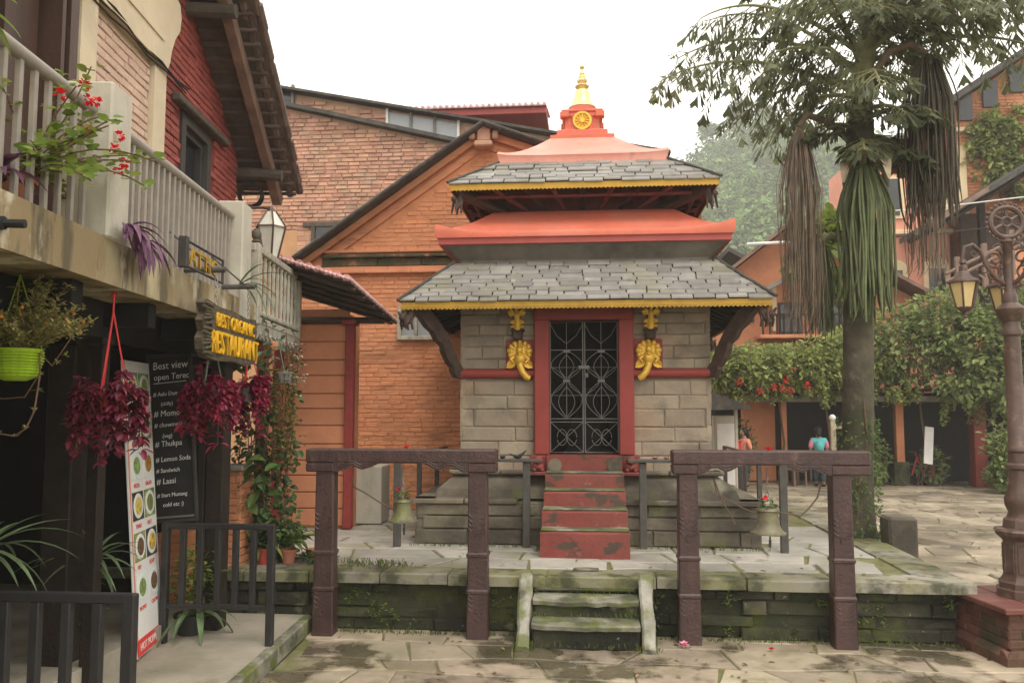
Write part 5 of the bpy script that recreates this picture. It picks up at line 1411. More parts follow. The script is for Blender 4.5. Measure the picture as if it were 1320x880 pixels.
s = MB(); s.prism([(-3.53, 11.30, .59), (-3.36, 11.30, .59), (-3.32, 11.31, .80), (-3.36, 11.33, 1.15), (-3.40, 11.34, 1.36), (-3.47, 11.34, 1.38), (-3.5, 11.33, 1.2), (-3.52, 11.31, .9)], (0, .03, 0))
ps = one(s, 'painted_signboard', 'poster_teal', 'small painted signboard in teal and red leaning on the concrete block', 'signboard')
s = MB(); s.prism([(-3.51, 11.294, .62), (-3.39, 11.294, .62), (-3.42, 11.30, .86), (-3.47, 11.305, 1.0), (-3.51, 11.30, .9)], (0, .004, 0)); s.build('red_patch', 'poster_red', ps)
s = MB(); s.ball((-3.435, 11.31, 1.27), .045, 8, 6, sy=.3); s.build('red_cap', 'poster_red', ps)

# ------------------------------------------------------------------ plants of the restaurant
def stem_pts(p, d, L, n, droop, rnd, wob=.02):
    p = V(p); d = V(d).normalized(); out = [p.copy()]
    for i in range(n):
        d = (d + V((rnd.uniform(-wob, wob) * 4, rnd.uniform(-wob, wob) * 4, -droop / n))).normalized()
        p = p + d * (L / n); out.append(p.copy())
    return out
def pot_lathe(s, c, r, h, lip=True):
    s.lathe([(r * .72, 0), (r * .95, h * .86), (r * 1.08, h * .86), (r * 1.1, h), (r * .95, h), (r * .9, h * .85)], c, 16, cap=False); s.lathe([(0, .002), (r * .72, .002)], c, 16, cap=False); s.lathe([(0, h * .86), (r * .92, h * .86)], c, 16, cap=False)
def hanging(c, potz, potr, top, leafm, potm, strm, lab, spread, zlo, n, seed, leafL=.07, group='hanging flower baskets'):
    rn = random.Random(seed); x, y = c
    t = thing('hanging_basket', lab, 'hanging plant', (x, y, potz), group)
    s = MB(); pot_lathe(s, (x, y, potz), potr, potr * 1.35); s.build('pot', potm, t, smooth=True)
    for k in range(3):
        a = k * 2.094 + .5; q = V((x + potr * math.cos(a), y + potr * math.sin(a), potz + potr * 1.3))
        s = MB(); s.tube([q, V((x, y, top - .12)), V((x, y, top))], [.006, .006, .007], 5); s.build('string', strm, t)
    s = MB(); s.tube([V((x, y, top - .03)) + V((.02 * math.cos(a), 0, .025 * math.sin(a) + .02)) for a in [i * math.pi / 4 for i in range(7)]], .007, 5); s.build('hook', strm, t)
    st_ = MB(); lf = MB()
    for i in range(n):
        a = rn.uniform(0, 6.283); lean = rn.uniform(.2, 1.3)
        p0 = (x + potr * .6 * math.cos(a), y + potr * .6 * math.sin(a), potz + potr * 1.2)
        L = rn.uniform(.35, 1.0) * (potz + .15 - zlo) + .1
        pts = stem_pts(p0, (math.cos(a) * lean, math.sin(a) * lean, rn.uniform(.4, 1.2)), L, 7, rn.uniform(2.2, 4.2), rn)
        # keep inside the spread
        pts = [V((x + max(-spread, min(spread, q.x - x)), y + max(-spread, min(spread, q.y - y)), max(zlo, q.z))) for q in pts]
        st_.tube(pts, .0035, 4)
        for q in pts[1:]:
            for _ in range(5):
                b_ = rn.uniform(0, 6.283)
                lf.leaf(q + V((rn.gauss(0, .012), rn.gauss(0, .012), rn.gauss(0, .012))), (math.cos(b_), math.sin(b_), rn.uniform(-1.0, .45)), (rn.uniform(-.4, .4), rn.uniform(-.4, .4), 1), leafL * rn.uniform(.7, 1.2), leafL * rn.uniform(.5, .7), .2, .25)
    st_.build('stems', 'stem', t, 'stuff'); lf.build('foliage', leafm, t, 'stuff')
    return t
hanging((-3.15, 5.2), 2.16, .105, 2.96, 'leaf_burgundy', 'pot_red', 'string_red', 'burgundy leaved trailing plant in a red hanging pot with red strings', .135, 1.76, 34, 3)
hanging((-3.31, 7.0), 2.22, .11, 2.98, 'leaf_crimson', 'pot_grey', 'string_green', 'crimson trailing plant in a grey pot on green strings under the sign', .15, 1.84, 36, 5)
hanging((-3.42, 8.10), 2.26, .105, 2.96, 'leaf_crimson', 'pot_grey', 'string_red', 'crimson trailing plant on red strings at the right end of the sign', .125, 1.80, 28, 8)
# green pot with spiky sprigs
rn = random.Random(31)
gp = thing('hanging_basket', 'bright green woven hanging pot with sprawling orange flowered sprigs', 'hanging plant', (-3.30, 4.5, 2.36), 'hanging flower baskets')
s = MB(); c = (-3.31, 4.5, 2.355)
s.lathe([(.06, 0), (.10, .02), (.125, .07), (.135, .17), (.14, .185), (.13, .185), (.12, .1)], c, 20, cap=False); s.lathe([(0, .0), (.06, 0)], c, 20, cap=False); s.lathe([(0, .16), (.13, .16)], c, 20, cap=False); pg = s.build('pot', 'pot_green', gp, smooth=True)
for i in range(9):
    z = .03 + .017 * i; r_ = .104 + .034 * min(1, (i + 1) / 6.0); s = MB()
    s.tube([(c[0] + (r_ + .002 * ((k % 2) * 2 - 1)) * math.cos(k * 6.283 / 40), c[1] + (r_ + .002 * ((k % 2) * 2 - 1)) * math.sin(k * 6.283 / 40), c[2] + z) for k in range(40)], .006, 4, True); s.build('woven_ring', 'pot_green', pg)
for k in range(3):
    a = k * 2.094 + .3; s = MB(); s.tube([(c[0] + .135 * math.cos(a), c[1] + .135 * math.sin(a), 2.535), (c[0], c[1], 2.98)], .004, 4); s.build('string', 'pot_green', gp)
st_ = MB(); lf = MB(); fl = MB()
for i in range(70):
    a = rn.uniform(0, 6.283); pts = stem_pts((c[0] + .06 * math.cos(a), c[1] + .06 * math.sin(a), 2.52), (math.cos(a) * rn.uniform(.3, 1.3), math.sin(a) * rn.uniform(.3, 1.3), 1), rn.uniform(.22, .46), 6, rn.uniform(-.2, 1.0), rn, .05)
    st_.tube(pts, .003, 4)
    for q in pts[1:]:
        for _ in range(10):
            b_ = rn.uniform(0, 6.283); lf.leaf(q + V((rn.gauss(0, .015), rn.gauss(0, .015), rn.gauss(0, .015))), (math.cos(b_), math.sin(b_), rn.uniform(-.1, 1)), (0, 0, 1), rn.uniform(.025, .05), .015)
    if rn.random() < .35: fl.ball(pts[-1], .011, 6, 4)
pts = stem_pts((c[0] + .13, c[1], 2.5), (.4, 0, -.5), .62, 10, .6, rn, .04)
pts2 = [V((-3.17, 4.5, 2.52)), V((-3.16, 4.5, 2.40)), V((-3.17, 4.5, 2.30)), V((-3.185, 4.5, 2.18)), V((-3.23, 4.5, 2.08)), V((-3.30, 4.5, 2.035)), V((-3.40, 4.5, 2.05)), V((-3.48, 4.5, 2.09))]
st_.tube(pts2, .006, 5); st_.tube([pts2[1], V((-3.24, 4.49, 2.26)), V((-3.38, 4.49, 2.25)), V((-3.46, 4.5, 2.28))], .004, 4); st_.tube([pts2[0], V((-3.08, 4.49, 2.44)), V((-2.98, 4.48, 2.58)), V((-2.93, 4.47, 2.64))], .004, 4)
for q in pts2 + [V((-3.0, 4.49, 2.5)), V((-3.05, 4.49, 2.46)), V((-2.96, 4.48, 2.6))]:
    for _ in range(5):
        b_ = rn.uniform(0, 6.283); lf.leaf(q, (math.cos(b_), math.sin(b_), rn.uniform(-.5, .8)), (0, 0, 1), rn.uniform(.025, .045), .012)
st_.build('stems', 'stem', gp, 'stuff'); lf.build('foliage', 'leaf_sprig', gp, 'stuff'); fl.build('blossoms', 'flower_orange', gp, 'stuff')

def blades(t, c, n, L, wd, m, rn, up=(.5, 1.4), droop=(1.2, 3.0), name='leaf', a0=0, a1=6.283):
    for i in range(n):
        a = rn.uniform(a0, a1)
        pts = stem_pts(c, (math.cos(a), math.sin(a), rn.uniform(*up)), L * rn.uniform(.6, 1.1), 7, rn.uniform(*droop), rn, .01)
        s = MB(); s.blade(pts, [wd * q for q in (.5, .85, 1, 1, .9, .7, .4, .05)]); s.build(name, m, t)
def bush(t, c, r, n, leafL, m, rn, sz=1.0, name='foliage', wd=.5):
    s = MB()
    for i in range(n):
        v = V((rn.gauss(0, 1), rn.gauss(0, 1), rn.gauss(0, 1))).normalized() * (rn.random() ** .45)
        p = V(c) + V((v.x * r, v.y * r, v.z * r * sz))
        a = rn.uniform(0, 6.283); s.leaf(p, (math.cos(a) + v.x, math.sin(a) + v.y, rn.uniform(-.6, .6)), (rn.uniform(-.5, .5), rn.uniform(-.5, .5), 1), leafL * rn.uniform(.6, 1.3), leafL * wd * rn.uniform(.7, 1.2), .2, .2)
    return s.build(name, m, t, 'stuff')
def potted(c, r, h, potm, lab, cat='potted plant', group='potted plants'):
    t = thing('potted_plant', lab, cat, c, group)
    s = MB(); pot_lathe(s, c, r, h); s.build('pot', potm, t, smooth=True)
    return t
rn = random.Random(77)
# geranium behind the balcony rail
t = potted(tuple(ep(4.30, -.30, 3.27)), .13, .22, 'pot_terracotta', 'red flowered geranium spilling through the balcony rail')
st_ = MB(); lf = MB()
tips = []
for i in range(24):
    a = rn.uniform(-.9, 1.9); pts = stem_pts(ep(4.30, -.25, 3.45), (math.cos(a) * 1.0, math.sin(a) * 1.0, rn.uniform(.5, 1.8)), rn.uniform(.45, .85), 7, rn.uniform(.2, 1.4), rn, .04); tips.append(pts[-1])
    st_.tube(pts, .005, 4)
    for q in pts[2:]:
        for _ in range(3):
            b_ = rn.uniform(0, 6.283); L = rn.uniform(.035, .08); lf.leaf(q + V((rn.gauss(0, .02), rn.gauss(0, .02), rn.gauss(0, .02))), (math.cos(b_), math.sin(b_), rn.uniform(-.2, .5)), (rn.uniform(-.6, .6), rn.uniform(-.6, .2), 1), L, L * .95, .15)
st_.build('stems', 'stem', t, 'stuff'); lf.build('foliage', 'leaf_bright', t, 'stuff')
for q in [ep(4.36, .06, 4.06), ep(4.44, .05, 4.0), ep(4.50, .06, 4.02), ep(4.85, .05, 3.92), ep(4.72, .08, 3.80), ep(4.82, .10, 3.74), ep(4.45, .05, 3.82), ep(4.10, .06, 3.90), ep(4.80, .08, 3.68)]:
    s = MB()
    for k in range(16):
        v = V((rn.gauss(0, 1), rn.gauss(0, 1), rn.gauss(0, 1))).normalized(); s.leaf(q + v * .012, v, (0, 0, 1), .03, .026)
    s.build('blossom', 'flower_red', t)
t = potted(tuple(ep(3.98, -.28, 3.27)), .12, .16, 'pot_dark', 'dark purple rosette plant low behind the near balcony rail')
blades(t, ep(3.98, -.2, 3.42), 22, .36, .05, 'leaf_purple', rn, (.3, 1.2), (.6, 2.2))
t = potted(tuple(ep(4.93, -.48, 3.27)), .10, .14, 'pot_dark', 'purple wandering plant trailing over the slab at the near pillar')
blades(t, ep(4.98, .06, 3.34), 26, .30, .042, 'leaf_purple', rn, (.2, 1.6), (1.5, 4.0), a0=-1.2, a1=1.8)
blades(t, ep(5.2, .05, 3.32), 16, .34, .04, 'leaf_purple', rn, (-.1, .6), (1.5, 4.0), a0=-1.0, a1=1.9)
t = potted(tuple(ep(7.55, -.35, 3.27)), .10, .14, 'pot_dark', 'spider plant with long arching leaves at the white far pillar')
blades(t, ep(7.55, .03, 3.36), 9, .62, .028, 'leaf_blade', rn, (.3, 1.2), (1.2, 2.6), a0=-.6, a1=1.9)
t = potted(tuple(ep(3.62, -.30, 3.27)), .12, .2, 'pot_terracotta', 'leafy green plant at the upper left edge of the balcony')
blades(t, ep(3.62, -.15, 4.15), 8, .30, .06, 'leaf_bright', rn, (-.1, .7), (.8, 2.0)); bush(t, ep(3.55, -.12, 4.22), .14, 60, .07, 'leaf_bright', rn)
s = MB(); s.tube([ep(3.62, -.25, 3.45), ep(3.62, -.2, 3.9), ep(3.6, -.15, 4.2)], .012, 5); s.build('stem', 'stem_green', t)
# pots at ground level
t = potted((-3.86, 6.15, .31), .10, .20, 'pot_red', 'spiky dracaena in a red pot behind the near black fence')
s = MB(); s.tube([(-3.86, 6.15, .48), (-3.85, 6.15, .9), (-3.83, 6.15, 1.05)], .014, 6); s.build('stem', 'stem', t)
blades(t, (-3.83, 6.13, 1.0), 24, .55, .035, 'leaf_blade', rn, (.1, 1.6), (.6, 2.0)); bush(t, (-3.83, 6.10, .62), .10, 60, .07, 'leaf_bright', rn); bush(t, (-3.83, 6.10, .92), .12, 90, .06, 'leaf_dark', rn, 1.8)
t = potted((-3.62, 4.62, .15), .13, .25, 'pot_dark', 'large spider plant with long pale edged leaves at the left edge')
s = MB(); s.tube([(-3.62, 4.62, .35), (-3.60, 4.62, .9), (-3.56, 4.6, 1.35)], .016, 6); s.build('stem', 'stem', t)
blades(t, (-3.56, 4.62, 1.35), 26, .55, .035, 'leaf_blade', rn, (-.1, 1.3), (.4, 2.2))
t = potted((-3.60, 7.36, .15), .14, .18, 'pot_dark', 'bushy plant in a dark bowl behind the far black fence')
bush(t, (-3.55, 7.33, .62), .22, 260, .075, 'leaf_bright', rn, 1.5); blades(t, (-3.5, 7.3, .33), 8, .5, .06, 'leaf_blade', rn, (.3, 1.5), (.8, 2.6))
s = MB(); s.tube([(-3.6, 7.36, .3), (-3.57, 7.35, .8)], .012, 5); s.build('stem', 'stem', t)
t = potted((-3.36, 8.47, PZ), .095, .17, 'pot_red', 'small shrub in a red pot at the foot of the orange post')
bush(t, (-3.36, 8.47, .92), .16, 160, .085, 'leaf_dark', rn, 1.0); blades(t, (-3.36, 8.47, .75), 6, .35, .05, 'leaf_bright', rn)
t = potted((-3.12, 8.52, PZ), .085, .15, 'pot_terracotta', 'broad leaved plant in a terracotta pot by the platform corner')
bush(t, (-3.12, 8.52, .88), .14, 90, .10, 'leaf_green', rn, 1.2); blades(t, (-3.12, 8.52, .74), 14, .50, .075, 'leaf_bright', rn, (.6, 2.0), (.8, 2.2))
t = potted((-2.98, 8.85, PZ), .07, .10, 'pot_terracotta', 'low ground ivy spreading on the platform beside the left frame')
bush(t, (-2.86, 8.66, .62), .22, 220, .07, 'leaf_green', rn, .28)
# climbing vine over the corner
t = thing('climbing_vine', 'dense green climber hanging over the corner posts beside the crimson baskets', 'climber', (-3.4, 8.6, PZ))
st_ = MB(); lf = MB()
for i in range(17):
    x = rn.uniform(-3.72, -3.2); z1 = rn.uniform(1.7, 3.1); y = rn.uniform(8.45, 8.85)
    pts = [V((x + .05 * math.sin(k * .9 + i), y + .04 * math.cos(k * 1.3 + i), .62 + (z1 - .62) * k / 10)) for k in range(11)]
    st_.tube(pts, .006, 4)
    for q in pts:
        for _ in range(6):
            b_ = rn.uniform(0, 6.283); L = rn.uniform(.05, .11); lf.leaf(q + V((rn.gauss(0, .05), rn.gauss(0, .05), rn.gauss(0, .05))), (math.cos(b_), math.sin(b_), rn.uniform(-1, .3)), (rn.uniform(-.4, .4), -.5, 1), L, L * .65, .15, .2)
st_.build('stems', 'stem', t, 'stuff'); lf.build('foliage', 'leaf_dark', t, 'stuff')
for i in range(12):
    p = V((rn.uniform(-3.55, -3.15), 8.38, rn.uniform(.95, 1.75))); a = rn.uniform(-2.6, -.5)
    s = MB(); s.leaf(p, (math.cos(a), math.sin(a) * .5, rn.uniform(-.7, .2)), (0, -.6, 1), .19, .11, .15, .2); s.build('broad_leaf', 'leaf_green', t)
t = thing('trailing_plant', 'golden green beaded trailing plant hanging right of the crimson basket', 'hanging plant', (-3.15, 8.5, 2.7))
s = MB(); pot_lathe(s, (-3.2, 8.5, 2.46), .09, .12); s.build('pot', 'pot_grey', t, smooth=True)
s = MB(); s.tube([(-3.2, 8.5, 2.56), (-3.3, 8.5, 3.0)], .005, 4); s.build('string', 'string_green', t)
st_ = MB(); lf = MB()
for i in range(20):
    a = rn.uniform(0, 6.283); x, y = -3.2 + .10 * math.cos(a), 8.5 + .08 * math.sin(a); zl = rn.uniform(1.55, 2.2)
    pts = [V((x + .02 * math.sin(k + i), y - .01 * k * .3, 2.60 - (2.60 - zl) * k / 14)) for k in range(15)]; st_.tube(pts, .003, 4)
    for q in pts:
        for _ in range(5):
            b_ = rn.uniform(0, 6.283); lf.leaf(q, (math.cos(b_), math.sin(b_), rn.uniform(-.8, .3)), (0, 0, 1), rn.uniform(.02, .04), .022)
st_.build('stems', 'stem', t, 'stuff'); lf.build('foliage', 'leaf_gold', t, 'stuff')
t = thing('pale_blossom_vine', 'spray of small pale blossoms under the wooden balcony end', 'climber', (-3.45, 10.0, 2.6))
s = MB()
for i in range(90):
    q = V((-3.62 + rn.gauss(0, .05), 10.0 + rn.gauss(0, .1), rn.uniform(2.35, 3.05)))
    b_ = rn.uniform(0, 6.283); s.leaf(q, (math.cos(b_), math.sin(b_), rn.uniform(-.5, .5)), (0, 0, 1), .05, .035)
s.build('blossoms', 'flower_pale', t, 'stuff')
s = MB(); s.tube([(-3.65, 10.05, 3.05), (-3.6, 10.0, 2.7), (-3.62, 10.0, 2.35)], .008, 5); s.build('stem', 'stem', t)
bush(t, (-3.64, 10.02, 2.75), .14, 60, .06, 'leaf_green', rn, 2.2)

# ------------------------------------------------------------------ orange gabled house behind the temple
rk = random.Random(41)
gh = thing('gabled_house', 'orange brick house with steep dark edged gable directly behind the temple', 'house', (-1.6, 15, 0))
GL = lambda x: 6.70 + 0.70 * (x + 1.61) if x < -1.61 else 6.70 - 0.37 * (x + 1.61)
b = MB(); b.prism([(-4.75, 13.0, 0), (1.85, 13.0, 0), (1.85, 13.0, GL(1.85)), (-1.61, 13.0, 6.70), (-4.75, 13.0, GL(-4.75))], (0, 4.6, 0))
gw = b.build('wall', 'mortar_orange', gh)
def ing(u, z, du, dz):
    if -3.02 < u < -2.40 and 3.28 < z < 3.82: return False
    if 4.38 < z < 4.78 and u > -4.4: return False
    return z + dz < min(GL(u - du), GL(u + du)) - 0.30
cs = courses(-4.7, 1.82, 0.58, 6.6, 0.225, 0.072, ing, 0.010, 0.12, rk)
lay(cs, (0, 13.0, 0), 0, 0.06, 'brick_orange', gw, 'brick', proud=0.010, rough=0.005, rnd=rk,
    key=lambda c: (0 if (-3.15 < c[0] < -1.5) else 6) + abs(c[2] - (2.2 if c[0] > -3.1 else 3)) * .3 + (0 if c[0] < -.4 else 20))
for z, h, o, m in ((4.40, .055, .09, 'plaster_orange'), (4.455, .06, .05, 'plaster_orange'), (4.56, .13, .03, 'moss_ledge'), (4.655, .05, .10, 'moss_ledge'), (4.74, .05, .06, 'plaster_orange')):
    x = -4.3
    while x < 0.6:
        l = rk.uniform(.7, 1.3); s = MB(); s.box((x + l / 2, 13.0 - o / 2, z), (l - .006, o + .02, h), .008); s.build('string_course', m, gw); x += l
for sg in (-1, 1):
    xe = -4.75 if sg < 0 else 1.75
    pts = [(-1.61, GL(-1.61)), (xe, GL(xe))]
    b = MB(); b.prism([(-1.61, 12.965, 6.52), (xe, 12.965, GL(xe) - .18), (xe, 12.965, GL(xe) - .30), (-1.61, 12.965, 6.40)], (0, .05, 0)); b.build('raking_band', 'brick_orange', gw)
    b = MB(); b.prism([(-1.61, 12.9, 6.70), (xe, 12.9, GL(xe)), (xe, 12.9, GL(xe) - .12), (-1.61, 12.9, 6.58)], (0, .09, 0)); b.build('raking_band', 'brick_orange', gw)
    b = MB(); b.prism([(-1.61, 12.7, 6.765), (xe + sg * .1, 12.7, GL(xe + sg * .1) + .065), (xe + sg * .1, 12.7, GL(xe + sg * .1) + .01), (-1.61, 12.7, 6.71)], (0, 5.0, 0)); rf = b.build('roof', 'roof_dark', gh)
    n = 22
    for i in range(n):
        t = i / n; x0_, x1_ = -1.61 + (xe - (-1.61)) * t, -1.61 + (xe + 1.61) * (t + 1.1 / n)
        s = MB(); s.tube([(x0_, 12.68, GL(x0_) + .06), (x1_, 12.68, GL(x1_) + .05)], [.028, .036], 6); s.build('verge_tile', 'roof_dark', rf)
b = MB(); b.box((-1.61, 12.88, 6.60), (.22, .2, .26), .02); b.box((-1.61, 12.84, 6.42), (.30, .24, .09), .02); b.box((-1.80, 12.86, 6.58), (.1, .16, .14), .02); b.box((-1.42, 12.86, 6.58), (.1, .16, .14), .02); b.build('apex_corbel', 'brick_weathered', gw)
b = MB()
for x0_, x1_, z0, z1 in ((-3.02, -2.95, 3.28, 3.82), (-2.47, -2.40, 3.28, 3.82), (-2.949, -2.471, 3.75, 3.82), (-2.949, -2.471, 3.28, 3.35), (-2.73, -2.69, 3.351, 3.749)):
    b.box(((x0_ + x1_) / 2, 12.96, (z0 + z1) / 2), (x1_ - x0_, .1, z1 - z0), .008)
wf = b.build('window_frame', 'balcony_wood', gw)
for x in (-2.84, -2.58):
    s = MB(); s.box((x, 12.975, 3.55), (.215, .02, .40), .003); s.build('pane', 'glass_grey', wf)
# ------------------------------------------------------------------ weathered brick house further back
bh = thing('brick_house', 'tall weathered brick house with sloping roof and a strip of clerestory windows', 'house', (-5, 20, 0))
TL = lambda x: 9.22 - 0.2445 * (x + 7.14)
b = MB(); b.prism([(-13, 18, 0), (1.5, 18, 0), (1.5, 18, TL(1.5)), (-13, 18, TL(-13))], (0, .6, 0)); bw_ = b.build('wall', 'mortar_weathered', bh)
def inb(u, z, du, dz): return z + dz < TL(u + du) - .04 and not (-6.2 < u < -5.65 and 5.75 < z < 6.3)
cs = courses(-10, .8, 6.25, 10, .26, .092, inb, .016, .2, rk)
lay(cs, (0, 18, 0), 0, .1, 'brick_weathered', bw_, 'brick', proud=.03, rough=.012, rnd=rk, key=lambda c: (0 if -7.3 < c[0] < -2.2 else 9) - c[2] * .1)
b = MB(); b.box((-6, 17.985, 3.12), (13, .06, 6.22), .01); b.build('render_coat', 'plaster_tan', bw_)
cs = courses(-6.55, -6.2, 5.5, 6.4, .32, .118, None, .02, .15, rk); lay(cs, (0, 17.96, 0), 0, .05, 'brick_weathered', bw_, 'brick', proud=.02, rough=.01, rnd=rk)
b = MB()
for x0_, x1_, z0, z1 in ((-6.2, -6.11, 5.5, 6.3), (-5.70, -5.61, 5.5, 6.3), (-6.4, -5.5, 6.30, 6.40)):
    b.box(((x0_ + x1_) / 2, 17.94, (z0 + z1) / 2), (x1_ - x0_, .09, z1 - z0), .01)
wf = b.build('window_frame', 'old_timber', bw_)
s = MB(); s.box((-5.9, 17.95, 5.9), (.4, .03, .8), .003); s.build('pane', 'glass_dark', wf)
b = MB(); b.prism([(-13, 17.75, TL(-13) + .05), (-1.9, 17.75, TL(-1.9) + .05), (-1.9, 17.75, TL(-1.9) - .04), (-13, 17.75, TL(-13) - .04)], (0, .34, 0)); b.build('lower_roof', 'roof_dark', bh)
TU = lambda x: 9.60 - 0.201 * (x + 7.25)
b = MB(); b.prism([(-13, 18.1, 7), (1.5, 18.1, 6), (1.5, 18.1, TU(1.5)), (-13, 18.1, TU(-13))], (0, .4, 0)); uw = b.build('upper_wall', 'mortar_weathered', bh)
def inu(u, z, du, dz): return z + dz < TU(u + du) - .03 and z - dz > TL(u) - .2 and not (-4.6 < u < -2.75 and TL(-4.8) - 1 < z < TU(u)) and u > -6.7
cs = courses(-6.7, .8, 7.4, 9.8, .32, .118, inu, .02, .15, rk)
lay(cs, (0, 18.1, 0), 0, .1, 'brick_weathered', uw, 'brick', proud=.03, rough=.014, rnd=rk, maxn=0, stuff='brick_courses')
for i in range(3):
    x0_ = -4.48 + .55 * i; x1_ = x0_ + .53
    s = MB(); s.prism([(x0_, 18.06, TL(x0_) + .06), (x1_, 18.06, TL(x1_) + .06), (x1_, 18.06, TU(x1_) - .06), (x0_, 18.06, TU(x0_) - .06)], (0, .03, 0)); s.build('pane', 'glass_grey', uw)
for i in range(4):
    x = -4.50 + .552 * i; s = MB(); s.box((x, 18.04, (TL(x) + TU(x)) / 2 + .02), (.06, .06, TU(x) - TL(x) + .02), .006); s.build('mullion', 'white_paint' if i in (0, 3) else 'concrete_grey', uw)
for x in (-6.75, -7.4): s = MB(); s.box((x, 18.05, 9.25), (.07, .08, .9), .008); s.build('mullion', 'concrete_grey', uw)
s = MB(); s.box((-7.2, 18.08, 9.35), (.85, .04, .5), .004); s.build('dark_opening', 'glass_dark', uw)
b = MB(); b.prism([(-13, 17.8, TU(-13) + .06), (1.9, 17.8, TU(1.9) + .06), (1.9, 17.8, TU(1.9)), (-13, 17.8, TU(-13))], (0, 5, 0)); b.build('upper_roof', 'roof_dark', bh)
# pink roofed block beyond
pb = thing('pink_roofed_block', 'low red walled block with pale pink tiled roof above the brick house', 'building', (-2.6, 23, 0))
b = MB(); b.box((-2.9, 23.0, 5.0), (3.1, 3.0, 9.55), .02); b.build('wall', 'red_band', pb)
b = MB(); b.box((-2.9, 22.6, 9.83), (3.9, 4.2, .18), .01); fa = b.build('fascia', 'red_band', pb)
b = MB(); b.prism([(-5.0, 20.4, 9.90), (-.95, 20.4, 9.90), (-.95, 23.0, 10.5), (-5.0, 23.0, 10.5)], (0, 0, .04)); rf = b.build('roof', 'pale_tile', pb)
for i in range(26):
    x = -4.95 + .158 * i; s = MB(); s.tube([(x, 20.36, 9.94), (x, 23.0, 10.55)], .045, 6); s.build('tile_row', 'pale_tile', rf)

# ------------------------------------------------------------------ buildings on the right
hz_ = thing('far_house', 'orange gabled house with brown roof seen between temple and palm', 'house', (6.5, 27, 0))
b = MB(); b.prism([(4.3, 26, 0), (10, 26, 0), (10, 26, 5.6), (6.3, 26, 7.75), (4.3, 26, 6.2)], (0, 5, 0)); hw_ = b.build('wall', 'plaster_orange', hz_)
for xa, za, xb, zb in ((6.35, 7.95, 3.9, 6.05), (6.35, 7.95, 10.4, 5.6)):
    b = MB(); b.prism([(xa, 25.2, za), (xb, 25.2, zb), (xb, 25.2, zb - .12), (xa, 25.2, za - .12)], (0, 6, 0)); b.build('roof', 'roof_brown', hz_)
b = MB(); b.prism([(5.3, 24.9, 5.75), (7.6, 24.9, 7.0), (7.6, 24.9, 6.85), (5.3, 24.9, 5.6)], (0, 1.0, 0)); b.build('porch_roof', 'concrete_grey', hz_)
b = MB(); b.tube([(4.9, 25.0, 7.12), (6.2, 25.0, 7.16)], .05, 6); b.build('white_pole', 'white_paint', hz_)
b = MB(); b.box((5.85, 25.95, 5.3), (.14, .2, 1.5), .01); b.build('white_post', 'cream_trim', hz_)
for x, z, w_, h_ in ((6.35, 4.95, .7, 1.0), (7.6, 4.9, .8, 1.1), (5.0, 5.2, .5, .7)):
    s = MB(); s.box((x, 25.97, z), (w_, .1, h_), .01); fr_ = s.build('window_frame', 'window_wood', hz_)
    for q in (-.25, .25):
        s = MB(); s.box((x + q * w_, 25.905, z), (w_ * .4, .03, h_ * .85), .004); s.build('pane', 'glass_dark', fr_)
b = MB(); b.box((6.6, 25.7, 4.35), (2.6, .6, .12), .02); b.build('balcony_floor', 'plaster_orange', hz_)
for i in range(12):
    s = MB(); s.box((5.4 + .21 * i, 25.44, 4.7), (.05, .05, .6), .005); s.build('baluster', 'dark_wood', hz_)
b = MB(); b.box((6.55, 25.44, 5.02), (2.5, .06, .06), .008); b.build('balcony_rail', 'dark_wood', hz_)
dk = thing('dark_roofed_shed', 'small dark roof tucked behind the right side of the temple', 'shed', (5.4, 31, 0))
b = MB(); b.box((5.6, 31.2, 3.4), (1.7, 1.2, 6.8), .02); b.build('wall', 'plaster_orange', dk)
b = MB(); b.prism([(4.0, 30.4, 7.0), (5.3, 30.4, 8.1), (6.8, 30.4, 7.2), (6.8, 30.4, 7.05), (5.3, 30.4, 7.93), (4.0, 30.4, 6.85)], (0, 2, 0)); b.build('roof', 'roof_dark', dk)
pk_ = thing('pink_house', 'pink plastered house with cream arched window behind the palm', 'house', (11, 31, 0))
b = MB(); b.box((11.1, 31.0, 5.6), (2.8, 4.0, 11.2), .02); b.build('wall', 'pink_plaster', pk_)
for x, z, w_, h_, arch in ((12.0, 6.55, .62, 1.1, True), (10.6, 6.5, .62, 1.1, True), (12.1, 9.5, .55, 1.7, False), (10.6, 9.5, .6, 1.6, False)):
    pts = [(x - w_ * .7, z - h_ * .5), (x + w_ * .7, z - h_ * .5), (x + w_ * .7, z + h_ * .42)] + ([(x + w_ * .7 * math.cos(a), z + h_ * .42 + w_ * .5 * math.sin(a)) for a in [.5, 1.0, 1.57, 2.1, 2.6]] if arch else []) + [(x - w_ * .7, z + h_ * .42)]
    s = MB(); s.prism([(px, 28.93, pz) for px, pz in pts], (0, .1, 0)); fr_ = s.build('window_surround', 'cream_trim', pk_)
    s = MB(); s.box((x, 28.92, z - .05), (w_ * .85, .05, h_ * .8), .006); s.build('pane', 'glass_dark', fr_)
b = MB(); b.box((12.2, 28.88, 9.35), (.16, .03, 1.2), .004); b.build('red_curtain', 'cloth_pink', pk_)
b = MB(); b.box((11.1, 28.9, 8.2), (2.9, .2, .16), .02); b.build('string_course', 'cream_trim', pk_)
rb2 = thing('ivy_clad_house', 'tall orange brick house at the right edge with ivy and dark sloping eaves', 'house', (16, 30, 0))
b = MB(); b.prism([(12.75, 29, 0), (22, 29, 0), (22, 29, 16), (16, 29, 14.8), (12.75, 29, 12.6)], (0, 6, 0)); rw = b.build('wall', 'mortar_orange', rb2)
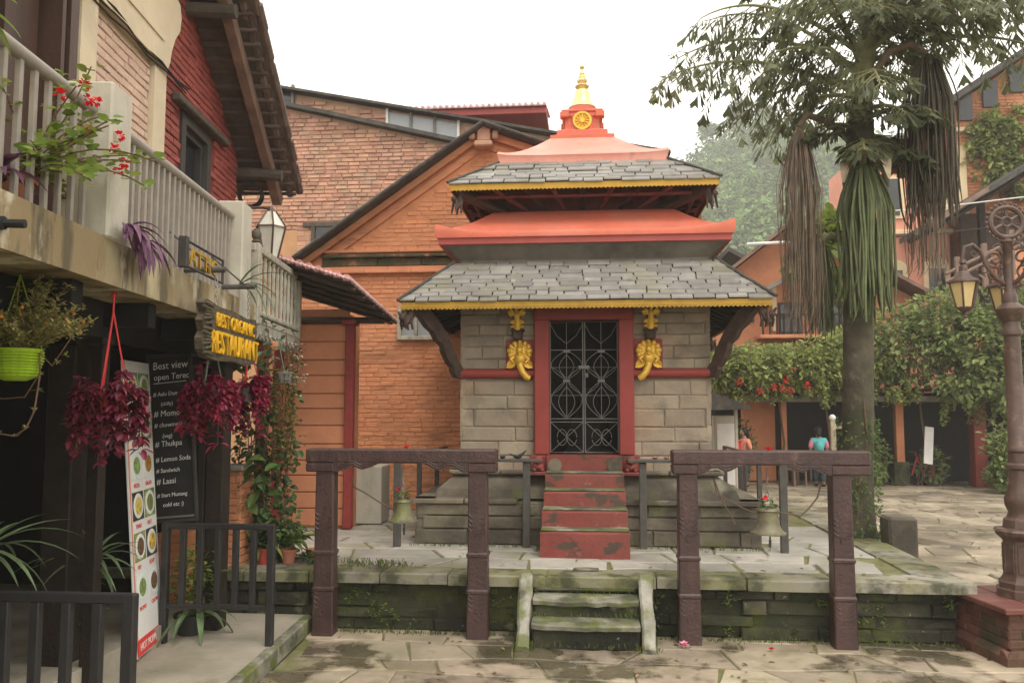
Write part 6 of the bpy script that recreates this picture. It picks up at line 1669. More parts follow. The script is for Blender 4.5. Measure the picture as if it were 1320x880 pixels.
cs = courses(12.77, 15.6, 8.4, 14.4, .30, .11, lambda u, z, du, dz: z < 12.6 + .67 * (u - 12.75) - .3, .016, .12, rk); lay(cs, (0, 29, 0), 0, .07, 'brick_orange', rw, 'brick', proud=.025, rough=.01, rnd=rk, key=lambda c: -c[2])
b = MB(); b.prism([(11.9, 27.9, 12.35), (16.8, 27.9, 15.6), (16.8, 27.9, 15.35), (11.9, 27.9, 12.1)], (0, 8, 0)); b.build('roof', 'roof_dark', rb2)
for x, z in ((13.15, 12.55), (14.0, 13.0), (14.9, 13.5)): s = MB(); s.box((x, 28.93, z), (.5, .1, .95), .01); s.build('window', 'glass_dark', rb2)
b = MB(); b.box((12.95, 28.92, 9.9), (.32, .1, 2.6), .02); b.build('cream_pilaster', 'cream_trim', rb2)
for z in (11.75, 8.6): b = MB(); b.box((14.3, 28.9, z), (3.1, .16, .16), .02); b.build('string_course', 'cream_trim', rb2)
def leaf_mass(name, m, parent, blobs, n, L, rn_, shell=.55):
    s = MB(); tot = sum(q[3] * q[4] * q[5] for q in blobs)
    for (x, y, z, rx, ry, rz) in blobs:
        k = int(n * rx * ry * rz / tot)
        for i in range(k):
            v = V((rn_.gauss(0, 1), rn_.gauss(0, 1), rn_.gauss(0, 1))).normalized()
            r_ = shell + (1 - shell) * rn_.random() ** .7
            r_ *= 1 + .28 * noise.noise(V((x + v.x * 3, y + v.y * 3, z + v.z * 3)) * .9)
            p = V((x + v.x * rx * r_, y + v.y * ry * r_, z + v.z * rz * r_))
            if noise.noise(p * 1.7) < -.28: continue
            d = (v + V((rn_.gauss(0, .7), rn_.gauss(0, .7), rn_.gauss(0, .7) - .2))).normalized()
            l = L * rn_.uniform(.6, 1.4); s.leaf(p, d, (rn_.gauss(0, .5), -.4, 1), l, l * rn_.uniform(.45, .75), .2, .15)
    return s.build(name, m, parent, 'stuff')
ri = random.Random(9)
iv = thing('wall_ivy', 'mass of green ivy spread over the brick house at the right edge', 'ivy', (14, 28.8, 10.5))
leaf_mass('foliage', 'vine_leaf', iv, [(14.2, 28.75, 11.5, 1.1, .3, .8), (14.9, 28.75, 11.3, 1.2, .3, 1.2), (14.0, 28.75, 10.6, .9, .28, .8), (15.0, 28.75, 10.2, 1.2, .3, .9)], 6500, .18, ri)
s = MB(); s.tube([(14.2, 28.85, 8.4), (14.1, 28.85, 10.5), (14.3, 28.85, 12.2)], .03, 5); s.build('stem', 'stem', iv)
cn = thing('canopy_roof', 'dark sloping slate canopy in front of the ivy clad house', 'roof', (12.5, 27, 7.5))
b = MB(); b.prism([(10.75, 26.0, 7.95), (14.6, 26.0, 10.3), (14.6, 26.0, 10.12), (10.75, 26.0, 7.77)], (0, 2.8, 0)); b.build('slope', 'roof_dark', cn)
b = MB(); b.prism([(10.73, 25.94, 7.97), (12.4, 25.94, 8.98), (12.4, 25.94, 8.82), (10.73, 25.94, 7.80)], (0, .06, 0)); b.build('barge_board', 'roof_timber', cn)
for i in range(5):
    y = 26.2 + .55 * i; b = MB(); b.tube([(10.9, y, 7.76), (14.6, y, 10.02)], .08, 4); b.build('rafter', 'dark_wood', cn)
for x, z in ((12.9, 8.9), (14.5, 9.8)):
    b = MB(); b.box((x, 27.6, z / 2), (.2, .2, z), .012); b.build('post', 'dark_wood', cn)
b = MB(); b.box((13.9, 28.5, 7.0), (2.6, .15, 3.4), .01); b.build('back_panel', 'lean_wood', cn)
b = MB(); b.box((13.3, 26.8, 6.6), (.8, .6, 1.0), .02); b.build('orange_chimney', 'plaster_orange', cn)
for i, z in enumerate((8.3, 7.5)):
    s = MB(); s.tube([(8.2, 25.4, z - .22), (10.5, 25.35, z - .1), (13.0, 25.3, z + .15), (16.5, 25.3, z + .5)], .018, 5); one(s, 'overhead_wire', 'white_paint' if i == 0 else 'black_rubber', ('pale' if i == 0 else 'thin dark') + ' overhead wire crossing in front of the slate canopy', 'wire')
tr_ = thing('terrace_rail', 'brown wooden terrace railing above the vine on the right', 'railing', (10.6, 22.6, 5))
for dz in (0, -.22):
    s = MB(); s.tube([(9.6, 22.6, 5.75 + dz), (11.6, 22.6, 6.75 + dz)], .05, 6); s.build('rail', 'roof_timber', tr_)
for x in (9.9, 10.6, 11.3):
    s = MB(); s.box((x, 22.6, 5.45 + (x - 9.6) * .5), (.12, .12, 1.2), .01); s.build('post', 'roof_timber', tr_)

# vine covered pergola ----------------------------------------------------
pg_ = thing('pergola', 'long vine covered pergola with painted posts along the far side of the court', 'pergola', (8, 24.5, 0))
for x, m, w_, y in ((8.93, 'plaster_orange', .22, 24.5), (10.95, 'red_post', .34, 24.2), (5.75, 'plaster_orange', .14, 24.6), (7.5, 'lean_wood', .16, 24.8), (12.4, 'red_post', .3, 24.2)):
    s = MB(); s.box((x, y, 1.25), (w_, w_, 2.5), .012); s.build('post', m, pg_)
for x in (8.93,):
    s = MB(); s.lathe([(.26, 0), (.27, .6), (.24, .66)], (x, 24.5, 0), 10); s.build('post_base', 'mossy_stone', pg_)
for y in (23.9, 24.9):
    s = MB(); s.box((8.6, y, 2.44), (9.4, .14, .16), .012); s.build('beam', 'concrete_grey', pg_)
for i in range(12):
    s = MB(); s.box((4.3 + .8 * i, 24.7, 2.58), (.10, 2.2, .10), .01); s.build('cross_beam', 'dark_wood', pg_)
s = MB(); s.box((8.6, 25.85, 1.3), (9.6, .12, 2.7), .01); s.build('back_wall', 'shade_black', pg_)  # near-black colour stands for the deep shade under the pergola
s = MB(); s.box((8.6, 24.75, 2.7), (9.6, 2.2, .06), .01); s.build('deck_roof', 'dark_wood', pg_)
s = MB(); s.box((5.15, 25.3, 1.3), (.95, .3, 2.55), .02); s.build('orange_wall', 'plaster_orange', pg_)
s = MB(); s.box((13.3, 24.9, 1.3), (.15, 1.8, 2.6), .01); s.build('side_wall', 'shade_black', pg_)
pv_ = thing('pergola_vine', 'thick flowering vine piled over the long pergola', 'climber', (8, 24.5, 2.5))
L1 = [(3.9, 24.0, 3.3, 1.0, .9, .7), (4.9, 24.0, 3.25, 1.5, 1.1, .75), (6.4, 24.1, 3.3, 1.5, 1.1, .8), (7.6, 24.2, 3.6, 1.2, 1.0, .9)]
L2 = [(8.9, 23.8, 3.9, 1.1, 1.0, 1.25), (9.8, 23.4, 4.5, 1.1, .9, 1.0), (10.8, 23.4, 3.9, 1.3, 1.0, 1.4), (12.2, 23.3, 4.2, 1.4, 1.0, 1.5), (11.6, 23.0, 3.0, 1.0, .8, 1.0), (10.1, 23.2, 3.1, .9, .7, .8)]
leaf_mass('foliage', 'vine_leaf', pv_, L1, 16000, .13, ri, .35)
leaf_mass('foliage', 'vine_leaf_dark', pv_, L2, 17000, .14, ri, .35)
s = MB()
for i in range(70):
    x = ri.uniform(4.0, 12.6); y = ri.uniform(23.0, 23.9); z0 = 2.75; zl = ri.uniform(1.7, 2.5) if x > 9.3 else ri.uniform(2.15, 2.6)
    k = 0; z = z0
    while z > zl:
        for _ in range(3):
            a = ri.uniform(0, 6.28); s.leaf((x + .07 * math.sin(z * 5 + i), y, z), (math.cos(a), math.sin(a), -.6), (0, 0, 1), .12, .08)
        z -= .05
s.build('tendrils', 'vine_leaf', pv_, 'stuff')
s = MB()
for i in range(7):
    x = 4.3 + i * 1.3; s.tube([(x, 24.5, .0), (x + .1, 24.4, 1.2), (x - .05, 24.3, 2.4), (x + .2, 24.1, 3.1)], [.04, .035, .03, .02], 5)
s.build('stems', 'stem', pv_, 'stuff')
for x, y, z in ((5.35, 22.95, 2.72), (5.55, 22.9, 2.66), (5.45, 22.9, 2.95), (6.0, 22.9, 2.80), (4.2, 22.9, 2.9), (4.75, 22.95, 2.65), (5.1, 22.9, 2.75)):
    s = MB()
    for k in range(22):
        v = V((ri.gauss(0, 1), ri.gauss(0, 1), ri.gauss(0, 1))).normalized(); s.leaf(V((x, y, z)) + v * .05, v, (0, 0, 1), .07, .05)
    s.build('blossom', 'flower_red', pv_)
# right hand clumps
def shrub(c, r, h, m, lab, n=900, L=.12):
    t = thing('shrub', lab, 'shrub', c, 'shrubs round the court')
    x, y, z = c
    leaf_mass('foliage', m, t, [(x, y, z + h * .55, r, r, h * .5), (x - r * .2, y, z + h * .35, r * .8, r * .8, h * .35)], n, L, ri, .3)
    s = MB()
    for k in range(4): a = k * 1.6; s.tube([(x, y, z), (x + r * .3 * math.cos(a), y + r * .3 * math.sin(a), z + h * .6)], [.03, .012], 5)
    s.build('stems', 'stem', t)
shrub((10.75, 22.3, 0), .55, 1.7, 'vine_leaf_dark', 'leafy shrub at the right beside the dark red pillar', 1500, .13)
shrub((4.35, 24.0, 0), .5, 1.9, 'leaf_green', 'rounded bush beside the orange wall under the pergola', 1300, .10)
shrub((8.3, 24.3, 0), .3, 1.2, 'vine_leaf_dark', 'slim dark shrub between the palm trunk and the orange post', 700, .1)
shrub((9.75, 24.4, 0), .4, 1.1, 'vine_leaf_dark', 'low shrub right of the white leaning board', 800, .11)
shrub((11.6, 23.4, 0), .5, 1.0, 'vine_leaf_dark', 'low dark shrub at the far right under the pergola', 900, .12)
# small things under the pergola
e = thing('leaning_board', 'white board leaning on an easel under the pergola', 'board', (9.45, 24.0, 0))
M = Matrix.Translation((9.50, 23.9, 1.15)) @ Matrix.Rotation(rad(9), 4, 'Y') @ Matrix.Rotation(rad(-12), 4, 'X')
s = MB(); s.box((0, 0, 0), (.24, .03, 1.05), .006, M); s.build('panel', 'white_paint', e)
for q in (-.1, .1): s = MB(); s.tube([M @ V((q, .02, .3)), V((9.42 + q * 2, 24.1, 0))], .02, 5); s.build('leg', 'lean_wood', e)
e = thing('signpost', 'wooden post with pale knob and short arm beside the palm trunk', 'signpost', (6.66, 23.0, 0))
s = MB(); s.box((6.66, 23, .92), (.14, .14, 1.84), .012); s.box((6.82, 23, 1.68), (.34, .1, .1), .01); s.build('post', 'stone_post', e)
s = MB(); s.ball((6.66, 23, 1.92), .095, 10, 6); s.build('knob', 'white_paint', e, smooth=True)
aw_ = thing('awning', 'dark sloping awning beside the right wall of the temple', 'awning', (3.2, 20, 0))
s = MB(); s.prism([(2.2, 19.6, 2.62), (2.9, 19.6, 2.58), (3.85, 19.6, 2.22), (3.85, 19.6, 2.16), (2.2, 19.6, 2.12)], (0, 1.6, 0)); s.build('cover', 'roof_dark', aw_)
for x in (2.5, 3.6): s = MB(); s.box((x, 20.2, 1.08), (.07, .07, 2.16), .006); s.build('post', 'concrete_pale', aw_)
e = thing('white_cabinet', 'pale upright cabinet beneath the dark awning', 'cabinet', (3.35, 21, 0))
s = MB(); s.box((3.45, 21.0, 1.0), (.55, .4, 2.0), .02); s.build('body', 'concrete_pale', e); s = MB(); s.box((3.45, 20.79, 1.05), (.44, .03, 1.5), .006); s.build('door', 'white_paint', e)
e = thing('red_cooler', 'red plastic crate on a dark stand under the awning', 'crate', (3.75, 22.5, 0))
s = MB(); s.box((3.85, 22.5, 1.12), (.5, .4, .34), .03); s.box((3.85, 22.5, 1.31), (.54, .44, .05), .01); s.build('crate', 'plastic_red', e)
s = MB(); s.box((3.85, 22.5, .92), (.8, .5, .05), .01)
for q in (-.35, .35): s.box((3.85 + q, 22.5, .45), (.05, .4, .9), .01)
s.build('stand', 'lean_wood', e)
def chair(x, y, lab, rz):
    t = thing('wooden_chair', lab, 'chair', (x, y, 0), 'chairs under the pergola')
    M = Matrix.Translation((x, y, 0)) @ Matrix.Rotation(rz, 4, 'Z')
    s = MB(); s.box((0, 0, .45), (.44, .44, .05), .01, M); s.build('seat', 'roof_timber', t)
    for a in (-.19, .19):
        for c_ in (-.19, .19): s = MB(); s.box((a, c_, .22), (.05, .05, .43), .005, M); s.build('leg', 'roof_timber', t)
    s = MB(); s.box((0, .21, .75), (.42, .04, .42), .01, M); s.build('backrest', 'roof_timber', t)
chair(5.9, 24.0, 'wooden chair under the pergola near the orange wall', .4); chair(6.3, 24.9, 'wooden chair deeper under the pergola beside the signpost', 2.5)
def bicycle():
    t = thing('bicycle', 'bicycle parked in the shade beside the orange pergola post', 'bicycle', (9.2, 24.2, 0))
    for x in (9.15, 9.75):
        s = MB(); s.tube([(x + .3 * math.cos(a), 24.25, .31 + .3 * math.sin(a)) for a in [i * math.pi / 10 for i in range(20)]], .018, 5, True)
        for k in range(8): s.tube([(x, 24.25, .31), (x + .3 * math.cos(k * .785), 24.25, .31 + .3 * math.sin(k * .785))], .004, 3)
        s.build('wheel', 'rail_metal', t)
    s = MB(); s.tube([(9.15, 24.25, .31), (9.3, 24.25, .78), (9.62, 24.25, .72), (9.48, 24.25, .30), (9.3, 24.25, .78)], .018, 5); s.tube([(9.62, 24.25, .72), (9.75, 24.25, .31)], .014, 5); s.tube([(9.48, 24.25, .3), (9.75, 24.25, .31)], .014, 5); s.tube([(9.3, 24.25, .78), (9.27, 24.25, .95)], .014, 5); s.build('frame', 'plastic_red', t)
    s = MB(); s.tube([(9.2, 24.0, .96), (9.27, 24.25, .95), (9.2, 24.5, .96)], .014, 5); s.build('handlebar', 'rail_metal', t)
    s = MB(); s.box((9.64, 24.25, .84), (.22, .12, .05), .02); s.build('saddle', 'black_rubber', t)
bicycle()

# small leafy tree behind the palm
stt = thing('small_tree', 'bright green leafy tree behind the brown palm tassel', 'tree', (5.28, 16.2, 0))
s = MB(); s.tube([(5.28, 16.2, 0), (5.3, 16.2, 2.2), (5.1, 16.1, 3.8), (4.6, 16.0, 4.7)], [.10, .085, .06, .03], 7)
for q in ((4.1, 5.0), (4.8, 5.5), (4.5, 5.7)): s.tube([(5.1, 16.1, 3.8), (q[0], 16.0, q[1])], [.04, .012], 5)
s.build('trunk', 'bark', stt)
leaf_mass('crown', 'leaf_bright', stt, [(4.45, 15.9, 5.3, .45, .4, .45), (4.25, 15.9, 4.9, .35, .35, .3), (4.75, 15.9, 5.65, .3, .3, .3), (4.6, 16, 4.7, .35, .3, .3)], 900, .22, ri, .2)

# ------------------------------------------------------------------ lamp post on its pedestal
LX, LY = 3.99, 8.05
pd_ = thing('lamp_pedestal', 'low square brick pedestal with red tile cap under the lamp post', 'pedestal', (LX, LY, 0))
PM = Matrix.Translation((LX - .02, LY, 0)) @ Matrix.Rotation(rad(8), 4, 'Z')
s = MB(); s.box((0, 0, .22), (.84, .84, .43), .01, PM); pcore = s.build('core', 'brick_pedestal', pd_)
for k in range(4):
    cs = courses(-.43, .43, .13, .43, .22, .078, None, .012, .08, rk); lay(cs, PM @ (Matrix.Rotation(k * math.pi / 2, 4, 'Z') @ V((0, -.43, 0))), rad(8) + k * math.pi / 2, .05, 'brick_pedestal', pcore, 'brick', rough=.005, rnd=rk)
for k in range(4):
    MM = PM @ Matrix.Rotation(k * math.pi / 2, 4, 'Z')
    for i in range(4):
        s = MB(); s.prism([MM @ V((-.5 + .25 * i + .004, -.50, .0)), MM @ V((-.5 + .25 * i + .004, -.50, .075)), MM @ V((-.5 + .25 * i + .004, -.45, .125)), MM @ V((-.5 + .25 * i + .004, -.40, .125)), MM @ V((-.5 + .25 * i + .004, -.40, 0))], MM.to_3x3() @ V((.242, 0, 0))); s.build('base_brick', 'brick_pedestal', pd_)
for i in range(3):
    for j in range(3):
        s = MB(); s.box((-.32 + .32 * i, -.32 + .32 * j, .455), (.312, .312, .05), .008, PM); s.build('cap_tile', 'tile_red', pd_)
lp = thing('lamp_post', 'ornate brown cast iron lamp post with gear wheel finial and hanging lanterns', 'lamp post', (LX, LY, .48))
def oct_(s, prof, seg=8): s.lathe(prof, (LX, LY, 0), seg)
s = MB(); oct_(s, [(.235, .48), (.235, .55), (.215, .56), (.215, .61), (.19, .63), (.175, .66), (.17, .68), (.165, .98), (.18, 1.0), (.225, 1.04), (.24, 1.07), (.22, 1.09), (.16, 1.10), (.15, 1.17), (.11, 1.20)]); lb = s.build('base', 'lamp_brown', lp)
for k in range(8):
    a = rad(22.5 + 45 * k); d = V((math.cos(a), math.sin(a), 0)); sd2 = V((-d.y, d.x, 0)); c_ = V((LX, LY, 0)) + d * .157
    s = MB(); s.tube([c_ + sd2 * .045 + V((0, 0, .70)), c_ + sd2 * .045 + V((0, 0, .95)), c_ - sd2 * .045 + V((0, 0, .95)), c_ - sd2 * .045 + V((0, 0, .70))], .006, 4, True); s.build('base_panel', 'lamp_brown', lb)
s = MB(); oct_(s, [(.115, 1.19), (.10, 1.24), (.125, 1.30), (.13, 1.36), (.10, 1.44), (.085, 1.50), (.082, 1.62), (.105, 1.64), (.105, 1.67), (.082, 1.69), (.08, 1.78), (.10, 1.80), (.10, 1.83), (.075, 1.86), (.07, 2.7), (.068, 2.86), (.09, 2.88), (.09, 2.92), (.075, 2.94), (.075, 3.0), (.095, 3.02), (.12, 3.09), (.125, 3.12), (.10, 3.15), (.065, 3.18), (.06, 3.26), (.045, 3.28), (.042, 3.74), (.06, 3.76), (.03, 3.79), (.02, 3.80)], 16); s.build('column', 'lamp_brown', lp, smooth=True)
s = MB(); gc = V((LX, LY, 3.95))
ringp = lambda r_, n=28: [gc + V((r_ * math.cos(a), 0, r_ * math.sin(a))) for a in [i * 2 * math.pi / n for i in range(n)]]
s.tube(ringp(.145), .026, 8, True); s.tube(ringp(.045, 12), .018, 6, True)
for k in range(24):
    a = k * math.pi / 12; s.ball(gc + V((.182 * math.cos(a), 0, .182 * math.sin(a))), .017, 6, 4)
for k in range(6):
    a = k * math.pi / 3 + math.pi / 2; d = V((math.cos(a), 0, math.sin(a))); s.tube([gc + d * .04, gc + d * .14], [.02, .014], 6)
s.build('gear_wheel', 'lamp_brown', lp, smooth=True)
for ang_ in (176, 72, -50):
    a = rad(ang_); d = V((math.cos(a), math.sin(a), 0)); C = V((LX, LY, 0)); Z = lambda z: V((0, 0, z))
    AR = .40
    s = MB()
    s.tube([C + d * .04 + Z(3.36), C + d * .12 + Z(3.42), C + d * .20 + Z(3.55), C + d * .24 + Z(3.68), C + d * .31 + Z(3.745), C + d * .38 + Z(3.72), C + d * AR + Z(3.64), C + d * AR + Z(3.60)], [.022, .022, .02, .02, .022, .022, .018, .016], 8)
    def spiral(cx, cz, r_, t0, t1, w_=.012, sgn=1):
        n = 16; s.tube([C + d * (cx + sgn * r_ * (1 - .7 * i / n) * math.cos(t0 + (t1 - t0) * i / n)) + Z(cz + r_ * (1 - .7 * i / n) * math.sin(t0 + (t1 - t0) * i / n)) for i in range(n + 1)], w_, 6)
    spiral(.12, 3.60, .085, -1.6, 6.0); spiral(.14, 3.46, .075, 1.5, 8.5); spiral(.22, 3.50, .055, 0, 6.5, .010); spiral(.08, 3.70, .05, 0, 6.0, .009); spiral(.30, 3.66, .05, 2, 8, .009); spiral(.07, 3.36, .05, 3, 9, .010)
    for cx, cz in ((.17, 3.56), (.1, 3.53), (.2, 3.43)): s.leaf(C + d * cx + Z(cz), d + Z(.5), (0, -1, 0), .08, .04)
    s.build('scroll_arm', 'lamp_brown', lp, smooth=True)
    lc = C + d * AR
    s = MB(); s.lathe([(.012, 3.61), (.03, 3.60), (.036, 3.57), (.022, 3.555), (.04, 3.54), (.042, 3.49), (.055, 3.475), (.062, 3.46), (.10, 3.425), (.155, 3.395), (.157, 3.38), (.13, 3.375)], lc, 6, cap=True)
    s.lathe([(.075, 3.155), (.078, 3.14), (.05, 3.115), (.022, 3.10), (.018, 3.07), (.026, 3.055), (.01, 3.04)], lc, 6)
    for q in range(6):
        b_ = q * math.pi / 3; dd = V((math.cos(b_), math.sin(b_), 0)); s.tube([lc + dd * .132 + Z(3.38), lc + dd * .078 + Z(3.145)], .010, 5)
    s.build('lantern', 'lamp_brown', lp); lt = lp.children[-1] if False else None
    for q in range(6):
        b_, b2 = q * math.pi / 3, (q + 1) * math.pi / 3; d1, d2 = V((math.cos(b_), math.sin(b_), 0)), V((math.cos(b2), math.sin(b2), 0))
        g2 = MB(); g2.add([lc + d1 * .128 + Z(3.378), lc + d2 * .128 + Z(3.378), lc + d2 * .076 + Z(3.15), lc + d1 * .076 + Z(3.15)], [(0, 1, 2, 3)]); g2.build('lantern_pane', 'lantern_glass', lp)

# ------------------------------------------------------------------ fishtail palm
rpalm = random.Random(23)
pm = thing('fishtail_palm', 'tall fishtail palm with hanging rope like flower tassels right of the temple', 'palm', (3.4, 11, PZ))
def tx(z): return 3.44 + .042 * (z - .57) + .006 * math.sin(z)
s = MB(); pts = []; rr_ = []
z = .5
while z < 6.2:
    pts.append((tx(z), 11.0, z)); base = .20 if z > 1.1 else .20 + .14 * (1.1 - z) ** 1.5
    rr_.append(base * (1 - .025 * z)); pts.append((tx(z), 11.0, z + .02)); rr_.append(rr_[-1] * 1.035); z += .26
s.tube(pts, rr_, 14); s.build('trunk', 'palm_trunk', pm, smooth=True)
s = MB(); s.tube([(tx(6.0), 11, 6.0), (tx(6.6) + .02, 10.98, 6.6), (tx(7.2) + .06, 10.95, 7.2), (tx(8) + .1, 10.9, 8.1), (tx(9), 10.9, 9.2)], [.15, .13, .12, .11, .06], 10); s.build('crown_shaft', 'palm_stem', pm, smooth=True)
def fishleaf(s, p, d, L, W, rn_):
    d, sd_, u = basis(d); u2 = (u + sd_ * rn_.uniform(-.5, .5)).normalized(); sd3 = d.cross(u2)
    a = p + d * L * .95 + sd3 * W * .55; c_ = p + d * L * rn_.uniform(.7, .85) + sd3 * W * .1; e_ = p + d * L * .8 - sd3 * W * .5; f_ = p + d * L * 1.05 - sd3 * W * .12
    s.add([p, a, c_, f_, e_], [(0, 1, 2), (0, 2, 3), (0, 3, 4)])
def frond(az, el, z0, L, droop, seed, dens=1.0):
    rn_ = random.Random(seed); s = MB(); st2 = MB()
    p = V((tx(z0), 11.0, z0)); d = V((math.cos(az) * math.cos(el), math.sin(az) * math.cos(el), math.sin(el)))
    n = 16; pts = [p.copy()]; ds = [d.copy()]
    for i in range(n):
        d = (d + V((0, 0, -droop / n * (.4 + 1.2 * i / n)))).normalized(); p = p + d * (L / n); pts.append(p.copy()); ds.append(d.copy())
    st2.tube(pts, [.035 * (1 - i / (n + 2)) + .004 for i in range(n + 1)], 6)
    for i in range(3, n + 1):
        t = i / n
        for sg in (-1, 1):
            if rn_.random() > .66: continue
            dd, sd_, u = basis(ds[i])
            pd2 = (sd_ * sg + dd * rn_.uniform(.3, .8) + V((0, 0, rn_.uniform(-.35, .15)))).normalized()
            pl = L * .30 * (math.sin(math.pi * min(1, t * .85 + .12)) * .8 + .25) * rn_.uniform(.8, 1.15)
            q = pts[i].copy(); m_ = max(4, int(pl / .07 * dens)); qp = [q.copy()]
            for k in range(m_):
                pd2 = (pd2 + V((0, 0, -.11))).normalized(); q = q + pd2 * (pl / m_); qp.append(q.copy())
                for s2 in (-1, 1):
                    if rn_.random() < .22: continue
                    a_, b_, c_ = basis(pd2)
                    ld = (b_ * s2 * .8 + pd2 * .8 + V((0, 0, -rn_.uniform(.5, 1.3)))).normalized(); ll = rn_.uniform(.12, .27); fishleaf(s, q, ld, ll, ll * rn_.uniform(.17, .30), rn_)
            fishleaf(s, q, pd2, .18, .14, rn_)
            st2.tube([qp[0], qp[len(qp) // 2], qp[-1]], [.009, .006, .003], 4)
    fr_ = st2.build('frond', 'palm_stem', pm); s.build('leaflets', 'palm_leaf', fr_, 'stuff')
FR = [(180, 30, 6.35, 2.75, 1.05), (165, 36, 6.7, 2.6, 1.1), (200, 32, 6.9, 2.5, 1.2), (215, 20, 6.6, 1.9, 1.1), (150, 55, 6.6, 2.6, 1.2), (185, 60, 6.9, 2.4, 1.3), (235, 40, 6.7, 2.2, 1.5), (260, 25, 6.2, 1.6, 1.6),
      (285, 45, 6.8, 2.0, 1.5), (310, 35, 6.8, 1.9, 1.4), (335, 32, 7.0, 2.1, 1.1), (355, 45, 7.2, 2.7, 1.2), (10, 38, 7.1, 2.6, 1.0), (25, 55, 7.2, 2.6, 1.1), (50, 35, 6.9, 2.2, 1.1), (80, 35, 6.7, 2.2, 1.3), (110, 30, 6.3, 2.3, 1.3), (135, 25, 6.5, 2.2, 1.2),
      (345, 60, 7.3, 2.5, 1.4), (225, 65, 7.4, 2.3, 1.4), (100, 60, 7.3, 2.3, 1.4), (0, 10, 5.7, 1.0, 1.0), (195, 10, 5.9, .9, .9), (330, 5, 5.6, .9, 1.0), (235, 10, 6.2, .9, 1.0), (172, 66, 7.6, 2.6, 1.0), (20, 68, 7.7, 2.6, 1.0), (320, 15, 6.0, 1.0, 1.0), (30, 10, 5.8, 1.2, 1.0), (270, 60, 7.2, 1.8, 1.8), (255, -5, 5.7, .9, .8), (285, 0, 6.1, 1.0, .9), (265, 35, 7.0, 1.2, 1.6), (3, 26, 6.75, 2.7, 1.1), (348, 34, 6.9, 2.5, 1.2), (18, 45, 6.9, 2.8, 1.2)]
for i, (az, el, z0, L, dr_) in enumerate(FR): frond(rad(az), rad(el), z0, L, dr_, 100 + i)
def tassel(top, r, zl, n, m, seed, lab, stalk, sheath=True, thick=.010, flare=1.0, lens=(.75, 1.0)):
    rn_ = random.Random(seed); t = MB(); top = V(top); L = top.z - zl
    for i in range(n):
        a = rn_.uniform(0, 6.283); q = rn_.random() ** .5 * r; dx, dy = q * math.cos(a), q * math.sin(a); l = L * rn_.uniform(*lens)
        ph = rn_.uniform(0, 6.28); pts = []
        for k in range(10):
            u = k / 9; w_ = min(1, u * 3.2) ** .7
            hump = .10 * math.sin(math.pi * min(1, u * 4)) * (q / r)
            pts.append(top + V((dx * w_ * (1 + .15 * flare * math.sin(u * 3 + ph)) + .012 * math.sin(u * 9 + ph), dy * w_ + .012 * math.cos(u * 8 + ph), -l * u + hump)))
        if rn_.random() < .5: pts[-1] += V((.06 * math.cos(ph), .03, .05))
        t.tube(pts, [thick * .8] + [thick] * 8 + [thick * .5], 5)
    o = t.build('flower_tassel', m, pm); o['label'] = lab
    s = MB(); s.tube(stalk, [.05, .05, .045, .04][:len(stalk)], 8); s.build('stalk', 'palm_stem' if m == 'tassel_green' else 'tassel_brown', o)
    if sheath:
        for k in range(4):
            a = k * 1.57 + .5; s = MB(); pts = [top + V((.02 * math.cos(a), .02 * math.sin(a), .10)), top + V((.13 * math.cos(a), .13 * math.sin(a) - .05, .09)), top + V((.29 * math.cos(a), .28 * math.sin(a) - .09, -.05)), top + V((.36 * math.cos(a), .33 * math.sin(a) - .10, -.30))]
            s.blade(pts, [.12, .22, .20, .05]); s.build('sheath', 'sheath', o)
tassel((3.55, 10.62, 5.30), .33, 3.22, 110, 'tassel_green', 5, 'green flower tassel hanging in front of the trunk', [(tx(5.6), 10.95, 5.55), (3.60, 10.75, 5.52), (3.56, 10.64, 5.42), (3.55, 10.62, 5.26)], True, .016)
tassel((2.80, 10.75, 5.85), .27, 3.05, 150, 'tassel_brown', 6, 'dry brown flower tassel hanging left of the trunk', [(tx(5.9), 11, 5.6), (3.2, 10.85, 5.95), (2.92, 10.78, 6.02), (2.80, 10.75, 5.85)], False, .0042)
tassel((4.42, 10.7, 6.75), .34, 4.45, 130, 'tassel_dark', 7, 'dark flower tassel hanging high right of the trunk', [(tx(6.4), 11, 6.4), (4.0, 10.8, 6.85), (4.25, 10.75, 6.92), (4.42, 10.7, 6.75)], False, .010)
tassel((4.38, 10.8, 5.25), .24, 3.75, 70, 'tassel_brown', 8, 'thin dry tassel below the dark one on the right', [(tx(5.3), 11, 5.0), (4.1, 10.9, 5.35), (4.38, 10.8, 5.25)], False, .005)
tassel((3.15, 11.25, 4.4), .22, 3.1, 50, 'tassel_green', 9, 'short green tassel half hidden left of the trunk', [(tx(4.4), 11.1, 4.35), (3.3, 11.2, 4.5), (3.15, 11.25, 4.4)], False, .012)
cr = thing('trunk_creeper', 'pale leafed creeper climbing the lower palm trunk', 'climber', (3.5, 10.8, PZ))
s = MB()
for i in range(650):
    z = .57 + 1.5 * rpalm.random() ** 1.3; a = rpalm.uniform(2.6, 6.6); r_ = .22 + (.12 * (1.1 - z) if z < 1.1 else 0) + rpalm.uniform(0, .04)
    s.leaf((tx(z) + r_ * math.cos(a), 11 + r_ * math.sin(a), z), (math.cos(a) * .5 + rpalm.uniform(-.5, .5), math.sin(a) * .5, rpalm.uniform(-1, .3)), (math.cos(a), math.sin(a), .3), rpalm.uniform(.03, .065), .03)
s.build('foliage', 'leaf_green', cr, 'stuff')
s = MB(); s.tube([(3.38, 10.78, .57), (3.42, 10.79, 1.2), (3.55, 10.79, 1.8), (3.52, 10.8, 2.3)], .01, 5); s.build('stem', 'stem', cr)
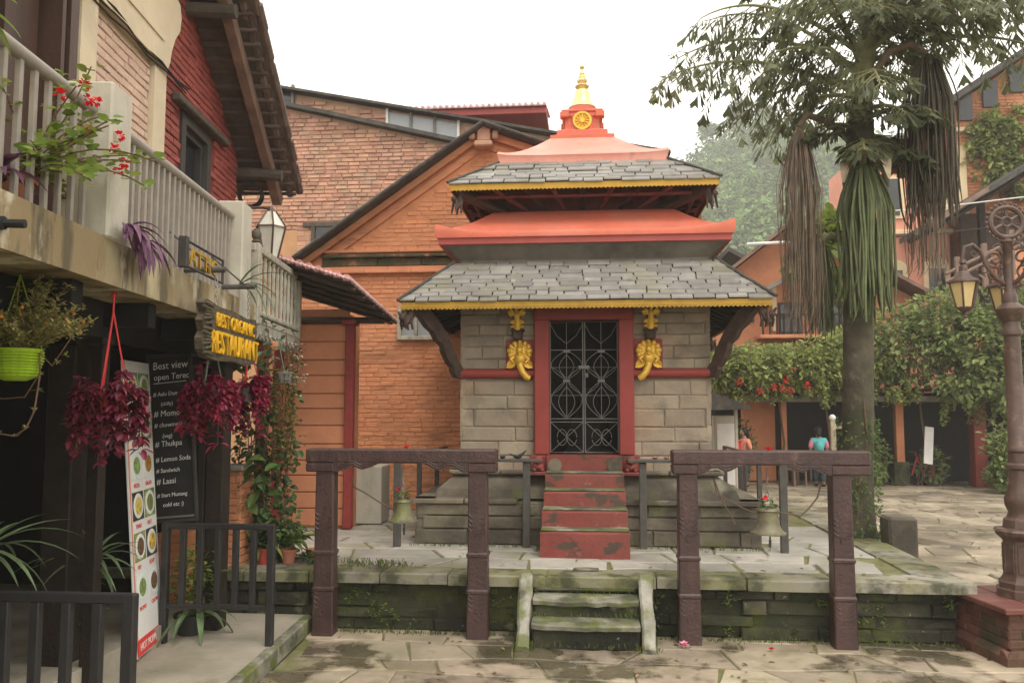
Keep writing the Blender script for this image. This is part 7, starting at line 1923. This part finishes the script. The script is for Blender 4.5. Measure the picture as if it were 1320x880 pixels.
s = MB(); s.prism([(3.62, 10.25, PZ + .005), (3.93, 10.32, PZ - .2), (3.93, 10.32, .85), (3.64, 10.25, .88)], (.02, .3, 0)); s.v = []; s.f = []; s.mi = []
s.box((3.80, 10.55, .44), (.34, .34, .88), .03); one(s, 'stone_block', 'plinth_stone', 'rough upright stone block beside the palm at the platform edge', 'stone')

# ------------------------------------------------------------------ hill, forest, haze
HP = [(-60, 30), (-10, 40), (12, 52), (22, 60), (31, 67), (39, 72), (51, 74), (63, 71), (81, 69), (111, 73), (160, 66), (260, 50)]
def ridge(x):
    if x <= HP[0][0]: return HP[0][1] * max(0, 1 - (HP[0][0] - x) / 90)
    for (a, za), (c_, zb) in zip(HP, HP[1:]):
        if x <= c_: return za + (zb - za) * (x - a) / (c_ - a)
    return HP[-1][1] * max(0, 1 - (x - HP[-1][0]) / 100)
def hillz(x, y):
    t = (y - 95) / 125.0
    if t <= 0: return -1
    t = min(1, t) if y < 220 else max(0, 1 - (y - 220) / 150)
    return ridge(x) * (t ** .85) + 2.0 * noise.noise(V((x * .05, y * .05, 3))) * min(1, t * 3) - .5
s = MB(); vs = []; fs = []; nx, ny = 70, 40
for j in range(ny):
    for i in range(nx):
        x = -140 + 480 * i / (nx - 1); y = 94 + 275 * j / (ny - 1); vs.append((x, y, hillz(x, y)))
for j in range(ny - 1):
    for i in range(nx - 1): a = j * nx + i; fs.append((a, a + 1, a + nx + 1, a + nx))
s.add(vs, fs); s.build('hill', 'hill_ground', None, 'structure', smooth=True)
rh = random.Random(61); s = MB()
def canopy(s, x, y, z, r, h, n, L, rn_):
    for i in range(n):
        v = V((rn_.gauss(0, 1), rn_.gauss(0, 1), rn_.gauss(0, 1))).normalized(); q = .45 + .55 * rn_.random()
        p = V((x + v.x * r * q, y + v.y * r * q, z + v.z * h * q)); a = rn_.uniform(0, 6.28)
        l = L * rn_.uniform(.6, 1.4); s.leaf(p, (v.x + .6 * math.cos(a), v.y + .6 * math.sin(a), v.z - .3), (rn_.gauss(0, .6), -.4, 1), l, l * .7, .2, .1)
cnt = 0
for i in range(2600):
    y = rh.uniform(110, 226); x = rh.uniform(.06 * y, .62 * y)
    if rh.random() > .8 and y < 200: continue
    z = hillz(x, y); r = rh.uniform(2.0, 4.2); canopy(s, x, y, z + r * .8, r, r * rh.uniform(.9, 1.5), 44, 1.15, rh)
tag(s.build('forest', 'forest_leaf', None, 'stuff'), 'hazy wooded hillside of mixed trees behind the village', 'forest')
for (x, y, h, r, lab) in ((34.5, 219, 11, 4.6, 'leftmost tall spreading tree standing on the hill crest'), (41, 220, 13, 5.2, 'tallest domed tree in the middle of the hill crest'), (48.5, 220, 11, 5, 'rounded tree on the hill crest left of the palm'), (24.0, 219, 8.0, 2.0, 'small lone tree on the hill crest just right of the spire'), (57, 221, 10, 5, 'broad tree on the hill crest behind the palm fronds')):
    t = thing('ridge_tree', lab, 'tree', (x, y, hillz(x, y)), 'trees on the hill crest'); z = hillz(x, y) - .6
    s = MB(); s.tube([(x, y, z), (x + .2, y, z + h * .45), (x - .1, y, z + h * .75)], [.35, .25, .12], 6)
    for k in range(5): a = k * 1.3; s.tube([(x + .2, y, z + h * .4), (x + r * .6 * math.cos(a), y + r * .5 * math.sin(a), z + h * (.62 + .06 * (k % 3)))], [.18, .06], 5)
    s.build('trunk', 'bark', t)
    s = MB()
    for k in range(9):
        a = rh.uniform(0, 6.28); q = rh.uniform(.1, .75) * r; canopy(s, x + q * math.cos(a), y + q * math.sin(a), z + h * rh.uniform(.62, .92), r * rh.uniform(.28, .45), r * rh.uniform(.2, .32), 130, .75, rh)
    s.build('crown', 'forest_leaf', t, 'stuff')

fl_ = MB(); rl = random.Random(88)
for i in range(230):
    t = rl.random()
    if t < .45: x, y, z = rl.uniform(-2.5, 4.5), rl.uniform(6.4, 8.0), .006
    elif t < .65: x, y, z = rl.uniform(-2.4, 3.4), rl.uniform(8.2, 9.6), PZ + .012
    else: x, y, z = rl.uniform(3.8, 11), rl.uniform(8.6, 20), .012
    if -.7 < x < .68 and 7.5 < y < 8.2: continue
    a = rl.uniform(0, 6.28); L = rl.uniform(.025, .075); fl_.leaf((x, y, z), (math.cos(a), math.sin(a), rl.uniform(0, .2)), (0, 0, 1), L, L * rl.uniform(.3, .6), .3)
tag(fl_.build('fallen_leaves', 'leaf_litter', None, 'stuff'), 'dry fallen leaves scattered over the paving and platform', 'leaves')

# ------------------------------------------------------------------ people
def person(x, y, lab, face, hgt, top_m, sleeve_m, leg_m, stride, bag=None):
    t = thing('person', lab, 'person', (x, y, 0))
    k = hgt / 1.62; F = V((math.cos(face), math.sin(face), 0)); S = V((-F.y, F.x, 0)); O = V((x, y, 0))
    P = lambda f, s_, z: tuple(O + F * f * k + S * s_ * k + V((0, 0, z * k)))
    def skin(name, m, verts, edges, radii, parent):
        me = bpy.data.meshes.new(name); me.from_pydata(verts, edges, []); me.materials.append(MATS[m]); o = link(name, me, parent)
        md = o.modifiers.new('skin', 'SKIN'); md.use_smooth_shade = True
        for i, r_ in enumerate(radii): me.skin_vertices[0].data[i].radius = (r_[0] * k, r_[1] * k) if isinstance(r_, tuple) else (r_ * k, r_ * k)
        me.skin_vertices[0].data[0].use_root = True
        sb = o.modifiers.new('sub', 'SUBSURF'); sb.levels = 1; sb.render_levels = 2
        return o
    a = stride
    vs = [P(0, 0, .86), P(0, 0, 1.05), P(.01, 0, 1.25), P(.02, 0, 1.36), P(.03, 0, 1.45), P(.035, 0, 1.54), P(.02, 0, 1.59),
          P(.0, .17, 1.30), P(-a * .4, .22, 1.06), P(a * .1, .23, .84), P(a * .25, .22, .75), P(.0, -.17, 1.30), P(a * .4, -.22, 1.06), P(a * .6, -.22, .86), P(a * .75, -.21, .78),
          P(0, .09, .80), P(a * .6, .09, .47), P(a * .5, .09, .09), P(a * .5 + .11, .10, .04), P(0, -.09, .80), P(-a * .3, -.09, .47), P(-a * .9, -.09, .10), P(-a * .9 + .11, -.10, .04)]
    es = [(0, 1), (1, 2), (2, 3), (3, 4), (4, 5), (5, 6), (2, 7), (7, 8), (8, 9), (9, 10), (2, 11), (11, 12), (12, 13), (13, 14), (0, 15), (15, 16), (16, 17), (17, 18), (0, 19), (19, 20), (20, 21), (21, 22)]
    rd = [.12, .11, .13, .06, .06, .10, .06, .055, .042, .035, .03, .055, .042, .035, .03, .085, .06, .042, .035, .085, .06, .042, .035]
    skin('body', 'skin', vs, es, rd, t)
    skin('shirt', top_m, [P(0, 0, .84), P(0, 0, 1.05), P(.01, 0, 1.24), P(.015, 0, 1.35), P(0, .17, 1.30), P(-a * .4, .22, 1.06), P(0, -.17, 1.30), P(a * .4, -.22, 1.06)], [(0, 1), (1, 2), (2, 3), (2, 4), (4, 5), (2, 6), (6, 7)], [.15, .135, .15, .085, .072, .06, .072, .06], t)
    if sleeve_m:
        for sg, e in ((1, -a), (-1, a)): skin('sleeve', sleeve_m, [P(0, sg * .15, 1.32), P(e * .2, sg * .20, 1.18), P(e * .4, sg * .225, 1.04)], [(0, 1), (1, 2)], [.08, .078, .07], t)
    skin('trousers', leg_m, [P(0, 0, .88), P(0, .09, .80), P(a * .6, .09, .47), P(a * .5, .09, .12), P(0, -.09, .80), P(-a * .3, -.09, .47), P(-a * .9, -.09, .13)], [(0, 1), (1, 2), (2, 3), (0, 4), (4, 5), (5, 6)], [.135, .10, .078, .065, .10, .078, .065], t)
    s = MB(); s.ball(P(.01, 0, 1.545), .112 * k, 12, 8, sz=1.1); s.ball(P(-.07, 0, 1.46), .06 * k, 8, 6, sz=1.5); s.build('hair', 'hair', t, smooth=True)
    s = MB(); s.ball(P(.05, 0, 1.525), .088 * k, 12, 8, sz=1.15); s.ball(P(.135, 0, 1.52), .016 * k, 6, 4, sz=1.4); s.build('face', 'skin', t, smooth=True)
    for e in (.5, -.9):
        s = MB(); sg = .09 if e > 0 else -.09; s.ball(P(a * e + .06, sg, .04), .055 * k, 8, 5, sx=2.0 if abs(F.x) > .7 else 1, sy=2.0 if abs(F.x) <= .7 else 1, sz=.75); s.build('shoe', 'black_rubber', t, smooth=True)
    if bag:
        s = MB(); c_ = P(-.15, .0, 1.12); s.ball(c_, .15 * k, 10, 7, sx=.75, sy=.75, sz=1.15); s.build('backpack', bag, t, smooth=True)
    return t
person(6.5, 23.8, 'person in pink sleeves and teal top walking away in dark trousers', rad(80), 1.62, 'cloth_teal', 'cloth_pink', 'cloth_navy', .16, 'cloth_teal')
person(4.40, 23.4, 'person in a peach top and dark trousers seen behind the right bell', rad(200), 1.60, 'cloth_peach', None, 'cloth_navy', .12)

hzb = MB(); hzb.add([(-445, -55, -1.2), (445, -55, -1.2), (445, 445, -1.2), (-445, 445, -1.2), (-445, -55, 105), (445, -55, 105), (445, 445, 105), (-445, 445, 105)], [(3, 2, 1, 0), (4, 5, 6, 7), (0, 1, 5, 4), (1, 2, 6, 5), (2, 3, 7, 6), (3, 0, 4, 7)])
hm = bpy.data.materials.new('haze_air'); hm.use_nodes = True
hn = hm.node_tree; hn.nodes.remove(hn.nodes['Principled BSDF'])
pvv = hn.nodes.new('ShaderNodeVolumePrincipled'); pvv.inputs['Color'].default_value = (.97, .98, .98, 1); pvv.inputs['Density'].default_value = HAZE_D if 'HAZE_D' in globals() else .0013
hn.links.new(pvv.outputs[0], hn.nodes['Material Output'].inputs['Volume'])
MATS['haze_air'] = hm
hzb.build('haze', 'haze_air', None, 'stuff')
